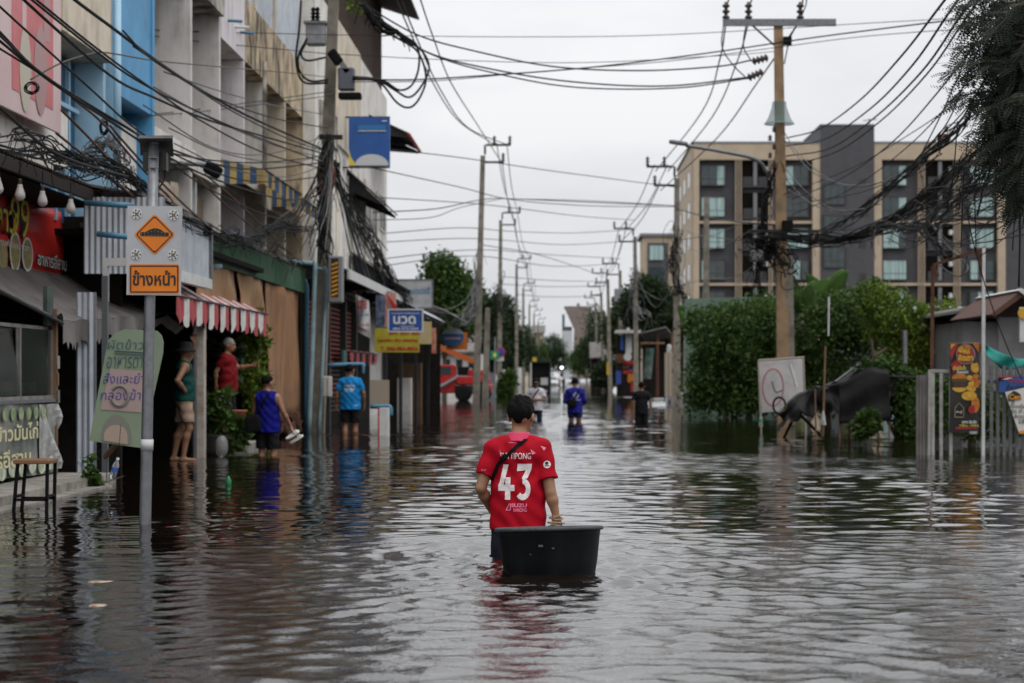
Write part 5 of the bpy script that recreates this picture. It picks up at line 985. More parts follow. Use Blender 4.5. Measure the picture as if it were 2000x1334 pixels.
# ================================================================== RIGHT ROADSIDE
# green sheet fence
gfn = thing('sheet_fence', 'pale green corrugated sheet fence below the flats', 'fence', P(1440, 700, 68))
for k in range(8):
    x0 = 1338 + k * 26; a = P(x0, 660, 68 - k * .4); MB().corr((a.x, a.y, -.3), (26 * 68 / F - .01, -.4, 0), (0, 0, P(0, 584, 68).z + .3), .12, .012).build('sheet', mat('pale_green_sheet', (.20, .30, .23), .6, (.15, .23, .18), 2), gfn)
# leaning white framed net sign behind the pole
wsn = thing('framed_banner', 'white framed banner with a faded red circle behind the tan pole', 'banner', P(1525, 805, 44))
MB().poly([P(1488, 806, 44), P(1572, 798, 44.2), P(1568, 700, 44.4), P(1481, 706, 44.2)], (0, .02, 0)).build('sheet', mat('dirty_white_cloth', (.44, .42, .42), .8, (.33, .31, .31), 3), wsn)
for a, b_ in (((1481, 704), (1571, 698)), ((1481, 704), (1488, 880)), ((1569, 698), (1575, 880))): MB().tube([P(*a, 43.95), P(*b_, 43.95)], .022, 6).build('frame', mat('bare_wood', (.34, .30, .24), .8), wsn)
MB().tube([P(1510 + 20 * math.cos(t), 756 + 36 * math.sin(t), 43.93) for t in np.linspace(0, 6.28, 26)], .025, 5).build('print', mat('faded_red', (.42, .22, .22), .8), wsn); MB().tube(catmull([P(1508, 745, 43.92), P(1515, 765, 43.92), P(1528, 762, 43.92)], 5), .03, 5).build('print', mat('faded_grey', (.22, .22, .23), .8), wsn)
btl = thing('water_bottle', 'green-labelled bottle hanging under the framed banner', 'bottle', P(1486, 835, 43.8)); MB().lathe([(.03, 0), (.045, .02), (.045, .20), (.02, .26), (.02, .29)], 12, P(1486, 834, 43.8)).build('bottle_body', clear, btl, True); MB().lathe([(.047, .10), (.047, .17)], 12, P(1486, 834, 43.8)).build('bottle_label', mat('label_green', (.05, .30, .12), .5), btl)
# black tarpaulin over a cart
tc_ = thing('covered_cart', 'street cart covered by a sagging black tarpaulin', 'cart', P(1650, 855, 40.5) - Vector((0, 0, .3)))
btm = mat('black_tarpaulin', (.006, .006, .007), .5, (.011, .011, .012), 4, .6, 9, spec=.22)
def hz(u): 
    xs = [0, .06, .2, .34, .45, .52, .66, .70, 1.0]; ys = [812, 786, 760, 757, 750, 744, 718, 716, 736]; return float(np.interp(u, xs, ys))
def tp_(u, v):
    x = 1522 + u * 263; t = hz(u) + 6 * math.sin(u * 40) * .5; b_ = float(np.interp(u, [0, .12, .28, .45, .55, .75, .9, 1], [838, 820, 806, 800, 790, 785, 770, 760])) + 7 * math.sin(u * 63) * (1 - u) + 4 * math.sin(u * 141); y = t + (b_ - t) * v
    return P(x + 6 * math.sin(v * 5 + u * 9), y, 40.2 + .09 * math.sin(u * 19 + v * 2.2) * (.3 + v) + .05 * math.sin(v * 5 - u * 31) + .02 * math.sin(u * 71 + v * 4) - .12 * v)
MB().sheet(tp_, 60, 16, .006).build('tarpaulin', btm, tc_, True)
MB().sheet(lambda u, v: tp_(u, 0) + Vector((.1 * math.sin(u * 9) * v, 1.2 * v, .05 * math.sin(v * 2.6) - .12 * v + .035 * math.sin(u * 34 + v * 9))), 60, 10, .006).build('tarpaulin', btm, tc_, True)
for a, b_, m, nm in (((1558, 800), (1528, 862), black_paint, 'leg'), ((1552, 798), (1602, 850), black_paint, 'leg'), ((1640, 800), (1642, 870), wood, 'leg'), ((1658, 800), (1660, 870), wood, 'leg'), ((1760, 770), (1762, 870), wood, 'leg'), ((1632, 746), (1678, 712), steel, 'pole'), ((1543, 712), (1556, 756), white_paint, 'pole')):
    MB().tube([P(*a, 40.6), P(*b_, 40.6)], .03, 6).build(nm, m, tc_)
MB().sheet(lambda u, v: P(1637 + 100 * u + 3 * v, hz(.46 + .36 * u) * (1 - v) + (828 - 6 * u) * v + (14 * math.sin(math.pi * u) - 4) * v * (1 - v), 39.75) + Vector((0, .05 * math.sin(u * 8) * v + .03 * math.sin(u * 3 + v * 9), 0)), 24, 10, .005).build('tarpaulin', btm, tc_, True)
for a, b_ in (((1600, 757), (1640, 750)), ((1640, 750), (1735, 735)), ((1735, 735), (1786, 737)), ((1640, 750), (1640, 868)), ((1736, 735), (1737, 868)), ((1592, 760), (1594, 868))): MB().tube([P(*a, 39.85), P(*b_, 39.85)], .018, 6).build('frame_bar', wood if a[0] == b_[0] or abs(a[0] - b_[0]) < 4 else steel_d, tc_)
MB().tube([P(1522 + 12 * math.cos(t), 792 + 16 * math.sin(t), 40.0) for t in np.linspace(0, 6.28, 20)], .02, 6).build('hoop', black_paint, tc_); MB().tube([P(1529 + 6 * math.cos(t), 796 + 7 * math.sin(t), 39.9) for t in np.linspace(0, 6.28, 16)], .005, 6).build('print', mat('dull_yellow', (.22, .17, .03), .7), tc_)
brm = thing('broom', 'upright broom pole with a bag tied below it before the tarpaulin', 'broom', P(1610, 855, 38)); MB().tube([P(1612, 676, 38), P(1607, 852, 38)], .022, 6).build('handle', wood, brm); MB().tube([P(1619, 580, 38.4), P(1618, 656, 38.4)], .02, 6).build('white_pole', white_paint, brm); MB().lathe([(.005, .28), (.03, .2), (.06, .0), (.01, -.02)], 8, P(1608, 830, 37.9)).build('bag', crk, brm)
for i, (a, b_) in enumerate((((1701, 662), (1708, 706)), ((1704, 700), (1732, 680)), ((1767, 645), (1767, 710)))): tag(MB().tube([P(*a, 39), P(*b_, 39)], .03 if i < 2 else .05, 6).build('stick', bark if i < 2 else steel), ('upright grey stick in the creeper', 'slanting brown stick in the creeper', 'pale pipe stub standing in the creeper')[i], 'stick')
# gate with rusty frame
dT = 31.6
gt = thing('gate', 'pale metal gate under a tall rusty frame', 'gate', P(1850, 890, dT) - Vector((0, 0, .2)))
gw = mat('pale_gate_paint', (.40, .39, .37), .6, (.26, .24, .22), 6, streak=(.12, .06, .03), samt=.6)
def bar(a, b_, w, m, nm, par, d=dT, t=.05): 
    p, q_ = P(*a, d), P(*b_, d); MB().obox((p + q_) / 2, ((q_ - p).length, t, w), (q_ - p).to_track_quat('X', 'Y').to_matrix()).build(nm, m, par)
MB().corr(P(1789, 905, dT) + Vector((0, 0, -.1)), P(1815, 905, dT) - P(1789, 905, dT), Vector((0, 0, 1.5)), .05, .01).build('corner_sheet', zinc_d, gt)
for x in (1822, 1838, 1857): bar((x, 905), (x, 728), .045, gw, 'picket', gt)
bar((1818, 724), (1925, 727), .05, gw, 'rail', gt, dT - .003); bar((1814, 905), (1816, 722), .05, gw, 'post', gt)
bar((1820, 724), (1822, 520), .045, rust, 'frame_post', gt); bar((1920, 905), (1921, 484), .055, white_paint, 'frame_post', gt, dT - .01); bar((1917, 540), (1914, 488), .04, rust, 'frame_brace', gt); bar((1822, 518), (1924, 484), .05, rust, 'frame_beam', gt, dT + .06); bar((1824, 520), (1832, 540), .05, rust, 'frame_brace', gt)
bar((1924, 727), (2010, 735), .035, gw, 'rail', gt, dT + .06)
pf = thing('picket_fence', 'dark grey metal picket fence right of the gate', 'fence', P(1960, 890, dT) - Vector((0, 0, .2))); gp = mat('grey_picket', (.13, .13, .135), .55, (.09, .09, .09), 6)
for k in range(9): bar((1936 + k * 12.5, 905), (1936 + k * 12.5, 714 + (k % 2) * 3), .045, gp, 'picket', pf, dT - .05)
bar((1928, 745), (2050, 748), .04, gp, 'rail', pf, dT); bar((1928, 880), (2050, 880), .04, gp, 'rail', pf, dT)
# food poster
fp = thing('banner', 'black and orange fast food banner hanging on the gate', 'banner', P(1885, 845, dT - .1)); dP = dT - .12
bkv = mat('black_vinyl', (.014, .011, .010), .4); orv = mat('orange_food_print', (.50, .17, .012), .5, (.26, .055, .008), 16); rdv = mat('red_food_print', (.34, .016, .010), .5, (.16, .006, .005), 8); ylv = mat('yellow_food_print', (.62, .36, .03), .5, (.42, .19, .015), 22); gnv = mat('dark_green_print', (.05, .07, .012), .5)
MB().sheet(lambda u, v: P(1856 + 58 * u - 2 * v + (3 if v < .1 else 0), 671 + 174 * v - 2 * u * (1 - v), dP) + Vector((0, .02 * math.sin(v * 7 + u * 2), 0)), 6, 14, .004).build('vinyl', bkv, fp)
def fpp(pts, m, nm='print', o=.03): MB().poly([P(x, y, dP - o) for x, y in pts], (0, .002, 0)).build(nm, m, fp)
def fpe(cx, cy, rx, ry, m, nm='print', o=.03, a0=0, a1=360): fpp([(cx + rx * math.cos(R(t)), cy - ry * math.sin(R(t))) for t in np.linspace(a0, a1, 22)], m, nm, o)
fpp([(1856, 672), (1872, 672), (1857, 705)], rdv); fpp([(1900, 671), (1913, 671), (1912, 690)], orv); fpp([(1857, 712), (1870, 700), (1880, 712), (1862, 730)], rdv); fpp([(1857, 672), (1866, 672), (1857, 682)], ylv, o=.033)
fpe(1886, 692, 19, 20, MATS['pale_grey_print'], o=.032); fpe(1886, 692, 17, 18, rdv, o=.035); fpe(1878, 683, 7, 6, ylv, o=.038); fpe(1889, 680, 7, 6, orv, o=.038)
for tx, x, y, w, hh, m in (('คิด', 1888, 687, 12, 8, yellow_ink), ('คิดเถา', 1886, 699, 28, 12, yellow_ink), ('อร่อยจัดเต็ม', 1874, 718, 26, 9, yellow_ink), ('ต้องลอง!', 1880, 726, 22, 7, white_ink), ('ตลาด เปิด-ปิด', 1893, 824, 28, 6, white_ink), ('17.00 น. - 19.30 น.', 1893, 831, 38, 5, yellow_ink), ('1250', 1901, 845, 14, 5, white_ink)):
    text_mb(tx, w * dP / F, hh * dP / F, P(x, y, dP - .045), UX, UZ, .02, 0).build('lettering', m, fp)
fpp([(1896, 712), (1899, 708), (1903, 711), (1908, 708), (1911, 713), (1912, 722), (1908, 729), (1902, 727), (1897, 724)], ylv, o=.034)
fpe(1874, 740, 15, 12, orv, a0=0, a1=180, o=.036); fpp([(1859, 741), (1889, 741), (1889, 745), (1859, 745)], gnv, o=.037); fpp([(1860, 745.2), (1888, 745.2), (1886, 757), (1862, 757)], mat('patty_print', (.05, .018, .008), .5), o=.038); fpe(1874, 757, 14, 9, ylv, a0=180, a1=360, o=.039)
for i, (x, y) in enumerate(((1894, 738), (1902, 742), (1897, 750), (1907, 752), (1900, 760), (1909, 745), (1893, 758), (1906, 735))): fpe(x, y, 6, 5, orv if i % 2 else ylv, o=.036 + .001 * i)
fpe(1893, 773, 15, 9, ylv, o=.045); fpe(1905, 790, 8, 16, orv, o=.036); fpe(1898, 800, 7, 8, rdv, o=.037)
MB().tube([P(x, y, dP - .04) for x, y in ((1865, 815), (1865, 797), (1873, 787), (1882, 797), (1882, 815), (1865, 815))], .008, 4).build('emblem_outline', mat('khaki_ink', (.30, .24, .10), .7), fp); MB().tube([P(x, y, dP - .04) for x, y in ((1868, 806), (1871, 803), (1874, 806), (1879, 802), (1877, 808))], .006, 4).build('emblem_script', white_ink, fp)
fpp([(1866, 834), (1908, 834), (1908, 838), (1866, 838)], rdv, o=.035)
MB().tube([P(1852, 671, dP), P(1916, 671, dP)], .012, 6).build('top_rail', wood, fp)
bl2 = board('banner', 'blue banner with red and white flag stripes on the picket fence', 1951, 735, 2040, 766, dT - .14, mat('banner_blue', (.02, .07, .26), .5), 'banner', .01)
for i, (y0, y1, m) in enumerate(((735, 738, red_ink), (738.1, 741, white_ink), (741.1, 744, blue_ink))): MB().poly([P(1951, y0, dT - .15), P(1985 - i * 6, y0, dT - .15), P(1951, y1 + 4, dT - .15)], (0, .002, 0)).build('print', m, bl2)
text_mb('ร้านไก่ทอด', 50 * dT / F, 12 * dT / F, P(1990, 756, dT - .155), UX, UZ, .02, 0, shear=.3).build('lettering', black_ink, bl2); text_mb('จำหน่าย', 44 * dT / F, 8 * dT / F, P(1992, 743, dT - .155), UX, UZ, .02, 0).build('lettering', red_ink, bl2)
cn = thing('sign', 'white tilted sheet with Cen logo and black handwriting', 'sign', P(1985, 850, dT - .2)); dC_ = dT - .2
MB().poly([P(1963, 766, dC_), P(2040, 748, dC_), P(2052, 840, dC_), P(1991, 848, dC_)][::-1], (0, .01, 0)).build('sheet', mat('white_sheet', (.62, .60, .55), .7), cn)
MB().poly([P(x, y, dC_ - .012) for x, y in ((1970, 784), (1969, 772), (1980, 763), (1985, 765), (1993, 770), (1995, 780))], (0, .003, 0)).build('logo', black_ink, cn); text_mb('Cen', 22 * dC_ / F, 11 * dC_ / F, P(1982, 775, dC_ - .017), UX, UZ, .03, 0).build('lettering', mat('orange_ink', (.70, .27, .01), .6), cn)
for tx, x, y, w in (('ดี', 1978, 787, 6), ('ครบเครื่อง', 1988, 793, 36), ('รัก ดี ดี', 1990, 803, 32), ('สิบเบอร์', 1995, 813, 28), ('โอ๊ะ', 1998, 823, 18)): text_mb(tx, w * dC_ / F, 8 * dC_ / F, P(x, y, dC_ - .013), UX, Vector((.15, 0, 1)), .01, 0).build('lettering', black_ink, cn)
MB().poly([P(1991, 847, dC_ - .013), P(2010, 844, dC_ - .013), P(2009, 839, dC_ - .013), P(1990, 842, dC_ - .013)], (0, .003, 0)).build('print', MATS['orange_ink'], cn)
# house behind the fence
hs_ = thing('house', 'grey house with low roof behind the picket fence', 'house', P(1950, 800, 44)); gwl = mat('grey_house_wall', (.22, .22, .22), .8, (.17, .17, .17), 2)
MB().box(P(1880, 830, 44), P(2080, 628, 44) + Vector((0, 6, 0))).build('wall', gwl, hs_)
MB().poly([P(1868, 612, 43.5), P(1884, 606, 43.5), P(2080, 650, 43.5), P(2080, 636, 43.5), P(1890, 598, 43.5), P(1870, 606, 43.5)][::-1], (0, 5, 0)).build('roof', mat('grey_brown_roof', (.10, .09, .085), .8, (.16, .15, .14), 4), hs_)
MB().poly([P(1760, 604, 52), P(1900, 606, 52), P(1900, 600, 54), P(1780, 597, 54)], (0, .2, 0)).build('far_roof', mat('white_roof', (.60, .61, .63), .5), hs_)
hg2 = thing('house', 'brown gabled roof of a house at the right edge', 'house', P(2000, 700, 38)); 
MB().poly([P(1935, 614, 38), P(1996, 566, 38), P(2090, 640, 38), P(2080, 650, 38), P(1996, 580, 38), P(1944, 618, 38)], (0, 4, 0)).build('roof', mat('brown_roof', (.11, .045, .03), .8, (.06, .03, .02), 5), hg2); MB().poly([P(1988, 567, 37.95), P(1997, 563, 37.95), P(2020, 580, 37.95), P(2014, 586, 37.95)], (0, 4, 0)).build('ridge_sheet', white_paint, hg2); MB().box(P(1950, 830, 38.5), P(2080, 620, 38.6)).build('wall', gwl, hg2)
tn = tag(MB().sheet(lambda u, v: P(1926 + 90 * u, 672 + 28 * u + 10 * math.sin(u * 3) + v * (22 + 8 * math.sin(u * 5)), 33) + Vector((0, .1 * math.sin(u * 11 + v * 3), 0)), 20, 5, .004).build('net', mat('teal_net', (.01, .26, .22), .7, (.01, .16, .14), 6), None, True), 'sagging teal shade net tied above the picket fence', 'net')
wp = thing('sign', 'white shop sign with food picture at the right edge', 'sign', P(1995, 660, 31)); MB().box(P(1992, 668, 31), P(2010, 600, 31.06)).build('panel', white_paint, wp); MB().lathe([(.09, 0), (.09, .01), (.001, .011)], 16, P(1999, 612, 30.98), M=Mx90).build('print', ylv, wp)
# ================================================================== VEHICLES AND FAR SHOPS
def car(label, loc, rz, paint, glassm, sink=.5, s=1.0):
    r_ = thing('parked_car', label, 'car', loc, 'cars standing in the flood', rz); ORG[r_.name] = Vector((0, 0, 0)); r_.scale = (s,) * 3
    prof_b = [(-2.1, .35), (-2.12, .62), (-2.0, .82), (-1.2, .92), (1.5, .95), (2.05, .92), (2.12, .6), (2.1, .35)]; W2 = .86
    def loft(sec, nm, m, par=r_):
        mb = MB(); n = len(sec[0])
        vs = [p for q in sec for p in q]; fs = [tuple(range(n))[::-1], tuple(range((len(sec) - 1) * n, len(sec) * n))]
        for i in range(len(sec) - 1):
            for k in range(n): fs.append((i * n + k, i * n + (k + 1) % n, (i + 1) * n + (k + 1) % n, (i + 1) * n + k))
        return mb.add(vs, fs).build(nm, m, par, False)
    def sec(y, w, z0, z1, c=.1): return [(-w + .04, y, z0), (w - .04, y, z0), (w, y, z0 + .1), (w, y, z1 - c), (w - c * 1.2, y, z1), (-w + c * 1.2, y, z1), (-w, y, z1 - c), (-w, y, z0 + .1)]
    loft([sec(-2.12, .70, .35, .62), sec(-2.0, .80, .28, .76), sec(-1.5, .86, .25, .86), sec(-.9, .87, .25, .94), sec(1.2, .87, .25, .96), sec(1.8, .84, .25, .95), sec(2.1, .74, .35, .86)], 'body', paint)
    loft([sec(-1.05, .74, .93, .95, .01), sec(-.35, .66, .93, 1.40, .08), sec(.6, .66, .93, 1.44, .08), sec(1.5, .72, .93, .97, .01)], 'cabin', paint)
    MB().poly([(-.66, -1.02, .97), (.66, -1.02, .97), (.56, -.40, 1.37), (-.56, -.40, 1.37)], (0, -.012, .012)).build('windscreen', glassm, r_)
    for sx in (-1, 1):
        MB().poly([(sx * .735, -.75, .97), (sx * .735, 1.2, .99), (sx * .665, .6, 1.36), (sx * .665, -.32, 1.34)], (sx * .012, 0, 0)).build('side_window', glassm, r_)
        MB().pillow((sx * .62, -2.02, .66), (.34, .10, .15)).build('headlight', mat('headlight', (.55, .56, .56), .15), r_, True); MB().pillow((sx * .98, -.72, 1.0), (.16, .10, .12)).build('mirror', paint, r_, True)
        for yy in (-1.35, 1.35):
            wh = MB().lathe([(.18, -.10), (.30, -.10), (.32, -.07), (.32, .07), (.30, .10), (.18, .10)], 20, (sx * .76, yy, .32), M=Matrix.Rotation(R(90), 3, 'Y')).build('wheel', black_paint, r_, True); MB().lathe([(.18, -.08), (.17, .085), (.03, .09)], 14, (sx * .76, yy, .32), M=Matrix.Rotation(R(90 * sx), 3, 'Y')).build('rim', steel, wh)
    MB().box((-.40, -2.13, .50), (.40, -2.08, .62)).build('grille', black_paint, r_); MB().box((-.5, -2.135, .36), (.5, -2.06, .46)).build('bumper_intake', black_paint, r_); MB().box((-.26, -2.15, .44), (.26, -2.131, .53)).build('number_plate', white_paint, r_)
    return r_
cgl = mat('car_glass', (.20, .23, .24), .1, spec=.8); cgd = mat('car_glass_dark', (.05, .055, .06), .1, spec=.8)
car('white car half under water on the right', P(1294, 773, 106) + Vector((0, 1.5, -.50 - .0)), R(-6), mat('white_car_paint', (.62, .64, .66), .3, coat=.5), cgl, s=1.02).location.z = -.42
car('dark silver car beyond the bare thin pole', P(1372, 780, 92) + Vector((0, 1.5, 0)), R(24), mat('silver_car_paint', (.30, .31, .33), .3, metal=.4, coat=.5), cgd).location.z = -.45
# red crane truck on the left
ct_ = thing('crane_truck', 'red truck with black wheels and orange boom parked on the left', 'truck', P(905, 780, 104)); dK = 104; rdp = mat('red_truck_paint', (.42, .018, .014), .35, (.30, .012, .01), 4, coat=.4)
def kbox(x0, y0, x1, y1, dep, m, nm, par=None, d=dK, bev=.06): 
    a, b_ = P(x0, y1, d), P(x1, y0, d); return MB().bbox(((a.x + b_.x) / 2, d + dep / 2, (a.z + b_.z) / 2), (b_.x - a.x, dep, b_.z - a.z), bev).build(nm, m, par or ct_)
cabp = kbox(857, 712, 889, 768, 2.0, rdp, 'cab'); MB().box(P(861, 732, dK - .02), P(881, 716, dK - .005)).build('window', cgd, cabp)
kbox(889.5, 735, 950, 752, 1.9, rdp, 'bed'); kbox(936, 750, 960, 768, 2.0, rdp, 'rear_body'); kbox(889.5, 752.5, 935.5, 770, 1.6, steel_d, 'chassis'); kbox(912, 722, 945, 734.5, 1.4, rdp, 'crane_base'); kbox(893, 716, 915, 734, 1.2, black_paint, 'winch'); kbox(949, 738, 958, 749, .8, red_ink, 'tail_lamp'); kbox(928, 745, 952, 757, 1.7, black_paint, 'mud_guard', d=dK - .1)
for x in (905, 943):
    wh = MB().lathe([(.22, -.16), (.40, -.16), (.45, -.1), (.45, .1), (.40, .16), (.22, .16)], 22, P(x, 768, dK - .1), M=Mx90).build('wheel', black_paint, ct_, True); MB().lathe([(.2, -.1), (.2, .12), (.05, .13)], 14, P(x, 768, dK - .1), M=Mx90).build('rim', steel_d, wh)
MB().tube([P(858, 757, dK - .2), P(893, 737, dK - .2)], .10, 8).build('ladder_bar', steel, ct_)
MB().obox((P(855, 676, dK) + P(925, 706, dK)) / 2, ((P(925, 706, dK) - P(855, 676, dK)).length, .28, .28), (P(925, 706, dK) - P(855, 676, dK)).to_track_quat('X', 'Z').to_matrix()).build('boom', mat('orange_boom', (.40, .085, .012), .5), ct_); MB().tube([P(923, 706, dK), P(926, 722, dK)], .09, 6).build('boom_pivot', steel_d, ct_)
# black box truck
bt_ = thing('box_truck', 'truck with a black open box seen from behind', 'truck', P(1057, 765, 162)); dQ = 162
def kb2(x0, y0, x1, y1, dep, m, nm, d=dQ): a, b_ = P(x0, y1, d), P(x1, y0, d); return MB().box((a.x, d, a.z), (b_.x, d + dep, b_.z)).build(nm, m, bt_)
kb2(1036, 706, 1076, 708, 4, steel_d, 'roof'); kb2(1036, 708.1, 1038, 756, 4, white_paint, 'side'); kb2(1074, 708.1, 1076, 756, 4, steel_d, 'side'); kb2(1038.1, 708.1, 1073.9, 756, .1, black_paint, 'back', dQ + .4); kb2(1036, 756.1, 1076, 762, 4, steel_d, 'chassis'); kb2(1056, 738, 1070, 752, .2, mat('pale_sack', (.4, .4, .4), .8), 'load', dQ + .1)
for x in (1040, 1072): MB().lathe([(.2, -.14), (.42, -.14), (.45, 0), (.42, .14), (.2, .14)], 16, P(x, 762, dQ + .4), M=Matrix.Rotation(R(90), 3, 'Y')).build('wheel', black_paint, bt_, True)
kb2(1040, 698, 1048, 705.9, .6, mat('taxi_yellow', (.5, .33, .03), .5), 'roof_lamp')
# far scooter with its light on
sct = thing('scooter', 'distant scooter with a lit white headlight', 'scooter', P(1097, 748, 290)); MB().pillow(P(1097, 718 + 14, 290), (.5, 1.2, .6)).build('body', steel_d, sct); MB().lathe([(.17, 0), (.17, .03), (.01, .04)], 14, P(1097, 718, 289.3), M=Mx90).build('headlight', mat('lit_headlight', (1, 1, 1), .3, emit=(1, 1, .97, 6)), sct); MB().tube([P(1097, 721, 290), P(1097, 732, 290)], .08, 6).build('steering_column', steel_d, sct)
for dy in (-.6, .6): MB().lathe([(.14, -.05), (.27, -.05), (.27, .05), (.14, .05)], 14, P(1097, 745, 290 + dy), M=Matrix.Rotation(R(90), 3, 'Y')).build('wheel', black_paint, sct)
car('distant white vehicle on the far left of the street', P(1078, 752, 270) + Vector((0, 0, -.3)), R(2), MATS['white_car_paint'], cgd); car('distant pale vehicle right of the scooter', P(1120, 749, 330) + Vector((0, 0, -.3)), R(-3), MATS['white_car_paint'], cgd)
# tin roof hut on the right
th_ = thing('hut', 'makeshift tin-roofed stall on the right past the poles', 'hut', P(1285, 775, 92)); 
MB().poly([P(1250, 652, 91), P(1300, 640, 91), P(1318, 660, 94), P(1262, 668, 94)], (0, 0, .06)).build('roof', zinc_d, th_); MB().box(P(1252, 672, 90.9), P(1298, 668, 91)).build('fascia', wood, th_)
for x in (1284, 1312): MB().tube([P(x, 775, 91.5), P(x, 650, 91.5)], .07, 6).build('post', rust, th_)
MB().box(P(1255, 775, 94), P(1320, 665, 94.1)).build('back_wall', dark_brown, th_); MB().sheet(lambda u, v: P(1262 + 16 * u - 6 * v, 680 + 60 * v, 91.2) + Vector((0, .1 * math.sin(u * 7), 0)), 8, 6, .01).build('curtain', mat('teal_cloth', (.03, .09, .08), .8, (.2, .22, .2), 3), th_)
MB().pillow(P(1307, 698, 91), (.25, .2, 1.2)).build('hanging_bag', crk, th_); MB().corr(P(1298, 775, 90.5), P(1330, 775, 90.5) - P(1298, 775, 90.5), Vector((0, 0, 2.0)), .18, .02).build('screen', mat('pale_sheet', (.32, .27, .2), .7), th_)
sh2 = thing('shop', 'small red and blue shop far along the right side', 'shop', P(1225, 770, 118)); MB().box(P(1205, 775, 120), P(1250, 655, 121)).build('wall', dark_brown, sh2)
for (x0, y0, x1, y1, m) in ((1212, 655, 1218, 684, blue_sign), (1222, 652, 1234, 690, white_paint), (1217, 704, 1244, 711, red_ink), (1216, 714, 1244, 720, rust), (1228, 716, 1243, 722, blue_ink), (1217, 723, 1242, 730, rdv), (1226, 728, 1244, 747, orv), (1203, 724, 1213, 750, blue_ink), (1232, 745, 1244, 765, rdv), (1185, 708, 1190, 732, mat('bright_yellow', (.55, .35, .02), .6))): MB().box(P(x0, y1, 118.5), P(x1, y0, 118.6)).build('panel', m, sh2)
MB().poly([P(1200, 652, 117.5), P(1252, 652, 117.5), P(1252, 646, 120), P(1202, 646, 120)], (0, 0, .05)).build('roof', zinc_d, sh2); MB().lathe([(.28, 0), (.28, .04), (.01, .05)], 18, P(1210, 700, 118.2), M=Mx90).build('round_sign', rust, sh2); MB().lathe([(.24, 0), (.24, .04), (.01, .05)], 18, P(1226, 697, 118.2), M=Mx90).build('round_sign', white_paint, sh2)
# walls and posts along both sides farther on
for i, (x0, x1, y0, d, m, lb) in enumerate(((980, 988, 722, 128, white_paint, 'white gate pillar by the third left pole'), (1012, 1019, 718, 165, white_paint, 'pale gate pillar by the fourth left pole'), (950, 968, 728, 118, steel, 'pale wall panel behind the red truck'), (1302, 1326, 690, 97, mat('pale_sheet', (.32, .27, .2), .7), 'beige wall panel behind the white car'), (1326, 1345, 715, 99, pl_grey, 'grey wall behind the two flooded cars'))): tag(MB().box(P(x0, 790, d) , P(x1, y0, d) + Vector((0, .3, 0))).build('wall_panel' if i > 1 else 'gate_pillar', m), lb, 'wall' if i > 1 else 'pillar')
for i, (x0, x1, yt, d, m, lb) in enumerate(((855, 935, 690, 122, pl_grey, 'low grey house behind the red truck'), (1005, 1040, 668, 300, pl_cream, 'pale house among the far left trees'), (1040, 1062, 650, 420, pl_stain, 'brownish block beyond the far left poles'), (1155, 1190, 700, 200, dark_brown, 'dark house behind the far right poles'))):
    h_ = thing('house', lb, 'house', P((x0 + x1) / 2, 770, d)); MB().box(P(x0, 790, d) , P(x1, yt, d) + Vector((0, 8, 0))).build('wall', m, h_); a, b_ = P(x0 - 3, yt, d - .5), P(x1 + 3, yt, d - .5); MB().poly([a, b_, b_ + Vector((0, 4, 1.6)), a + Vector((0, 4, 1.6))], (0, 0, .1)).build('roof', zinc_d, h_)
    for k in range(3): MB().box(P(x0 + (x1 - x0) * (.15 + .3 * k), yt + 28, d - .05), P(x0 + (x1 - x0) * (.30 + .3 * k), yt + 12, d - .04)).build('window', tglass, h_)
# ================================================================== PEOPLE
skin_a = mat('skin_tan', (.30, .155, .085), .5, (.25, .12, .065), 9)
skin_b = mat('skin_brown', (.24, .12, .065), .5, (.19, .09, .048), 9)
hair_b = mat('black_hair', (.0035, .003, .003), .65, (.007, .006, .0055), 60, .8, 90, spec=.08)
hair_g = mat('grey_hair', (.26, .25, .245), .7, (.13, .125, .12), 40, .8, 90, spec=.2)
def cloth(name, c, c2=None, rough=.8): return mat(name, c, rough, c2 or tuple(k * .72 for k in c), 5, .35, 14, spec=.15)
def rotm(yaw, pitch):
    a, b_ = yaw, pitch
    Mz = np.array([[math.cos(a), -math.sin(a), 0], [math.sin(a), math.cos(a), 0], [0, 0, 1]])
    Mx = np.array([[1, 0, 0], [0, math.cos(b_), -math.sin(b_)], [0, math.sin(b_), math.cos(b_)]]); return Mz @ Mx
def A(*k): return np.array(k, float)
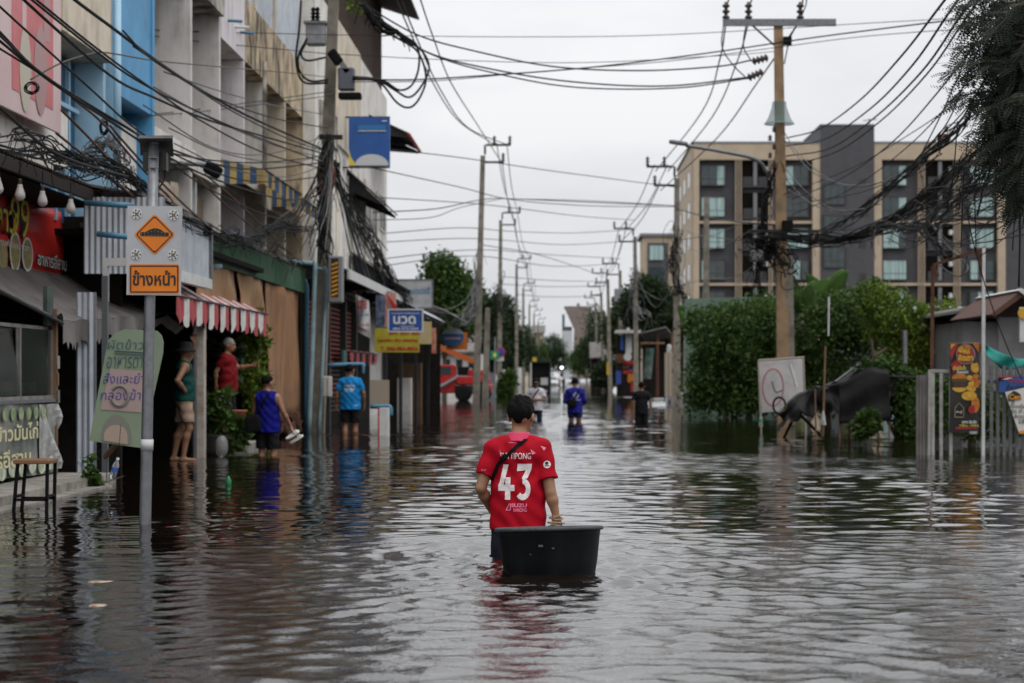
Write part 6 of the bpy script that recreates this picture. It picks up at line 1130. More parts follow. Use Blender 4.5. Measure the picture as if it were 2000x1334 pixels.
def person(label, loc, rz, H, skin, shirt, bottom, hair='short', hair_m=None, pose={}, sleeve=.62, hem=.84, short_to=.52, h=.016, fat=1.0, group=None, collar=False, face=False, feet=None, wr=.004, hairh=0):
    J = dict(elR=A(.235, -.03, 1.12), wrR=A(.25, .06, .90), elL=A(-.235, -.03, 1.12), wrL=A(-.25, .06, .90), hdR=A(0, .15, -1), hdL=A(0, .15, -1), pnR=A(-1, 0, 0), pnL=A(1, 0, 0), curlR=.5, curlL=.5,
             hipR=A(.09, 0, .88), hipL=A(-.09, 0, .88), knR=A(.10, .02, .48), knL=A(-.10, .02, .48), anR=A(.10, -.02, .08), anL=A(-.10, -.02, .08), yaw=0, pitch=0, hx=0, hy=0)
    for k, v in pose.items(): J[k] = A(*v) if isinstance(v, (tuple, list)) else v
    root = thing('person', label, 'person', loc, group); ORG[root.name] = Vector((0, 0, 0)); root.rotation_euler = (0, 0, rz); root.scale = (H / 1.7,) * 3
    shR, shL = A(.174, -.005, 1.348), A(-.174, -.005, 1.348); HM = rotm(J['yaw'], J['pitch']); piv = A(J['hx'] * .5, .01 + J['hy'] * .5, 1.484); HS = 1.09
    def hp(q): return HM @ ((A(*q) - A(0, .01, 1.51)) * HS) + piv + A(J['hx'] * .5, J['hy'] * .5, 0)
    def torso(p, g=0):
        f = fat
        d = sd_cone(p, (-.105, 0, 1.325), (.105, 0, 1.325), .088 + g, .088 + g, (1, .98, 1))
        d = smin(d, sd_cone(p, (0, 0, 1.28), (0, .012, 1.06), .122 * f + g, .110 * f + g, (1.22, .86, 1)), .05)
        d = smin(d, sd_cone(p, (0, .012, 1.06), (0, 0, .90), .112 * f + g, .118 + g, (1.24, .92, 1)), .05)
        for s_ in (-1, 1): d = smin(d, sd_cone(p, (0, -.015, 1.400), (s_ * .155, -.012, 1.362), .048 + g, .048 + g), .04)
        return d
    def arm(p, sh, el, g=0): return sd_cone(p, sh, el, .053 + g, .039 + g)
    def head(p):
        q = (p - (piv + A(J['hx'] * .5, J['hy'] * .5, 0))) @ HM / HS + A(0, .01, 1.51)
        d = sd_ell(q, (0, .005, 1.612), (.076, .094, .086)); d = smin(d, sd_ell(q, (0, .036, 1.552), (.056, .064, .062)), .03)
        d = smin(d, sd_cone(q, (0, .092, 1.605), (0, .112, 1.578), .010, .015), .014)
        d = smin(d, sd_cone(q, (-.022, .088, 1.537), (.022, .088, 1.537), .012, .012), .015)
        for s_ in (-1, 1):
            d = smin(d, sd_ell(q, (s_ * .079, .004, 1.588), (.011, .022, .032)), .008)
            d = smin(d, sd_cone(q, (s_ * .018, .090, 1.632), (s_ * .046, .080, 1.632), .009, .008), .012)
        return d * HS
    def hand(p, wrist, dr, pn, curl, sd_):
        dr = dr / np.linalg.norm(dr); pn = pn - dr * (pn @ dr); pn = pn / np.linalg.norm(pn); lat = np.cross(dr, pn) * sd_
        d = np.full(len(p), 9.)
        for k, (o, ln) in enumerate(((-.030, .058), (-.010, .072), (.011, .076), (.031, .068))):
            b0 = wrist + dr * .012 + lat * o * .55; b1 = wrist + dr * .088 + lat * o; d = smin(d, sd_cone(p, b0, b1, .016, .012), .012)
            a1 = curl; a2 = curl * 2.1; d1 = dr * math.cos(a1) + pn * math.sin(a1); d2 = dr * math.cos(a2) + pn * math.sin(a2)
            m1 = b1 + d1 * ln * .55; d = smin(d, sd_cone(p, b1, m1, .0105, .0095), .006); d = np.minimum(d, sd_cone(p, m1, m1 + d2 * ln * .5, .0095, .0085))
        t0 = wrist + dr * .025 + lat * .022; t1 = t0 + dr * .035 + lat * .030 + pn * .018; d = smin(d, sd_cone(p, t0, t1, .015, .012), .01)
        return np.minimum(d, sd_cone(p, t1, t1 + dr * .032 + pn * .012 * (1 + curl), .011, .009))
    def body(p):
        d = torso(p); d = smin(d, sd_cone(p, (0, -.012, 1.40), piv + A(0, .0, .03), .058, .053), .03)
        d = smin(d, head(p), .018)
        for a in 'RL':
            sh = shR if a == 'R' else shL; sg = 1 if a == 'R' else -1
            d = smin(d, arm(p, sh, J['el' + a]), .03)
            mid = J['el' + a] * .68 + J['wr' + a] * .32
            d = smin(d, smin(sd_cone(p, J['el' + a], mid, .037, .039), sd_cone(p, mid, J['wr' + a], .039, .025), .02), .012)
            d = smin(d, hand(p, J['wr' + a], J['hd' + a], J['pn' + a], J['curl' + a], sg), .012)
            cf = J['kn' + a] * .7 + J['an' + a] * .3 + A(0, -.018, 0)
            d = smin(d, sd_cone(p, J['hip' + a], J['kn' + a], .088 * (.5 + .5 * fat), .053), .04)
            d = smin(d, smin(sd_cone(p, J['kn' + a], cf, .050, .053), sd_cone(p, cf, J['an' + a], .053, .034), .03), .02)
            ft = J['an' + a]; d = smin(d, sd_cone(p, ft + A(0, -.03, -.045), ft + A(.01 * sg, .16, -.055), .036, .028), .03)
        return d
    pts = np.array([v for k, v in J.items() if isinstance(v, np.ndarray) and k[:2] in ('el', 'wr', 'kn', 'an')] + [shR, shL, A(0, 0, 1.72)])
    pts = np.vstack([pts] + [(J['wr' + a] + J['hd' + a] / np.linalg.norm(J['hd' + a]) * .17)[None] for a in 'RL']); lo, hi = pts.min(0) - A(.13, .2, .1), pts.max(0) + A(.13, .22, .06); lo[2] = min(lo[2], -.02)
    bo = body_obj('body', body, lo, hi, h, skin, root)
    def wr_(p): return wr * (np.sin(p[:, 2] * 46 + p[:, 0] * 22 + 4 * np.sin(p[:, 0] * 9)) + .8 * np.sin(p[:, 0] * 50 - p[:, 2] * 19 + 2 * np.sin(p[:, 2] * 14)))
    so = None
    if shirt:
        g = .014
        def shf(p):
            d = torso(p, g); lower = sd_cone(p, (0, .01, 1.1), (0, 0, hem - .10), .122 * fat + g, .138 * (.5 + .5 * fat) + g, (1.30, 1.02, 1)); d = smin(d, lower, .04)
            for a in 'RL':
                sh = shR if a == 'R' else shL; el = J['el' + a]; wrs = J['wr' + a]
                if sleeve <= 0: continue
                if sleeve <= 1:
                    ax = (el - sh); L = np.linalg.norm(ax); ax = ax / L; end = sh + ax * L * sleeve
                    q = sd_cone(p, sh, sh + ax * L * (sleeve + .1), .066, .068); q = np.maximum(q, (p - end) @ ax)
                else: q = smin(sd_cone(p, sh, el, .068, .056), sd_cone(p, el, el + (wrs - el) * .95, .056, .042), .02)
                d = smin(d, q, .030)
            d = d + wr_(p); d = np.maximum(d, hem - p[:, 2])
            nk = sd_ell(p, (J['hx'] * .3, .02, 1.462), (.068, .075, .055)); d = np.maximum(d, -nk)
            if sleeve <= 0:
                for s_ in (-1, 1): d = np.maximum(d, s_ * p[:, 0] - .168 - .05 * np.clip((1.30 - p[:, 2]) * 3, 0, 1))
            return d
        so = body_obj('shirt', shf, lo + A(0, 0, hem - .06 - lo[2]), hi - A(0, 0, hi[2] - 1.50), h * .92, shirt, root)
        if collar:
            def cf_(p):
                q = sd_cone(p, (J['hx'] * .2, -.014, 1.395), (J['hx'] * .4, -.004, 1.47), .092, .074); q2 = sd_cone(p, (0, -.006, 1.34), (J['hx'] * .4, .0, 1.53), .074, .058)
                return np.maximum(np.maximum(q, -q2), np.maximum(1.405 - p[:, 2], p[:, 2] - 1.468 + .25 * np.clip(p[:, 1], 0, 1)))
            body_obj('collar', cf_, (-.13, -.13, 1.36), (.15, .14, 1.50), .006, collar, root)
    if bottom:
        def btf(p):
            d = sd_cone(p, (0, 0, 1.0), (0, 0, .88), .112 * fat + .012, .124 + .012, (1.24, .94, 1))
            for a in 'RL':
                kn, hp_, an = J['kn' + a], J['hip' + a], J['an' + a]
                if short_to > .3: q = sd_cone(p, hp_, hp_ + (kn - hp_) * 1.2, .098, .092)
                else: q = smin(sd_cone(p, hp_, kn, .100, .072), sd_cone(p, kn, an, .072, .058), .03)
                d = smin(d, q, .02)
            d = d + wr_(p) * .8; return np.maximum(d, np.maximum(short_to - p[:, 2], p[:, 2] - 1.0))
        body_obj('trousers' if short_to < .3 else 'shorts', btf, (lo[0], lo[1], short_to - .05), (hi[0], hi[1], 1.05), h, bottom, root)
    if hair:
        hm = hair_m or hair_b
        def hf(p):
            q = (p - (piv + A(J['hx'] * .5, J['hy'] * .5, 0))) @ HM / HS + A(0, .01, 1.51)
            d = sd_ell(q, (0, -.002, 1.618 + hairh * .4), (.086, .099, .092 + hairh))
            line = 1.588 + .95 * np.clip(q[:, 1] + .015, -.16, .05) + .5 * np.clip(q[:, 1] - .04, 0, 1)
            tuft = .004 * np.sin(q[:, 0] * 95 + 3 * np.sin(q[:, 1] * 60)) * np.sin(q[:, 1] * 85 + q[:, 2] * 50) + hairh * .45 * np.sin(q[:, 0] * 75 + 1.3) * np.sin(q[:, 1] * 50 + 1)
            top = np.clip((q[:, 2] - 1.62) / .08, 0, 1)
            d = d + tuft * (.5 + top); fade = np.clip((1.63 - q[:, 2]) / .1, 0, 1) * .012
            return np.maximum(d + fade, (line - q[:, 2]) * .8) * HS
        c = hp((0, 0, 1.61)); body_obj('hair', hf, c - .16, c + .16, min(h, .008), hm, root)
    if face:
        ed = plain('eye_dark', (.03, .025, .022), .3)
        for s_ in (-1, 1):
            MB().lathe([(.001, -.008), (.008, -.005), (.011, 0), (.008, .005), (.001, .008)], 10, hp((s_ * .031, .088, 1.612))).build('eye', ed, root, True)
            MB().tube([hp((s_ * .016, .100, 1.634)), hp((s_ * .032, .099, 1.640)), hp((s_ * .050, .086, 1.634))], .005, 5).build('eyebrow', hair_m or hair_b, root, True)
        MB().tube([hp((-.024, .094, 1.545)), hp((0, .104, 1.543)), hp((.024, .094, 1.545))], [.003, .006, .003], 6).build('mouth', plain('lips', (.22, .07, .05), .5), root, True)
    return root, bo, so, J, hp
def loc3(root):                                   # local -> world (root rotation and scale are known)
    return Matrix.Translation(root.location) @ Matrix.Rotation(root.rotation_euler[2], 4, 'Z') @ Matrix.Scale(root.scale[0], 4)
def drape(mb, tree, ydir=1, off=.004, cut=.03, start=-1.0, lift=0):
    """wrap flat lettering (drawn in the plane x-z) round a garment: project along local y on to it"""
    bm = bmesh.new(); vs = [bm.verts.new(v) for v in mb.v]
    for f in mb.f:
        try: bm.faces.new([vs[i] for i in f])
        except ValueError: pass
    co = np.array(mb.v); lo, hi = co.min(0), co.max(0)
    for ax in (0, 2):
        t = lo[ax] + cut
        while t < hi[ax]:
            pc = [0, 0, 0]; pc[ax] = t; no = [0, 0, 0]; no[ax] = 1
            bmesh.ops.bisect_plane(bm, geom=bm.verts[:] + bm.edges[:] + bm.faces[:], plane_co=pc, plane_no=no); t += cut
    bmesh.ops.triangulate(bm, faces=bm.faces[:]); out = MB(); bm.verts.ensure_lookup_table(); bm.verts.index_update()
    pts = []; ok = []
    for v in bm.verts:
        hit = tree.ray_cast(Vector((v.co.x, start * ydir, v.co.z)), Vector((0, ydir, 0)))
        ok.append(hit[0] is not None); pts.append(hit[0] + Vector((0, -ydir * off, 0)) if hit[0] is not None else v.co.copy())
    out.add(pts, [tuple(v.index for v in f.verts) for f in bm.faces if all(ok[v.index] for v in f.verts)]); bm.free(); return out
def tree_of(o):
    me = o.data; return BVHTree.FromPolygons([v.co for v in me.vertices], [tuple(p.vertices) for p in me.polygons])
def txt_on(so_tree, body, x, z, w, hgt, name, m, root, bold=0, shear=0, ydir=1, u=1, off=.004):
    mb = text_mb(body, w, hgt, (x, 0, z), UX * u, UZ, bold, 0, shear=shear)
    if mb.v: return drape(mb, so_tree, ydir, off).build(name, m, root)
# ---------------- the man in the red jersey
red_j = mat('red_jersey', (.40, .004, .016), .7, (.29, .003, .011), 4, .3, 18, spec=.1)
pink_j = plain('pink_print', (.85, .22, .36), .7); wprint = mat('cracked_white_print', (.72, .66, .66), .75, (.46, .17, .18), 90, lo=.60, hi=.70)
d0 = 14.0; s0 = sc(d0)
root, bo, so, J, hp = person('man in red football jersey number 43 wading with a tub', (-.318, d0, -.6), R(-4), 1.70, skin_a, red_j, cloth('navy_shorts', (.010, .012, .022)), pose=dict(
    elR=(.235, -.055, 1.045), wrR=(.272, -.05, .885), hdR=(.02, -.1, -1), pnR=(-.6, .8, 0), curlR=1.25,
    elL=(-.258, -.05, 1.075), wrL=(-.195, .11, .905), hdL=(.45, .75, -.55), pnL=(1, 0, 0), curlL=.5,
    knR=(.10, .12, .47), anR=(.10, .08, .08), knL=(-.10, -.02, .47), anL=(-.10, -.22, .10), yaw=R(-14), pitch=R(-3), hx=.022, hy=.012),
    sleeve=.68, hem=.785, short_to=.50, h=.0072, collar=mat('pink_collar', (.62, .035, .11), .7), wr=.0032, hairh=.016, fat=1.04)
T = tree_of(so)
txt_on(T, 'SUTTIPONG', -.006, 1.305, .215, .044, 'name_lettering', wprint, root, .004, off=.003)
# block number, drawn as polygons
n43 = MB()
def pg(pts, ox, oz, w, hh): n43.poly([(ox + a * w, 0, oz + b_ * hh) for a, b_ in pts], (0, .0001, 0)) if False else n43.add([(ox + a * w, 0, oz + b_ * hh) for a, b_ in pts], [tuple(range(len(pts)))])
pg([(.30, 1), (.62, 1), (.34, .42), (.34, .40), (0, .40), (0, .30)], -.128, 1.010, .118, .235)
pg([(0, .40), (.98, .40), (1.0, .22), (0, .22)], -.128, 1.010, .118, .235)
pg([(.42, .62), (.74, .62), (.74, .401), (.42, .401)], -.128, 1.010, .118, .235); pg([(.42, .219), (.74, .219), (.74, -.04), (.42, -.04)], -.128, 1.010, .118, .235)
th = MB()
pg([(.08, 1), (1, 1), (.95, .84), (.04, .80)], .000, .995, .108, .255); pg([(.62, .839), (.95, .839), (.70, .60), (.36, .60)], .000, .995, .108, .255)
arc = [(.42 + .50 * math.cos(t), .31 + .30 * math.sin(t)) for t in np.linspace(R(92), R(-140), 14)]; arc2 = [(.42 + .20 * math.cos(t), .31 + .14 * math.sin(t)) for t in np.linspace(R(92), R(-140), 14)]
for i in range(13): pg([arc[i], arc[i + 1], arc2[i + 1], arc2[i]], .000, .995, .108, .255)
drape(n43, T, 1, .0035, .03).build('number_lettering', wprint, root)
txt_on(T, 'ISUZU', .016, .962, .118, .026, 'sponsor_lettering', pink_j, root, .03); txt_on(T, 'RANONG', .028, .930, .092, .026, 'sponsor_lettering', pink_j, root, .006)
tri = MB(); tri.add([(-.075, 0, .925), (-.067, 0, .925), (-.044, 0, .975), (-.050, 0, .975)], [(0, 1, 2, 3)]); tri.add([(-.067, 0, .9251), (-.040, 0, .9251), (-.040, 0, .931), (-.064, 0, .931)], [(0, 1, 2, 3)]); tri.add([(-.0435, 0, .9311), (-.036, 0, .9311), (-.036, 0, .975), (-.0435, 0, .975)], [(0, 1, 2, 3)])
drape(tri, T, 1, .003).build('sponsor_emblem', pink_j, root)
txt_on(T, 'SUPPORTER', -.030, 1.398, .05, .008, 'small_lettering', pink_j, root, .004)
fl = MB(); fl.add([(-.032, 0, 1.345), (-.014, 0, 1.345), (-.012, 0, 1.362), (-.030, 0, 1.362)], [(0, 1, 2, 3)]); drape(fl, T, 1, .003).build('flag_patch', mat('flag_blue', (.06, .10, .30), .7, (.5, .5, .5), 90), root)
for sx in (-1, 1):
    pn = MB(); pn.add([(sx * .108 - .010, 0, 1.352), (sx * .122 + .012, 0, 1.325), (sx * .112 - .002, 0, 1.312)], [(0, 1, 2)]); drape(pn, T, 1, .0025).build('shoulder_panel', pink_j, root)
sl = MB(); sl.lathe([(0, 0), (.026, 0)], 24, M=Matrix.Rotation(R(90), 3, 'X'), c=(.212, 0, 1.245)); pat = drape(sl, T, 1, .003, .02).build('sleeve_badge', white_ink, root)
sl = MB(); sl.lathe([(.005, 0), (.012, 0)], 16, M=Matrix.Rotation(R(90), 3, 'X'), c=(.210, 0, 1.254)); drape(sl, T, 1, .005, .02).build('badge_emblem', black_ink, root)
sl = MB(); sl.add([(.196, 0, 1.232), (.228, 0, 1.232), (.228, 0, 1.240), (.196, 0, 1.240)], [(0, 1, 2, 3)]); drape(sl, T, 1, .005, .02).build('badge_emblem', red_ink, root)
txt_on(T, 'GULF', -.232, 1.205, .036, .013, 'sleeve_lettering', pink_j, root, .004)
sl = MB(); sl.add([(.165, 0, 1.375), (.205, 0, 1.362), (.190, 0, 1.340)], [(0, 1, 2)]); drape(sl, T, 1, .003, .02).build('shoulder_mark', pink_j, root)
# cross-body strap over the back, pouch at the chest
MW = loc3(root)
bag = thing('cross_body_bag', 'black strap of a cross-body bag over the red jersey', 'bag', MW @ Vector((-.02, .16, 1.05)))
st = MB(); st.add([(.052, 0, 1.425), (.082, 0, 1.420), (.012, 0, 1.362), (-.121, 0, 1.236), (-.168, 0, 1.13), (-.188, 0, 1.13), (-.144, 0, 1.246), (-.008, 0, 1.380)], [(0, 1, 2, 7), (7, 2, 3, 6), (6, 3, 4, 5)])
st = drape(st, T, 1, .007, .02); n_ = len(st.v); st.v = [tuple(MW @ Vector(v)) for v in st.v]; st.build('strap', mat('webbing', (.006, .006, .007), .8, spec=.1), bag)
bk = MB(); bk.add([(-.100, 0, 1.262), (-.058, 0, 1.304), (-.081, 0, 1.326), (-.123, 0, 1.284)], [(0, 1, 2, 3)]); bk = drape(bk, T, 1, .013, .02); bk.v = [tuple(MW @ Vector(v)) for v in bk.v]; bk.build('strap_buckle', black_paint, bag)
MB().bbox(MW @ Vector((-.02, .175, 1.04)), (.22, .06, .14), .02).build('pouch', black_paint, bag)
# rope wound round his right hand, and the tub it tows
rp_ = thing('rope', 'beige rope wound round the hand of the man in red', 'rope', MW @ Vector((.272, -.07, .84)))
cm = mat('rope_fibre', (.36, .27, .18), .9, (.20, .14, .09), 60, .6, 120)
for k, (z, rr, tl) in enumerate(((.880, .040, .2), (.868, .043, -.15), (.835, .052, .1), (.822, .054, .25), (.808, .053, -.1))):
    MB().tube([MW @ Vector((.272 + rr * math.cos(a) + .006 * math.sin(3 * a + k), -.058 + rr * math.sin(a), z + tl * .06 * math.cos(a + k))) for a in np.linspace(0, 6.2832, 22)], .0052, 6).build('rope_coil', cm, rp_, True)
MB().tube(catmull([MW @ Vector((.27, -.10, .82)), MW @ Vector((.262, -.30, .70)), Vector((.0, 13.28, .16)), Vector((-.03, 13.05, .25)), Vector((-.03, 12.98, .262))], 6), .0052, 6).build('rope_end', cm, rp_, True)
tubm = mat('black_tub_plastic', (.0035, .004, .005), .5, (.006, .0065, .008), 5, .2, 20, streak=(.018, .02, .022), samt=.6, spec=.10)
tub = thing('plastic_tub', 'large round black plastic tub floating behind the man in red', 'tub', (-.085, 12.75, -.05))
Mt = Matrix.Rotation(R(-1.4), 3, 'Y') @ Matrix.Rotation(R(-3.6), 3, 'X')
prof = [(0, -.10), (.262, -.10), (.275, -.085), (.306, .08), (.326, .24), (.330, .255), (.330, .282), (.308, .282), (.304, .24), (.28, .08), (.255, -.07), (0, -.07)]
prof = [(.05 if r == 0 else r, z) for r, z in prof]
MB().lathe(prof, 56, (-.085, 12.75, 0), M=Mt).build('basin', tubm, tub, True)
rim = [(r, z + .02) for r, z in ((.318, .252), (.340, .250), (.350, .256), (.352, .266), (.346, .274), (.328, .277), (.312, .274), (.306, .266), (.318, .252))]
MB().lathe(rim, 64, (-.085, 12.75, 0), M=Mt).build('rim', mat('worn_tub_rim', (.022, .0225, .027), .6, (.05, .05, .056), 25, .3, 60), tub, True)
for z in (.0, .012, .024): MB().lathe([(.288 + z * .1, z - .003), (.293 + z * .1, z), (.288 + z * .1, z + .003)], 48, (-.085, 12.75, 0), M=Mt).build('ridge', tubm, tub, True)
for (a, z, w) in ((-100, .20, .028), (-86, .185, .016), (-112, .145, .010)):
    c = Vector((-.085 + .318 * math.cos(R(a)), 12.75 + .318 * math.sin(R(a)) + .006, z)); MB().obox(c, (w, .006, w * .45), Matrix.Rotation(R(a + 90), 3, 'Z')).build('worn_mark', mat('dried_paint', (.10, .10, .095), .9), tub)
# ---------------- wading men farther on
r2, _, s2, J2, hp2 = person('man in blue long-sleeved top with black sling bag wading away', P(1123, 825, 54.4) * 1 - Vector((0, 0, .6)), R(-3), 1.82, skin_b, cloth('royal_blue', (.02, .022, .24)), cloth('navy_dark', (.02, .022, .09)),
    pose=dict(elR=(.26, .0, 1.10), wrR=(.17, .20, 1.02), hdR=(-.5, .8, 0), elL=(-.26, .0, 1.10), wrL=(-.15, .20, 1.02), hdL=(.5, .8, 0), pitch=R(-12)), sleeve=1.5, hem=.80, short_to=.68, h=.016, fat=1.05)
T2 = tree_of(s2); rg = MB(); rg.lathe([(.045, 0), (.075, 0)], 24, M=Matrix.Rotation(R(90), 3, 'X'), c=(.03, 0, 1.25)); drape(rg, T2, 1, .004).build('printed_emblem', mat('faded_print', (.35, .36, .50), .8), r2)
sb_ = MB(); sb_.add([(.04, 0, 1.13), (.16, 0, 1.13), (.16, 0, 1.145), (.04, 0, 1.145)], [(0, 1, 2, 3)]); drape(sb_, T2, 1, .004).build('printed_line', MATS['faded_print'], r2)
M2 = loc3(r2); bg2 = thing('sling_bag', 'black sling bag on the back of the man in blue long sleeves', 'bag', M2 @ Vector((-.06, -.16, 1.0)))
MB().pillow(M2 @ Vector((-.07, -.185, 1.06)), (.27, .12, .20), Matrix.Rotation(R(18), 3, 'Y')).build('pouch', black_paint, bg2)
st = MB(); st.add([(.10, 0, 1.42), (.145, 0, 1.40), (-.02, 0, 1.10), (-.06, 0, 1.12)], [(0, 3, 2, 1)]); st = drape(st, T2, 1, .01, .03); st.v = [tuple(M2 @ Vector(v)) for v in st.v]; st.build('strap', MATS['webbing'], bg2)
r3, _, s3, J3, hp3 = person('man in white T-shirt and black cap standing facing us', P(1047, 820, 57.6) - Vector((0, 0, .55)), R(172), 1.74, skin_b, cloth('white_tee', (.62, .60, .63)), cloth('jeans_navy', (.016, .022, .045)),
    pose=dict(elR=(.25, -.01, 1.10), wrR=(.06, .20, 1.10), hdR=(-1, .3, .1), elL=(-.25, -.01, 1.10), wrL=(-.04, .20, 1.12), hdL=(1, .3, .05), pitch=R(-16), yaw=R(4)), sleeve=.7, hem=.80, short_to=.1, h=.016, face=True)
M3 = loc3(r3); cp = thing('cap', 'black cap worn by the man in the white T-shirt', 'cap', M3 @ Vector((0, 0, 1.65)))
MB().lathe([(.092, -.02), (.094, .02), (.085, .055), (.05, .08), (.01, .088)], 20, M3 @ Vector(hp3((0, 0, 1.645)))).build('crown', black_paint, cp, True)
MB().sheet(lambda u, v: M3 @ Vector(hp3(((u - .5) * .16, .085 + v * .075 * (1 - (2 * u - 1) ** 2 * .6), 1.645 - .02 * v - .02 * (2 * u - 1) ** 2))), 8, 3, .004).build('visor', black_paint, cp)
b3 = thing('sling_bag', 'dark sling bag across the white T-shirt', 'bag', M3 @ Vector((.1, .16, .95)))
T3 = tree_of(s3); st = MB(); st.add([(-.12, 0, 1.41), (-.08, 0, 1.425), (.17, 0, 1.06), (.13, 0, 1.04)], [(0, 1, 2, 3)]); st = drape(st, T3, -1, .008, .03); st.v = [tuple(M3 @ Vector(v)) for v in st.v]
if st.f: st.build('strap', MATS['webbing'], b3)
MB().pillow(M3 @ Vector((.15, .16, 1.00)), (.16, .09, .21)).build('pouch', black_paint, b3)
r4, *_ = person('man in black T-shirt seen from behind, waist-deep near the white car', P(1253, 822, 56.3) - Vector((0, 0, .62)), R(4), 1.73, skin_b, cloth('black_tee', (.010, .010, .012)), cloth('black_shorts', (.012, .012, .014)),
    pose=dict(elR=(.245, -.02, 1.12), wrR=(.265, .02, .89), elL=(-.245, -.02, 1.12), wrL=(-.265, .02, .89), yaw=R(-5)), sleeve=.66, hem=.80, short_to=.5, h=.016)
# ---------------- men on the left
r5, _, s5, J5, hp5 = person('man in blue sleeveless top carrying white sandals', P(522, 891, 31.4) - Vector((0, 0, .42)), R(-16), 1.70, skin_a, cloth('ultramarine_vest', (.007, .008, .19)), cloth('black_shorts', (.012, .012, .014)),
    pose=dict(elR=(.262, .02, 1.12), wrR=(.335, .14, .90), hdR=(.35, .2, -1), pnR=(-1, 0, 0), curlR=1.0, elL=(-.24, .03, 1.12), wrL=(-.22, .14, .92), yaw=R(-30), pitch=R(-4)), sleeve=0, hem=.80, short_to=.54, h=.011, fat=1.12)
M5 = loc3(r5); b5 = thing('shoulder_bag', 'black bag on the hip of the man in the blue vest', 'bag', M5 @ Vector((-.15, -.15, .9)))
MB().pillow(M5 @ Vector((-.165, -.165, .93)), (.26, .11, .28), Matrix.Rotation(R(-10), 3, 'Y')).build('pouch', black_paint, b5)
T5 = tree_of(s5); st = MB(); st.add([(.05, 0, 1.425), (.085, 0, 1.415), (-.10, 0, 1.03), (-.14, 0, 1.05)], [(0, 3, 2, 1)]); st = drape(st, T5, 1, .008, .03); st.v = [tuple(M5 @ Vector(v)) for v in st.v]; st.build('strap', MATS['webbing'], b5)
hd = M5 @ Vector((.375, .17, .80))
def sandal(c, M, label):
    r_ = thing('sandal', label, 'sandal', c, 'white sandals carried in the hand'); wm = mat('white_rubber', (.72, .71, .66), .5)
    Mx = M
    out = [(.045 * math.cos(a) * (1 + .18 * math.sin(a)), .125 * math.sin(a)) for a in np.linspace(0, 2 * math.pi, 22, endpoint=False)]
    MB().poly([Vector(c) + Mx @ Vector((x, y, -.012)) for x, y in out], Mx @ Vector((0, 0, .026))).build('sole', wm, r_)
    for q in (.03, .065): MB().tube([Vector(c) + Mx @ Vector((.042 * math.cos(a), .01 + q, .010 + .030 * math.sin(a))) for a in np.linspace(0, math.pi, 9)], .010, 6).build('strap', wm, r_, True)
def frame3(y, z):
    y = Vector(y).normalized(); z = Vector(z); z = (z - y * z.dot(y)).normalized(); return Matrix((y.cross(z), y, z)).transposed()
sandal(hd + Vector((-.01, -.03, -.045)), frame3((.80, .15, .55), (-.45, -.65, .6)), 'upper white sandal in the hand of the man in blue vest')
sandal(hd + Vector((.045, .0, -.115)), frame3((.80, .10, .50), (-.5, -.3, .8)), 'lower white sandal hanging from the same hand')
r6, _, s6, *_ = person('man in bright blue T-shirt walking beside the shops', P(684, 850, 42.6) - Vector((0, 0, .32)), R(4), 1.84, skin_b, cloth('cyan_tee', (.010, .20, .50)), cloth('black_shorts', (.012, .012, .014)),
    pose=dict(elR=(.262, -.02, 1.13), wrR=(.275, .06, .90), elL=(-.262, -.02, 1.13), wrL=(-.275, .04, .90), yaw=R(-35), anL=(-.10, -.12, .1)), sleeve=.78, hem=.80, short_to=.55, h=.013, fat=1.15)
T6 = tree_of(s6); txt_on(T6, 'ถนนไม่ท่วม', -.01, 1.28, .20, .055, 'lettering', white_ink, r6, .02); txt_on(T6, 'คนไม่ลืม', -.01, 1.215, .19, .055, 'lettering', white_ink, r6, .02)
sb_ = MB(); sb_.add([(-.08, 0, 1.160), (.06, 0, 1.160), (.06, 0, 1.166), (-.08, 0, 1.166)], [(0, 1, 2, 3)]); drape(sb_, T6, 1, .004).build('printed_line', white_ink, r6); sb_ = MB(); sb_.add([(.09, 0, .88), (.16, 0, .88), (.16, 0, .895), (.09, 0, .895)], [(0, 1, 2, 3)]); drape(sb_, T6, 1, .004).build('printed_line', white_ink, r6)
r7, _, s7, J7, hp7 = person('grey-haired man in dark red T-shirt standing among the plants', P(444, 735, 33.2) * 1 - Vector((0, 0, 1.06)), R(-100), 1.70, skin_a, cloth('dark_red_tee', (.17, .006, .009)), cloth('black_shorts', (.012, .012, .014)), hair='short', hair_m=hair_g,
    pose=dict(elR=(.22, -.12, 1.13), wrR=(.17, -.14, .92), hdR=(-.2, .1, -1), elL=(-.25, .10, 1.20), wrL=(-.24, .34, 1.24), hdL=(0, .9, .2), pitch=R(-10), yaw=R(8)), sleeve=.62, hem=.82, short_to=.5, h=.011, fat=1.15, face=True)
r8, _, s8, J8, hp8 = person('man in green vest and bucket hat leaning against the post', P(360, 902, 29.6), R(-75), 1.78, skin_b, cloth('teal_green_vest', (.006, .05, .042)), cloth('khaki_shorts', (.36, .26, .19)),
    pose=dict(elR=(.30, -.12, 1.15), wrR=(.16, .02, .98), hdR=(-.6, .5, -.3), elL=(-.24, .12, 1.52), wrL=(-.12, .14, 1.70), hdL=(.2, .1, 1), pitch=R(-6), knR=(.10, .06, .48), knL=(-.08, -.04, .48), anL=(-.06, -.14, .08)), sleeve=0, hem=.86, short_to=.56, h=.012, face=True)
M8 = loc3(r8); ht = thing('bucket_hat', 'dark bucket hat on the man in the green vest', 'hat', M8 @ Vector((0, 0, 1.64)))
c8 = M8 @ Vector(hp8((0, 0, 1.64)))
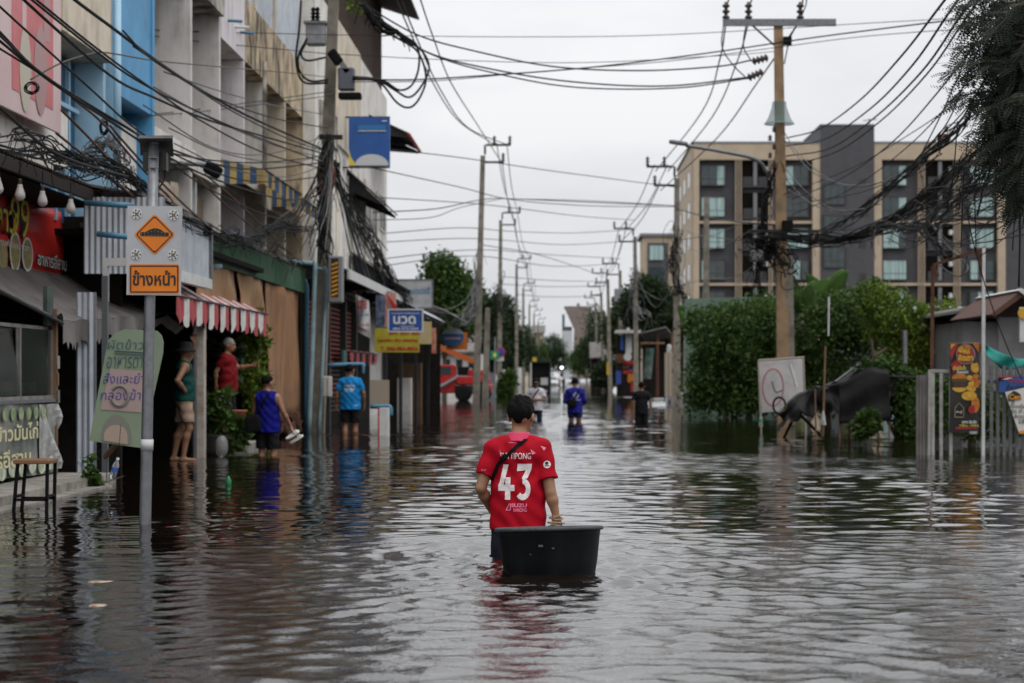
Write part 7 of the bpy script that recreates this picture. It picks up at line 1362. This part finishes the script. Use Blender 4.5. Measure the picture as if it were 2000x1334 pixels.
MB().lathe([(.175, -.062), (.165, -.048), (.108, -.01), (.100, .05), (.085, .078), (.02, .085)], 24, c8).build('hat_body', cloth('charcoal_hat', (.016, .015, .015)), ht, True)
# far figures in the water at the end of the street
for i, (x, y, d, c, lb) in enumerate(((1092, 751, 300, (.35, .10, .09), 'tiny far person in reddish top wading down the street'), (1101, 752, 295, (.03, .03, .05), 'tiny far person in dark clothes wading down the street'), (1131, 748, 360, (.08, .20, .42), 'tiny far person in light blue beside the parked vehicles'))):
    person(lb, P(x, y, d) - Vector((0, 0, .6)), R(180), 1.72, skin_b, cloth('far_top_%d' % i, c), cloth('black_shorts', (.012, .012, .014)), h=.05, hem=.82, short_to=.45, wr=0)
# ================================================================== CABLES
CG = 'overhead cables'
def cab(pts, r=.014, m=None, label=None, n=6, X=None, group=CG):
    """one cable along photo points; (px, py, d) or (px, py) on the plane x = X"""
    q = [PX(p[0], p[1], X) if X is not None else P(*p) for p in pts]
    return tag(MB().tube(catmull(q, n), r, 5).build('cable', m or black_cable, None, True), label or 'thin black overhead cable strung between poles and houses', 'cable', group)
LL = 'black telephone cable slanting down from upper left to the leaning pole'
LLs = (([(100, -40), (147, 0), (225, 58), (312, 123), (400, 180), (500, 234), (632, 292)], .022), ([(20, -30), (47, 0), (215, 147), (300, 190), (400, 232), (500, 262), (632, 300)], .017), ([(30, -30), (63, 0), (184, 97), (268, 157), (380, 215), (500, 267), (632, 318)], .014), ([(40, -30), (72, 0), (190, 95), (300, 175), (400, 240), (520, 300), (632, 330)], .014),
        ([(-60, -45), (0, 13), (173, 170), (270, 255), (380, 320), (500, 355), (632, 345)], .013), ([(-60, 5), (0, 63), (81, 143), (220, 233), (330, 290), (480, 330), (630, 318)], .015), ([(-60, 30), (0, 80), (100, 160), (220, 240), (300, 290), (420, 350), (560, 390), (632, 380)], .015), ([(-60, 20), (0, 70), (90, 150), (240, 243), (340, 300), (500, 318), (632, 305)], .012),
        ([(-60, 60), (0, 95), (120, 170), (230, 245), (320, 310), (430, 380), (560, 430), (632, 400)], .012), ([(-60, 165), (0, 210), (87, 286), (160, 320), (250, 345)], .016), ([(240, 60), (300, 118), (420, 190), (540, 232), (640, 250)], .012), ([(260, 90), (350, 150), (450, 215), (560, 270), (636, 296)], .012))
for i, (p, r) in enumerate(LLs):
    cab(p, r, None, LL, X=-5.35 + .05 * (i % 4))
for i, p in enumerate(([(320, 140), (420, 175), (530, 205), (640, 225)], [(300, 170), (420, 235), (540, 285), (640, 310)], [(330, 250), (440, 300), (560, 318), (640, 300)], [(340, 280), (450, 330), (560, 345), (640, 320)], [(280, 205), (420, 290), (530, 300), (636, 265)])): cab(p, .010, grey_cable, 'grey cable sagging between the fins and the leaning pole', X=-5.4)
for i, p in enumerate(([(110, 260), (160, 300), (220, 350), (280, 400), (340, 450)], [(140, 190), (200, 240), (260, 310), (330, 385)], [(215, 245), (240, 275), (290, 330), (360, 400), (440, 470)], [(120, 215), (170, 265), (230, 330), (300, 400)], [(370, 330), (430, 390), (500, 450), (580, 520)], [(400, 340), (470, 400), (560, 490)])): cab(p, .016, brown_cable, 'rusty brown cable slanting across the blue doors', X=-5.6)
cab([(60, 155), (115, 125), (170, 107), (208, 103), (300, 118), (400, 128), (560, 142), (650, 152)], .010, olive_cable, 'olive-brown cable running level across the shophouse fins', X=-5.5)
for p in ([(240, 56, 32), (400, 62, 38), (640, 68, 44)], [(240, 62, 32), (400, 82, 38), (640, 105, 44)], [(270, 226, 30), (400, 212, 38), (650, 178, 44.3)], [(275, 228, 30), (420, 215, 38), (655, 186, 44.3)]): cab(p, .009, None, 'thin level wire in front of the shophouse fins')
# hooked loops and coils
def coil(label, px, py, d, rx, ry, n=5, m=None, r=.010):
    g = random.Random(px); mb = MB()
    pts = []
    for k in range(n * 12 + 1):
        a = 2 * math.pi * k / 12; f_ = 1 + .25 * math.sin(k * .37 + px); pts.append(P(px + rx * f_ * math.cos(a) + g.uniform(-.5, .5), py + ry * f_ * math.sin(a) + g.uniform(-.5, .5), d + .02 * math.sin(k)))
    return tag(mb.tube(pts, r, 4).build('cable_coil', m or black_cable, None, True), label, 'cable')
coil('black cable coil hanging before the blue door', 203, 248, 27, 7, 13, 5); coil('black coil hanging on the left part of the pink banner', 62, 172, 22, 12, 10, 5, r=.006); coil('small coil low on the pink banner', 40, 255, 21, 14, 5, 4, r=.006); coil('brown cable coil on the leaning pole', 637, 345, 43.9, 14, 28, 4, brown_cable, .03)
def tangle(label, path, n, spread, r=.008, X=None, m=None, seed=1, seg=14, loops=.5, frays=14):
    """a bundle: many strands that wander about one path, plus loose ends"""
    g = random.Random(seed); c = catmull([PX(*p, X) if X is not None else P(*p) for p in path], seg); mb = MB(); N = len(c)
    for k in range(n):
        a = g.randrange(0, max(1, int(N * .3))); b_ = g.randrange(int(N * .65), N); ph = [g.uniform(0, 6.28) for _ in range(6)]; am = spread * g.uniform(.25, 1.0); pts = []
        for i in range(a, b_):
            t = i / N * 9; en = min(1, (i - a) / 6, (b_ - i) / 6) * .7 + .3
            pts.append(c[i] + Vector((.5 * am * math.sin(t * 1.3 + ph[0]) + .25 * am * math.sin(t * 3.1 + ph[1]), am * .8 * math.sin(t * 1.1 + ph[2]), am * (math.sin(t * .9 + ph[3]) * .7 + .35 * math.sin(t * 2.7 + ph[4]) - loops * abs(math.sin(t * .45 + ph[5])))) ) * 1.0)
        if len(pts) > 3: mb.tube(pts, r * g.uniform(.7, 1.6), 4)
    for k in range(frays):
        p = c[g.randrange(N)]; L = spread * g.uniform(.6, 2.2); a = g.uniform(0, 6.28); pts = [p, p + Vector((L * .3 * math.cos(a), 0, L * .2)), p + Vector((L * .6 * math.cos(a), g.uniform(-.1, .1), -L * .3)), p + Vector((L * .7 * math.cos(a + .4), 0, -L))]; mb.tube(catmull(pts, 4), r * .6, 4)
    return tag(mb.build('cable_bundle', m or black_cable, None, True), label, 'cable bundle')
tangle('dense tangle of black cables above the zinc roof on the left', [(-40, 262), (60, 278), (130, 305), (200, 320), (260, 350), (320, 395), (390, 432)], 30, .17, .008, X=-5.62, seed=2, frays=40)
tangle('sagging bundle of cables from the zinc box to the leaning pole', [(300, 400), (380, 432), (440, 465), (500, 462), (540, 440), (600, 442), (650, 425)], 20, .15, .009, X=-5.5, seed=3, frays=34)
tangle('loose cable tangle below the sagging bundle', [(430, 440), (470, 470), (540, 480), (570, 510), (590, 530)], 7, .22, .008, X=-5.5, seed=4, frays=18)
tangle('grey cable bundle at the blue door', [(150, 300, 26), (190, 282, 26), (215, 275, 26), (235, 300, 26), (260, 340, 26)], 14, .18, .008, m=grey_cable, seed=5)
tangle('cables fanning down from the leaning pole over the far shops', [(650, 300, 44.5), (690, 400, 48), (730, 480, 54), (775, 560, 60), (830, 605, 70), (905, 622, 82), (932, 590, 89)], 18, .32, .013, seed=6, frays=20)
tangle('black cable knot on the leaning pole', [(640, 260, 44), (632, 340, 44), (628, 420, 44.2), (640, 520, 44.2)], 24, .28, .014, seed=7, frays=30)
tangle('cables wound down the shop corner beside the blue pennant', [(735, 500, 56), (745, 560, 56), (770, 590, 57), (800, 600, 58)], 14, .22, .02, seed=8, frays=10)
g7 = random.Random(70)
for k in range(22):
    x1, y1 = g7.uniform(480, 640), g7.uniform(420, 520); cab([(645 + g7.uniform(-4, 8), 262 + g7.uniform(0, 70), 44.2), ((645 + x1) / 2 + 4, (300 + y1) / 2 + g7.uniform(0, 26), 41.5), (x1, y1, 39.5)], .009, grey_cable if k % 4 == 0 else None, 'thin cable fanning down left from the leaning pole')
for k in range(24):
    x1, y1 = g7.uniform(690, 770), g7.uniform(470, 585); cab([(652 + g7.uniform(-3, 6), 300 + g7.uniform(0, 60), 44.6), ((652 + x1) / 2, (320 + y1) / 2 + g7.uniform(0, 24), 49), (x1, y1, 56)], .011, grey_cable if k % 5 == 0 else None, 'thin cable fanning down right from the leaning pole')
# loops near the transformer
for i, p in enumerate(([(588, 0, 44), (584, 60, 44), (578, 110, 44), (584, 148, 44), (600, 163, 44), (640, 162, 44.2)], [(600, 75, 44), (583, 110, 44), (586, 140, 44), (606, 158, 44), (640, 156, 44.2)], [(597, 85, 44), (588, 105, 44), (600, 118, 44), (636, 112, 44.2)], [(690, 150, 44), (735, 155, 44.6), (770, 175, 45), (800, 190, 45.4), (825, 165, 45.6), (838, 130, 46), (820, 95, 46), (770, 62, 46), (720, 20, 46)], [(690, 155, 44), (740, 160, 44.6), (775, 200, 45), (800, 210, 45.4), (820, 190, 45.6), (832, 150, 46), (815, 100, 46), (770, 70, 46), (712, 22, 46)], [(690, 152, 44), (745, 156, 44.6), (780, 176, 45), (805, 165, 45.4), (818, 130, 45.6), (815, 90, 46), (790, 70, 46), (730, 30, 46)])): cab(p, .026, None, 'thick black cable loop hanging beside the transformer' if i > 2 else 'thick black cable bent round the transformer')
tangle('black clamp bundle at the top of the far shophouse', [(700, 5, 45.8), (730, 35, 45.8), (770, 62, 46), (815, 90, 46)], 10, .16, .02, seed=9, frays=14)
# high-voltage lines on the left
for p in ([(770, -10, 46), (800, 60, 50), (850, 170, 60), (900, 240, 74), (968, 283, 89)], [(780, -10, 46), (812, 70, 50), (860, 175, 60), (915, 250, 74), (994, 284, 89)], [(818, -10, 46), (845, 70, 52), (880, 160, 62), (930, 240, 76), (980, 318, 89)]): cab(p, .020, None, 'high wire dropping from the leaning pole to the second left pole')
LP = [(970, 280, 89), (990, 280, 89), (980, 312, 89)], [(1000, 412, 127), (1010, 412, 127), (1006, 440, 127)], [(1026, 505, 172), (1034, 505, 172), (1030, 526, 172)], [(1038, 552, 215), (1044, 552, 215), (1041, 570, 215)], [(1048, 585, 262), (1053, 585, 262), (1050, 598, 262)]
for a, b_ in zip(LP, LP[1:]):
    for k in range(3): m_ = [(a[k][i] + b_[k][i]) / 2 for i in range(3)]; cab([a[k], (m_[0] - 1, m_[1] + 18, m_[2]), b_[k]], .022, None, 'high wire between two poles on the left side')
# cross-street lines
CR = 'wire strung across the street between the two sides'
for i, (p, r) in enumerate((([(640, 68, 44), (1000, 72, 46), (1300, 68, 47), (1700, 45, 46), (2010, 28, 40)], .009), ([(640, 105, 44), (900, 118, 45), (1150, 122, 46), (1420, 108, 48), (1520, 100, 49)], .009), ([(690, 154, 44), (800, 156, 44.5), (940, 148, 45.5), (1150, 132, 47), (1380, 104, 48), (1600, 72, 47), (1870, 38, 42), (2010, 22, 38)], .018), ([(690, 160, 44), (850, 158, 45), (1050, 140, 46), (1300, 120, 47.5), (1500, 95, 48), (1700, 70, 46), (2010, 48, 40)], .010),
        ([(720, 15, 46), (815, 68, 46.5), (920, 98, 47), (1080, 130, 48), (1250, 138, 48.5), (1400, 130, 49), (1466, 118, 49)], .020), ([(730, 30, 46), (830, 100, 46.5), (960, 135, 47), (1120, 160, 48), (1300, 168, 48.5), (1470, 150, 49)], .020), ([(730, 30, 46), (840, 105, 46.5), (980, 146, 47), (1130, 171, 48), (1320, 172, 48.5), (1470, 152, 49)], .018),
        ([(728, 288, 58), (900, 308, 64), (1050, 330, 72), (1200, 350, 78), (1322, 366, 82)], .016), ([(728, 328, 58), (900, 366, 66), (1000, 390, 74), (1150, 402, 78), (1322, 404, 82)], .016), ([(728, 415, 62), (850, 408, 68), (930, 392, 78), (985, 388, 84), (1150, 395, 84), (1322, 402, 82)], .020), ([(728, 430, 60), (840, 425, 64), (900, 405, 72), (980, 388, 86)], .014), ([(728, 385, 62), (950, 400, 76), (1130, 422, 90), (1240, 430, 110)], .016), ([(725, 458, 70), (900, 445, 84), (1000, 452, 100), (1120, 455, 110), (1242, 448, 117)], .018), ([(725, 474, 75), (930, 466, 90), (1100, 478, 112), (1242, 470, 117)], .018), ([(725, 508, 80), (930, 488, 95), (1080, 498, 120), (1212, 505, 140)], .02), ([(725, 522, 80), (930, 500, 95), (1080, 520, 120), (1212, 515, 140)], .02), ([(980, 388, 86), (1150, 392, 84), (1320, 402, 82)], .014), ([(940, 478, 89), (1060, 500, 110), (1180, 540, 160)], .02), ([(980, 540, 128), (1080, 548, 140), (1190, 550, 158)], .022), ([(980, 555, 128), (1080, 560, 140), (1190, 558, 158)], .022), ([(1010, 575, 172), (1080, 580, 175), (1175, 578, 185)], .025), ([(1322, 470, 82), (1380, 462, 78), (1450, 470, 60), (1520, 452, 49)], .015), ([(1322, 408, 82), (1400, 428, 66), (1520, 440, 49)], .022))):
    cab(p, r, None, 'high wire strung across from the transformer to the tan pole' if i < 7 else 'wire strung across the street to the tall right-hand pole' if i < 14 else 'low distant wire strung across the far part of the street')
# right: from the tan pole
for p in ([(1418, 45, 49), (1405, 120, 52), (1370, 220, 62), (1280, 335, 82)], [(1462, 45, 49), (1440, 120, 53), (1390, 230, 62), (1304, 335, 82)], [(1563, 40, 49), (1480, 160, 54), (1400, 270, 64), (1290, 372, 82)]): cab(p, .020, None, 'high wire falling from the tan pole to the tall right pole')
for p in ([(1418, 20, 48.9), (1428, -20, 44)], [(1462, 18, 48.9), (1475, -20, 44)], [(1563, 18, 48.9), (1568, 2, 47), (1560, -14, 46)]): cab(p, .018, None, 'short wire rising from an insulator of the tan pole')
for i, p in enumerate(([(1414, 42, 48.9), (1410, 90, 48.9), (1430, 125, 48.9), (1455, 150, 49)], [(1458, 42, 48.9), (1452, 90, 48.9), (1468, 120, 49)], [(1563, 40, 48.9), (1545, 70, 48.9), (1538, 95, 48.9), (1532, 125, 48.9)], [(1563, 38, 48.9), (1575, 5, 48.9), (1570, -8, 48.9)])): cab(p, .016, None, 'jumper wire looping at the crossarm of the tan pole')
RR = [(1278, 322, 82), (1304, 322, 82), (1290, 358, 82)], [(1208, 450, 117), (1222, 450, 117), (1215, 470, 117)], [(1180, 525, 150), (1190, 525, 150), (1185, 540, 150)], [(1160, 560, 185), (1168, 560, 185), (1164, 575, 185)]
for a, b_ in zip(RR, RR[1:]):
    for k in range(3): m_ = [(a[k][i] + b_[k][i]) / 2 for i in range(3)]; cab([a[k], (m_[0] + 1, m_[1] + 14, m_[2]), b_[k]], .022, None, 'high wire between two poles on the right side')
UR = 'black cable sweeping up from the tan pole toward the upper right'
for i, (p, r) in enumerate((([(1535, 270, 49), (1600, 252, 44), (1680, 195, 36), (1760, 110, 29), (1830, 20, 24), (1860, -20, 22)], .016), ([(1535, 285, 49), (1610, 272, 44), (1700, 212, 36), (1780, 130, 29), (1850, 30, 24), (1885, -20, 22)], .016), ([(1535, 305, 49), (1620, 290, 44), (1710, 228, 36), (1800, 140, 29), (1870, 40, 24), (1910, -20, 22)], .016), ([(1535, 325, 49), (1630, 298, 44), (1720, 236, 36), (1810, 145, 29), (1880, 45, 24), (1925, -20, 22)], .014),
        ([(1545, 390, 49), (1640, 350, 42), (1740, 280, 34), (1840, 170, 27), (1930, 50, 22)], .012), ([(1545, 420, 49), (1660, 370, 42), (1780, 280, 33), (1900, 150, 25), (1990, 60, 21)], .010), ([(1530, 380, 49), (1660, 330, 42), (1780, 260, 34), (1900, 180, 27), (2010, 120, 22)], .009), ([(1545, 400, 49), (1700, 370, 40), (1830, 290, 31), (1920, 160, 25), (1960, 70, 22)], .009), ([(1800, 300, 30), (1840, 220, 27), (1880, 130, 25), (1905, 70, 24)], .010), ([(1790, 310, 30), (1850, 240, 27), (1900, 120, 25), (1940, 40, 23)], .010), ([(1780, 320, 30), (1880, 220, 26), (1960, 100, 22), (2010, 30, 20)], .010))): cab(p, r, None, UR)
for i, p in enumerate(([(1530, 255, 49), (1560, 300, 47), (1620, 350, 44), (1680, 362, 41), (1760, 345, 36), (1840, 300, 31)], [(1530, 270, 49), (1580, 330, 46), (1640, 360, 43), (1700, 362, 40), (1780, 330, 35)], [(1535, 330, 49), (1570, 370, 47), (1610, 400, 45), (1650, 412, 43), (1700, 405, 41)], [(1535, 350, 49), (1580, 395, 46), (1630, 412, 44), (1690, 408, 41)], [(1540, 370, 49), (1600, 405, 46), (1650, 415, 43), (1720, 398, 40)], [(1330, 470, 82), (1360, 490, 76), (1410, 480, 66), (1500, 430, 52)], [(1340, 450, 80), (1380, 462, 74), (1440, 440, 60), (1510, 420, 50)], [(1245, 560, 117), (1290, 585, 104), (1322, 560, 84)], [(1245, 545, 117), (1280, 600, 104), (1322, 540, 84)], [(1320, 560, 83), (1380, 545, 76), (1440, 540, 64), (1515, 480, 50)], [(935, 560, 89), (900, 610, 86), (845, 618, 80), (780, 560, 66)], [(935, 540, 89), (905, 590, 86), (850, 610, 80)])): cab(p, .011, grey_cable, 'pale grey cable hanging slack among the black ones')
tangle('thick sagging bundle of black cables from the tan pole to the right edge', [(1470, 455, 49), (1560, 462, 48), (1640, 465, 46), (1720, 440, 43), (1790, 395, 38), (1860, 335, 32), (1940, 260, 26), (2030, 170, 21)], 32, .20, .010, seed=21, frays=46)
tangle('second bundle of black cables along the flats', [(1560, 470, 48), (1650, 430, 44), (1740, 360, 38), (1830, 280, 31), (1900, 215, 27), (1990, 120, 22)], 14, .16, .010, seed=22, frays=20)
tangle('loose black cables curving down before the right part of the flats', [(1700, 440, 42), (1780, 440, 36), (1850, 400, 30), (1910, 340, 26), (1960, 290, 23), (2030, 240, 20)], 20, .34, .008, seed=23, frays=20)
tangle('cable knot on the tan pole below the crossarm', [(1450, 470, 49), (1500, 480, 49), (1530, 500, 49), (1545, 540, 49)], 30, .42, .012, seed=24, frays=36)
tangle('black cables hanging down at the left of the tan pole', [(1518, 300, 48.9), (1505, 360, 49), (1490, 430, 49), (1480, 520, 49.2), (1475, 570, 49.3)], 18, .20, .012, seed=25, frays=22)
tangle('cables gathered on the tall right pole', [(1322, 440, 82), (1318, 500, 82), (1324, 560, 82), (1340, 590, 82)], 18, .5, .018, seed=26, frays=20)
tangle('grey cables drooping from the second right pole', [(1242, 520, 117), (1236, 560, 117), (1244, 600, 117), (1270, 620, 112)], 14, .5, .02, m=grey_cable, seed=27, frays=12)
tangle('pale cables bundled on the second left pole', [(935, 480, 89), (930, 560, 89), (920, 610, 88), (890, 630, 86)], 16, .4, .016, m=grey_cable, seed=28, frays=12)
tangle('dark cables bundled on the third left pole', [(978, 540, 127), (975, 580, 127), (980, 630, 126)], 12, .6, .02, seed=29, frays=10)
g8 = random.Random(8)
for k in range(18):
    x0, y0 = g8.uniform(1720, 1900), g8.uniform(360, 470); cab([(x0, y0, 38), (x0 + 50, y0 + g8.uniform(-10, 50), 33), (x0 + 130, y0 + g8.uniform(-60, 40), 27), (2030, y0 - g8.uniform(0, 160), 22)], .008, None, 'thin black cable curving across the right part of the flats')
for k in range(7):
    x0 = 1870 + k * 21; cab([(x0, 270 + g8.uniform(-40, 30), 24), (x0 - 8, 340, 24), (x0 - 14 + g8.uniform(-10, 16), 430 + g8.uniform(-20, 70), 24.2)], .008, None, 'black cable end hanging under the branches at right')
cab([(1890, 420, 24), (1900, 470, 24.5), (1925, 560, 25), (1960, 660, 26), (1995, 740, 27)], .008, None, 'long black cable trailing down the right edge'); cab([(1985, 330, 22), (1992, 430, 22), (1990, 560, 22)], .012, None, 'straight black cable hanging down at the right edge')
cab([(1812, 425, 36), (1850, 480, 33), (1890, 520, 31.4), (1870, 540, 31.4), (1830, 515, 31.5)], .012, grey_cable, 'pale cable draped over the rusty gate frame')
tangle('black cables hooked down to the rusty gate frame', [(1740, 455, 40), (1790, 440, 37), (1815, 460, 34), (1850, 500, 32), (1900, 505, 31)], 9, .14, .010, seed=31, frays=6)
coil('orange cable clamp on the bundle at right', 1845, 270, 31, 8, 5, 3, brown_cable, .03)

# families of like cables: count them from the top, as the picture shows them
ORD = ('topmost', 'second from the top', 'third from the top', 'fourth from the top', 'fifth from the top', 'sixth from the top', 'seventh from the top', 'eighth from the top', 'ninth from the top', 'tenth from the top', 'eleventh from the top', 'lowest')
fam = {}
for o in C.objects:
    if o.name.split('.')[0] == 'cable': fam.setdefault(o['label'], []).append(o)
for lb, os_ in fam.items():
    if 1 < len(os_) <= 12:
        def sky_y(o):
            c = sum((v.co for v in o.data.vertices), Vector()) / len(o.data.vertices) + o.location; return -(c.z - CZ) / c.y
        os_.sort(key=sky_y)
        for k, o in enumerate(os_): o['label'] = '%s: %s' % (lb, ORD[k] if k < len(os_) - 1 else 'lowest')
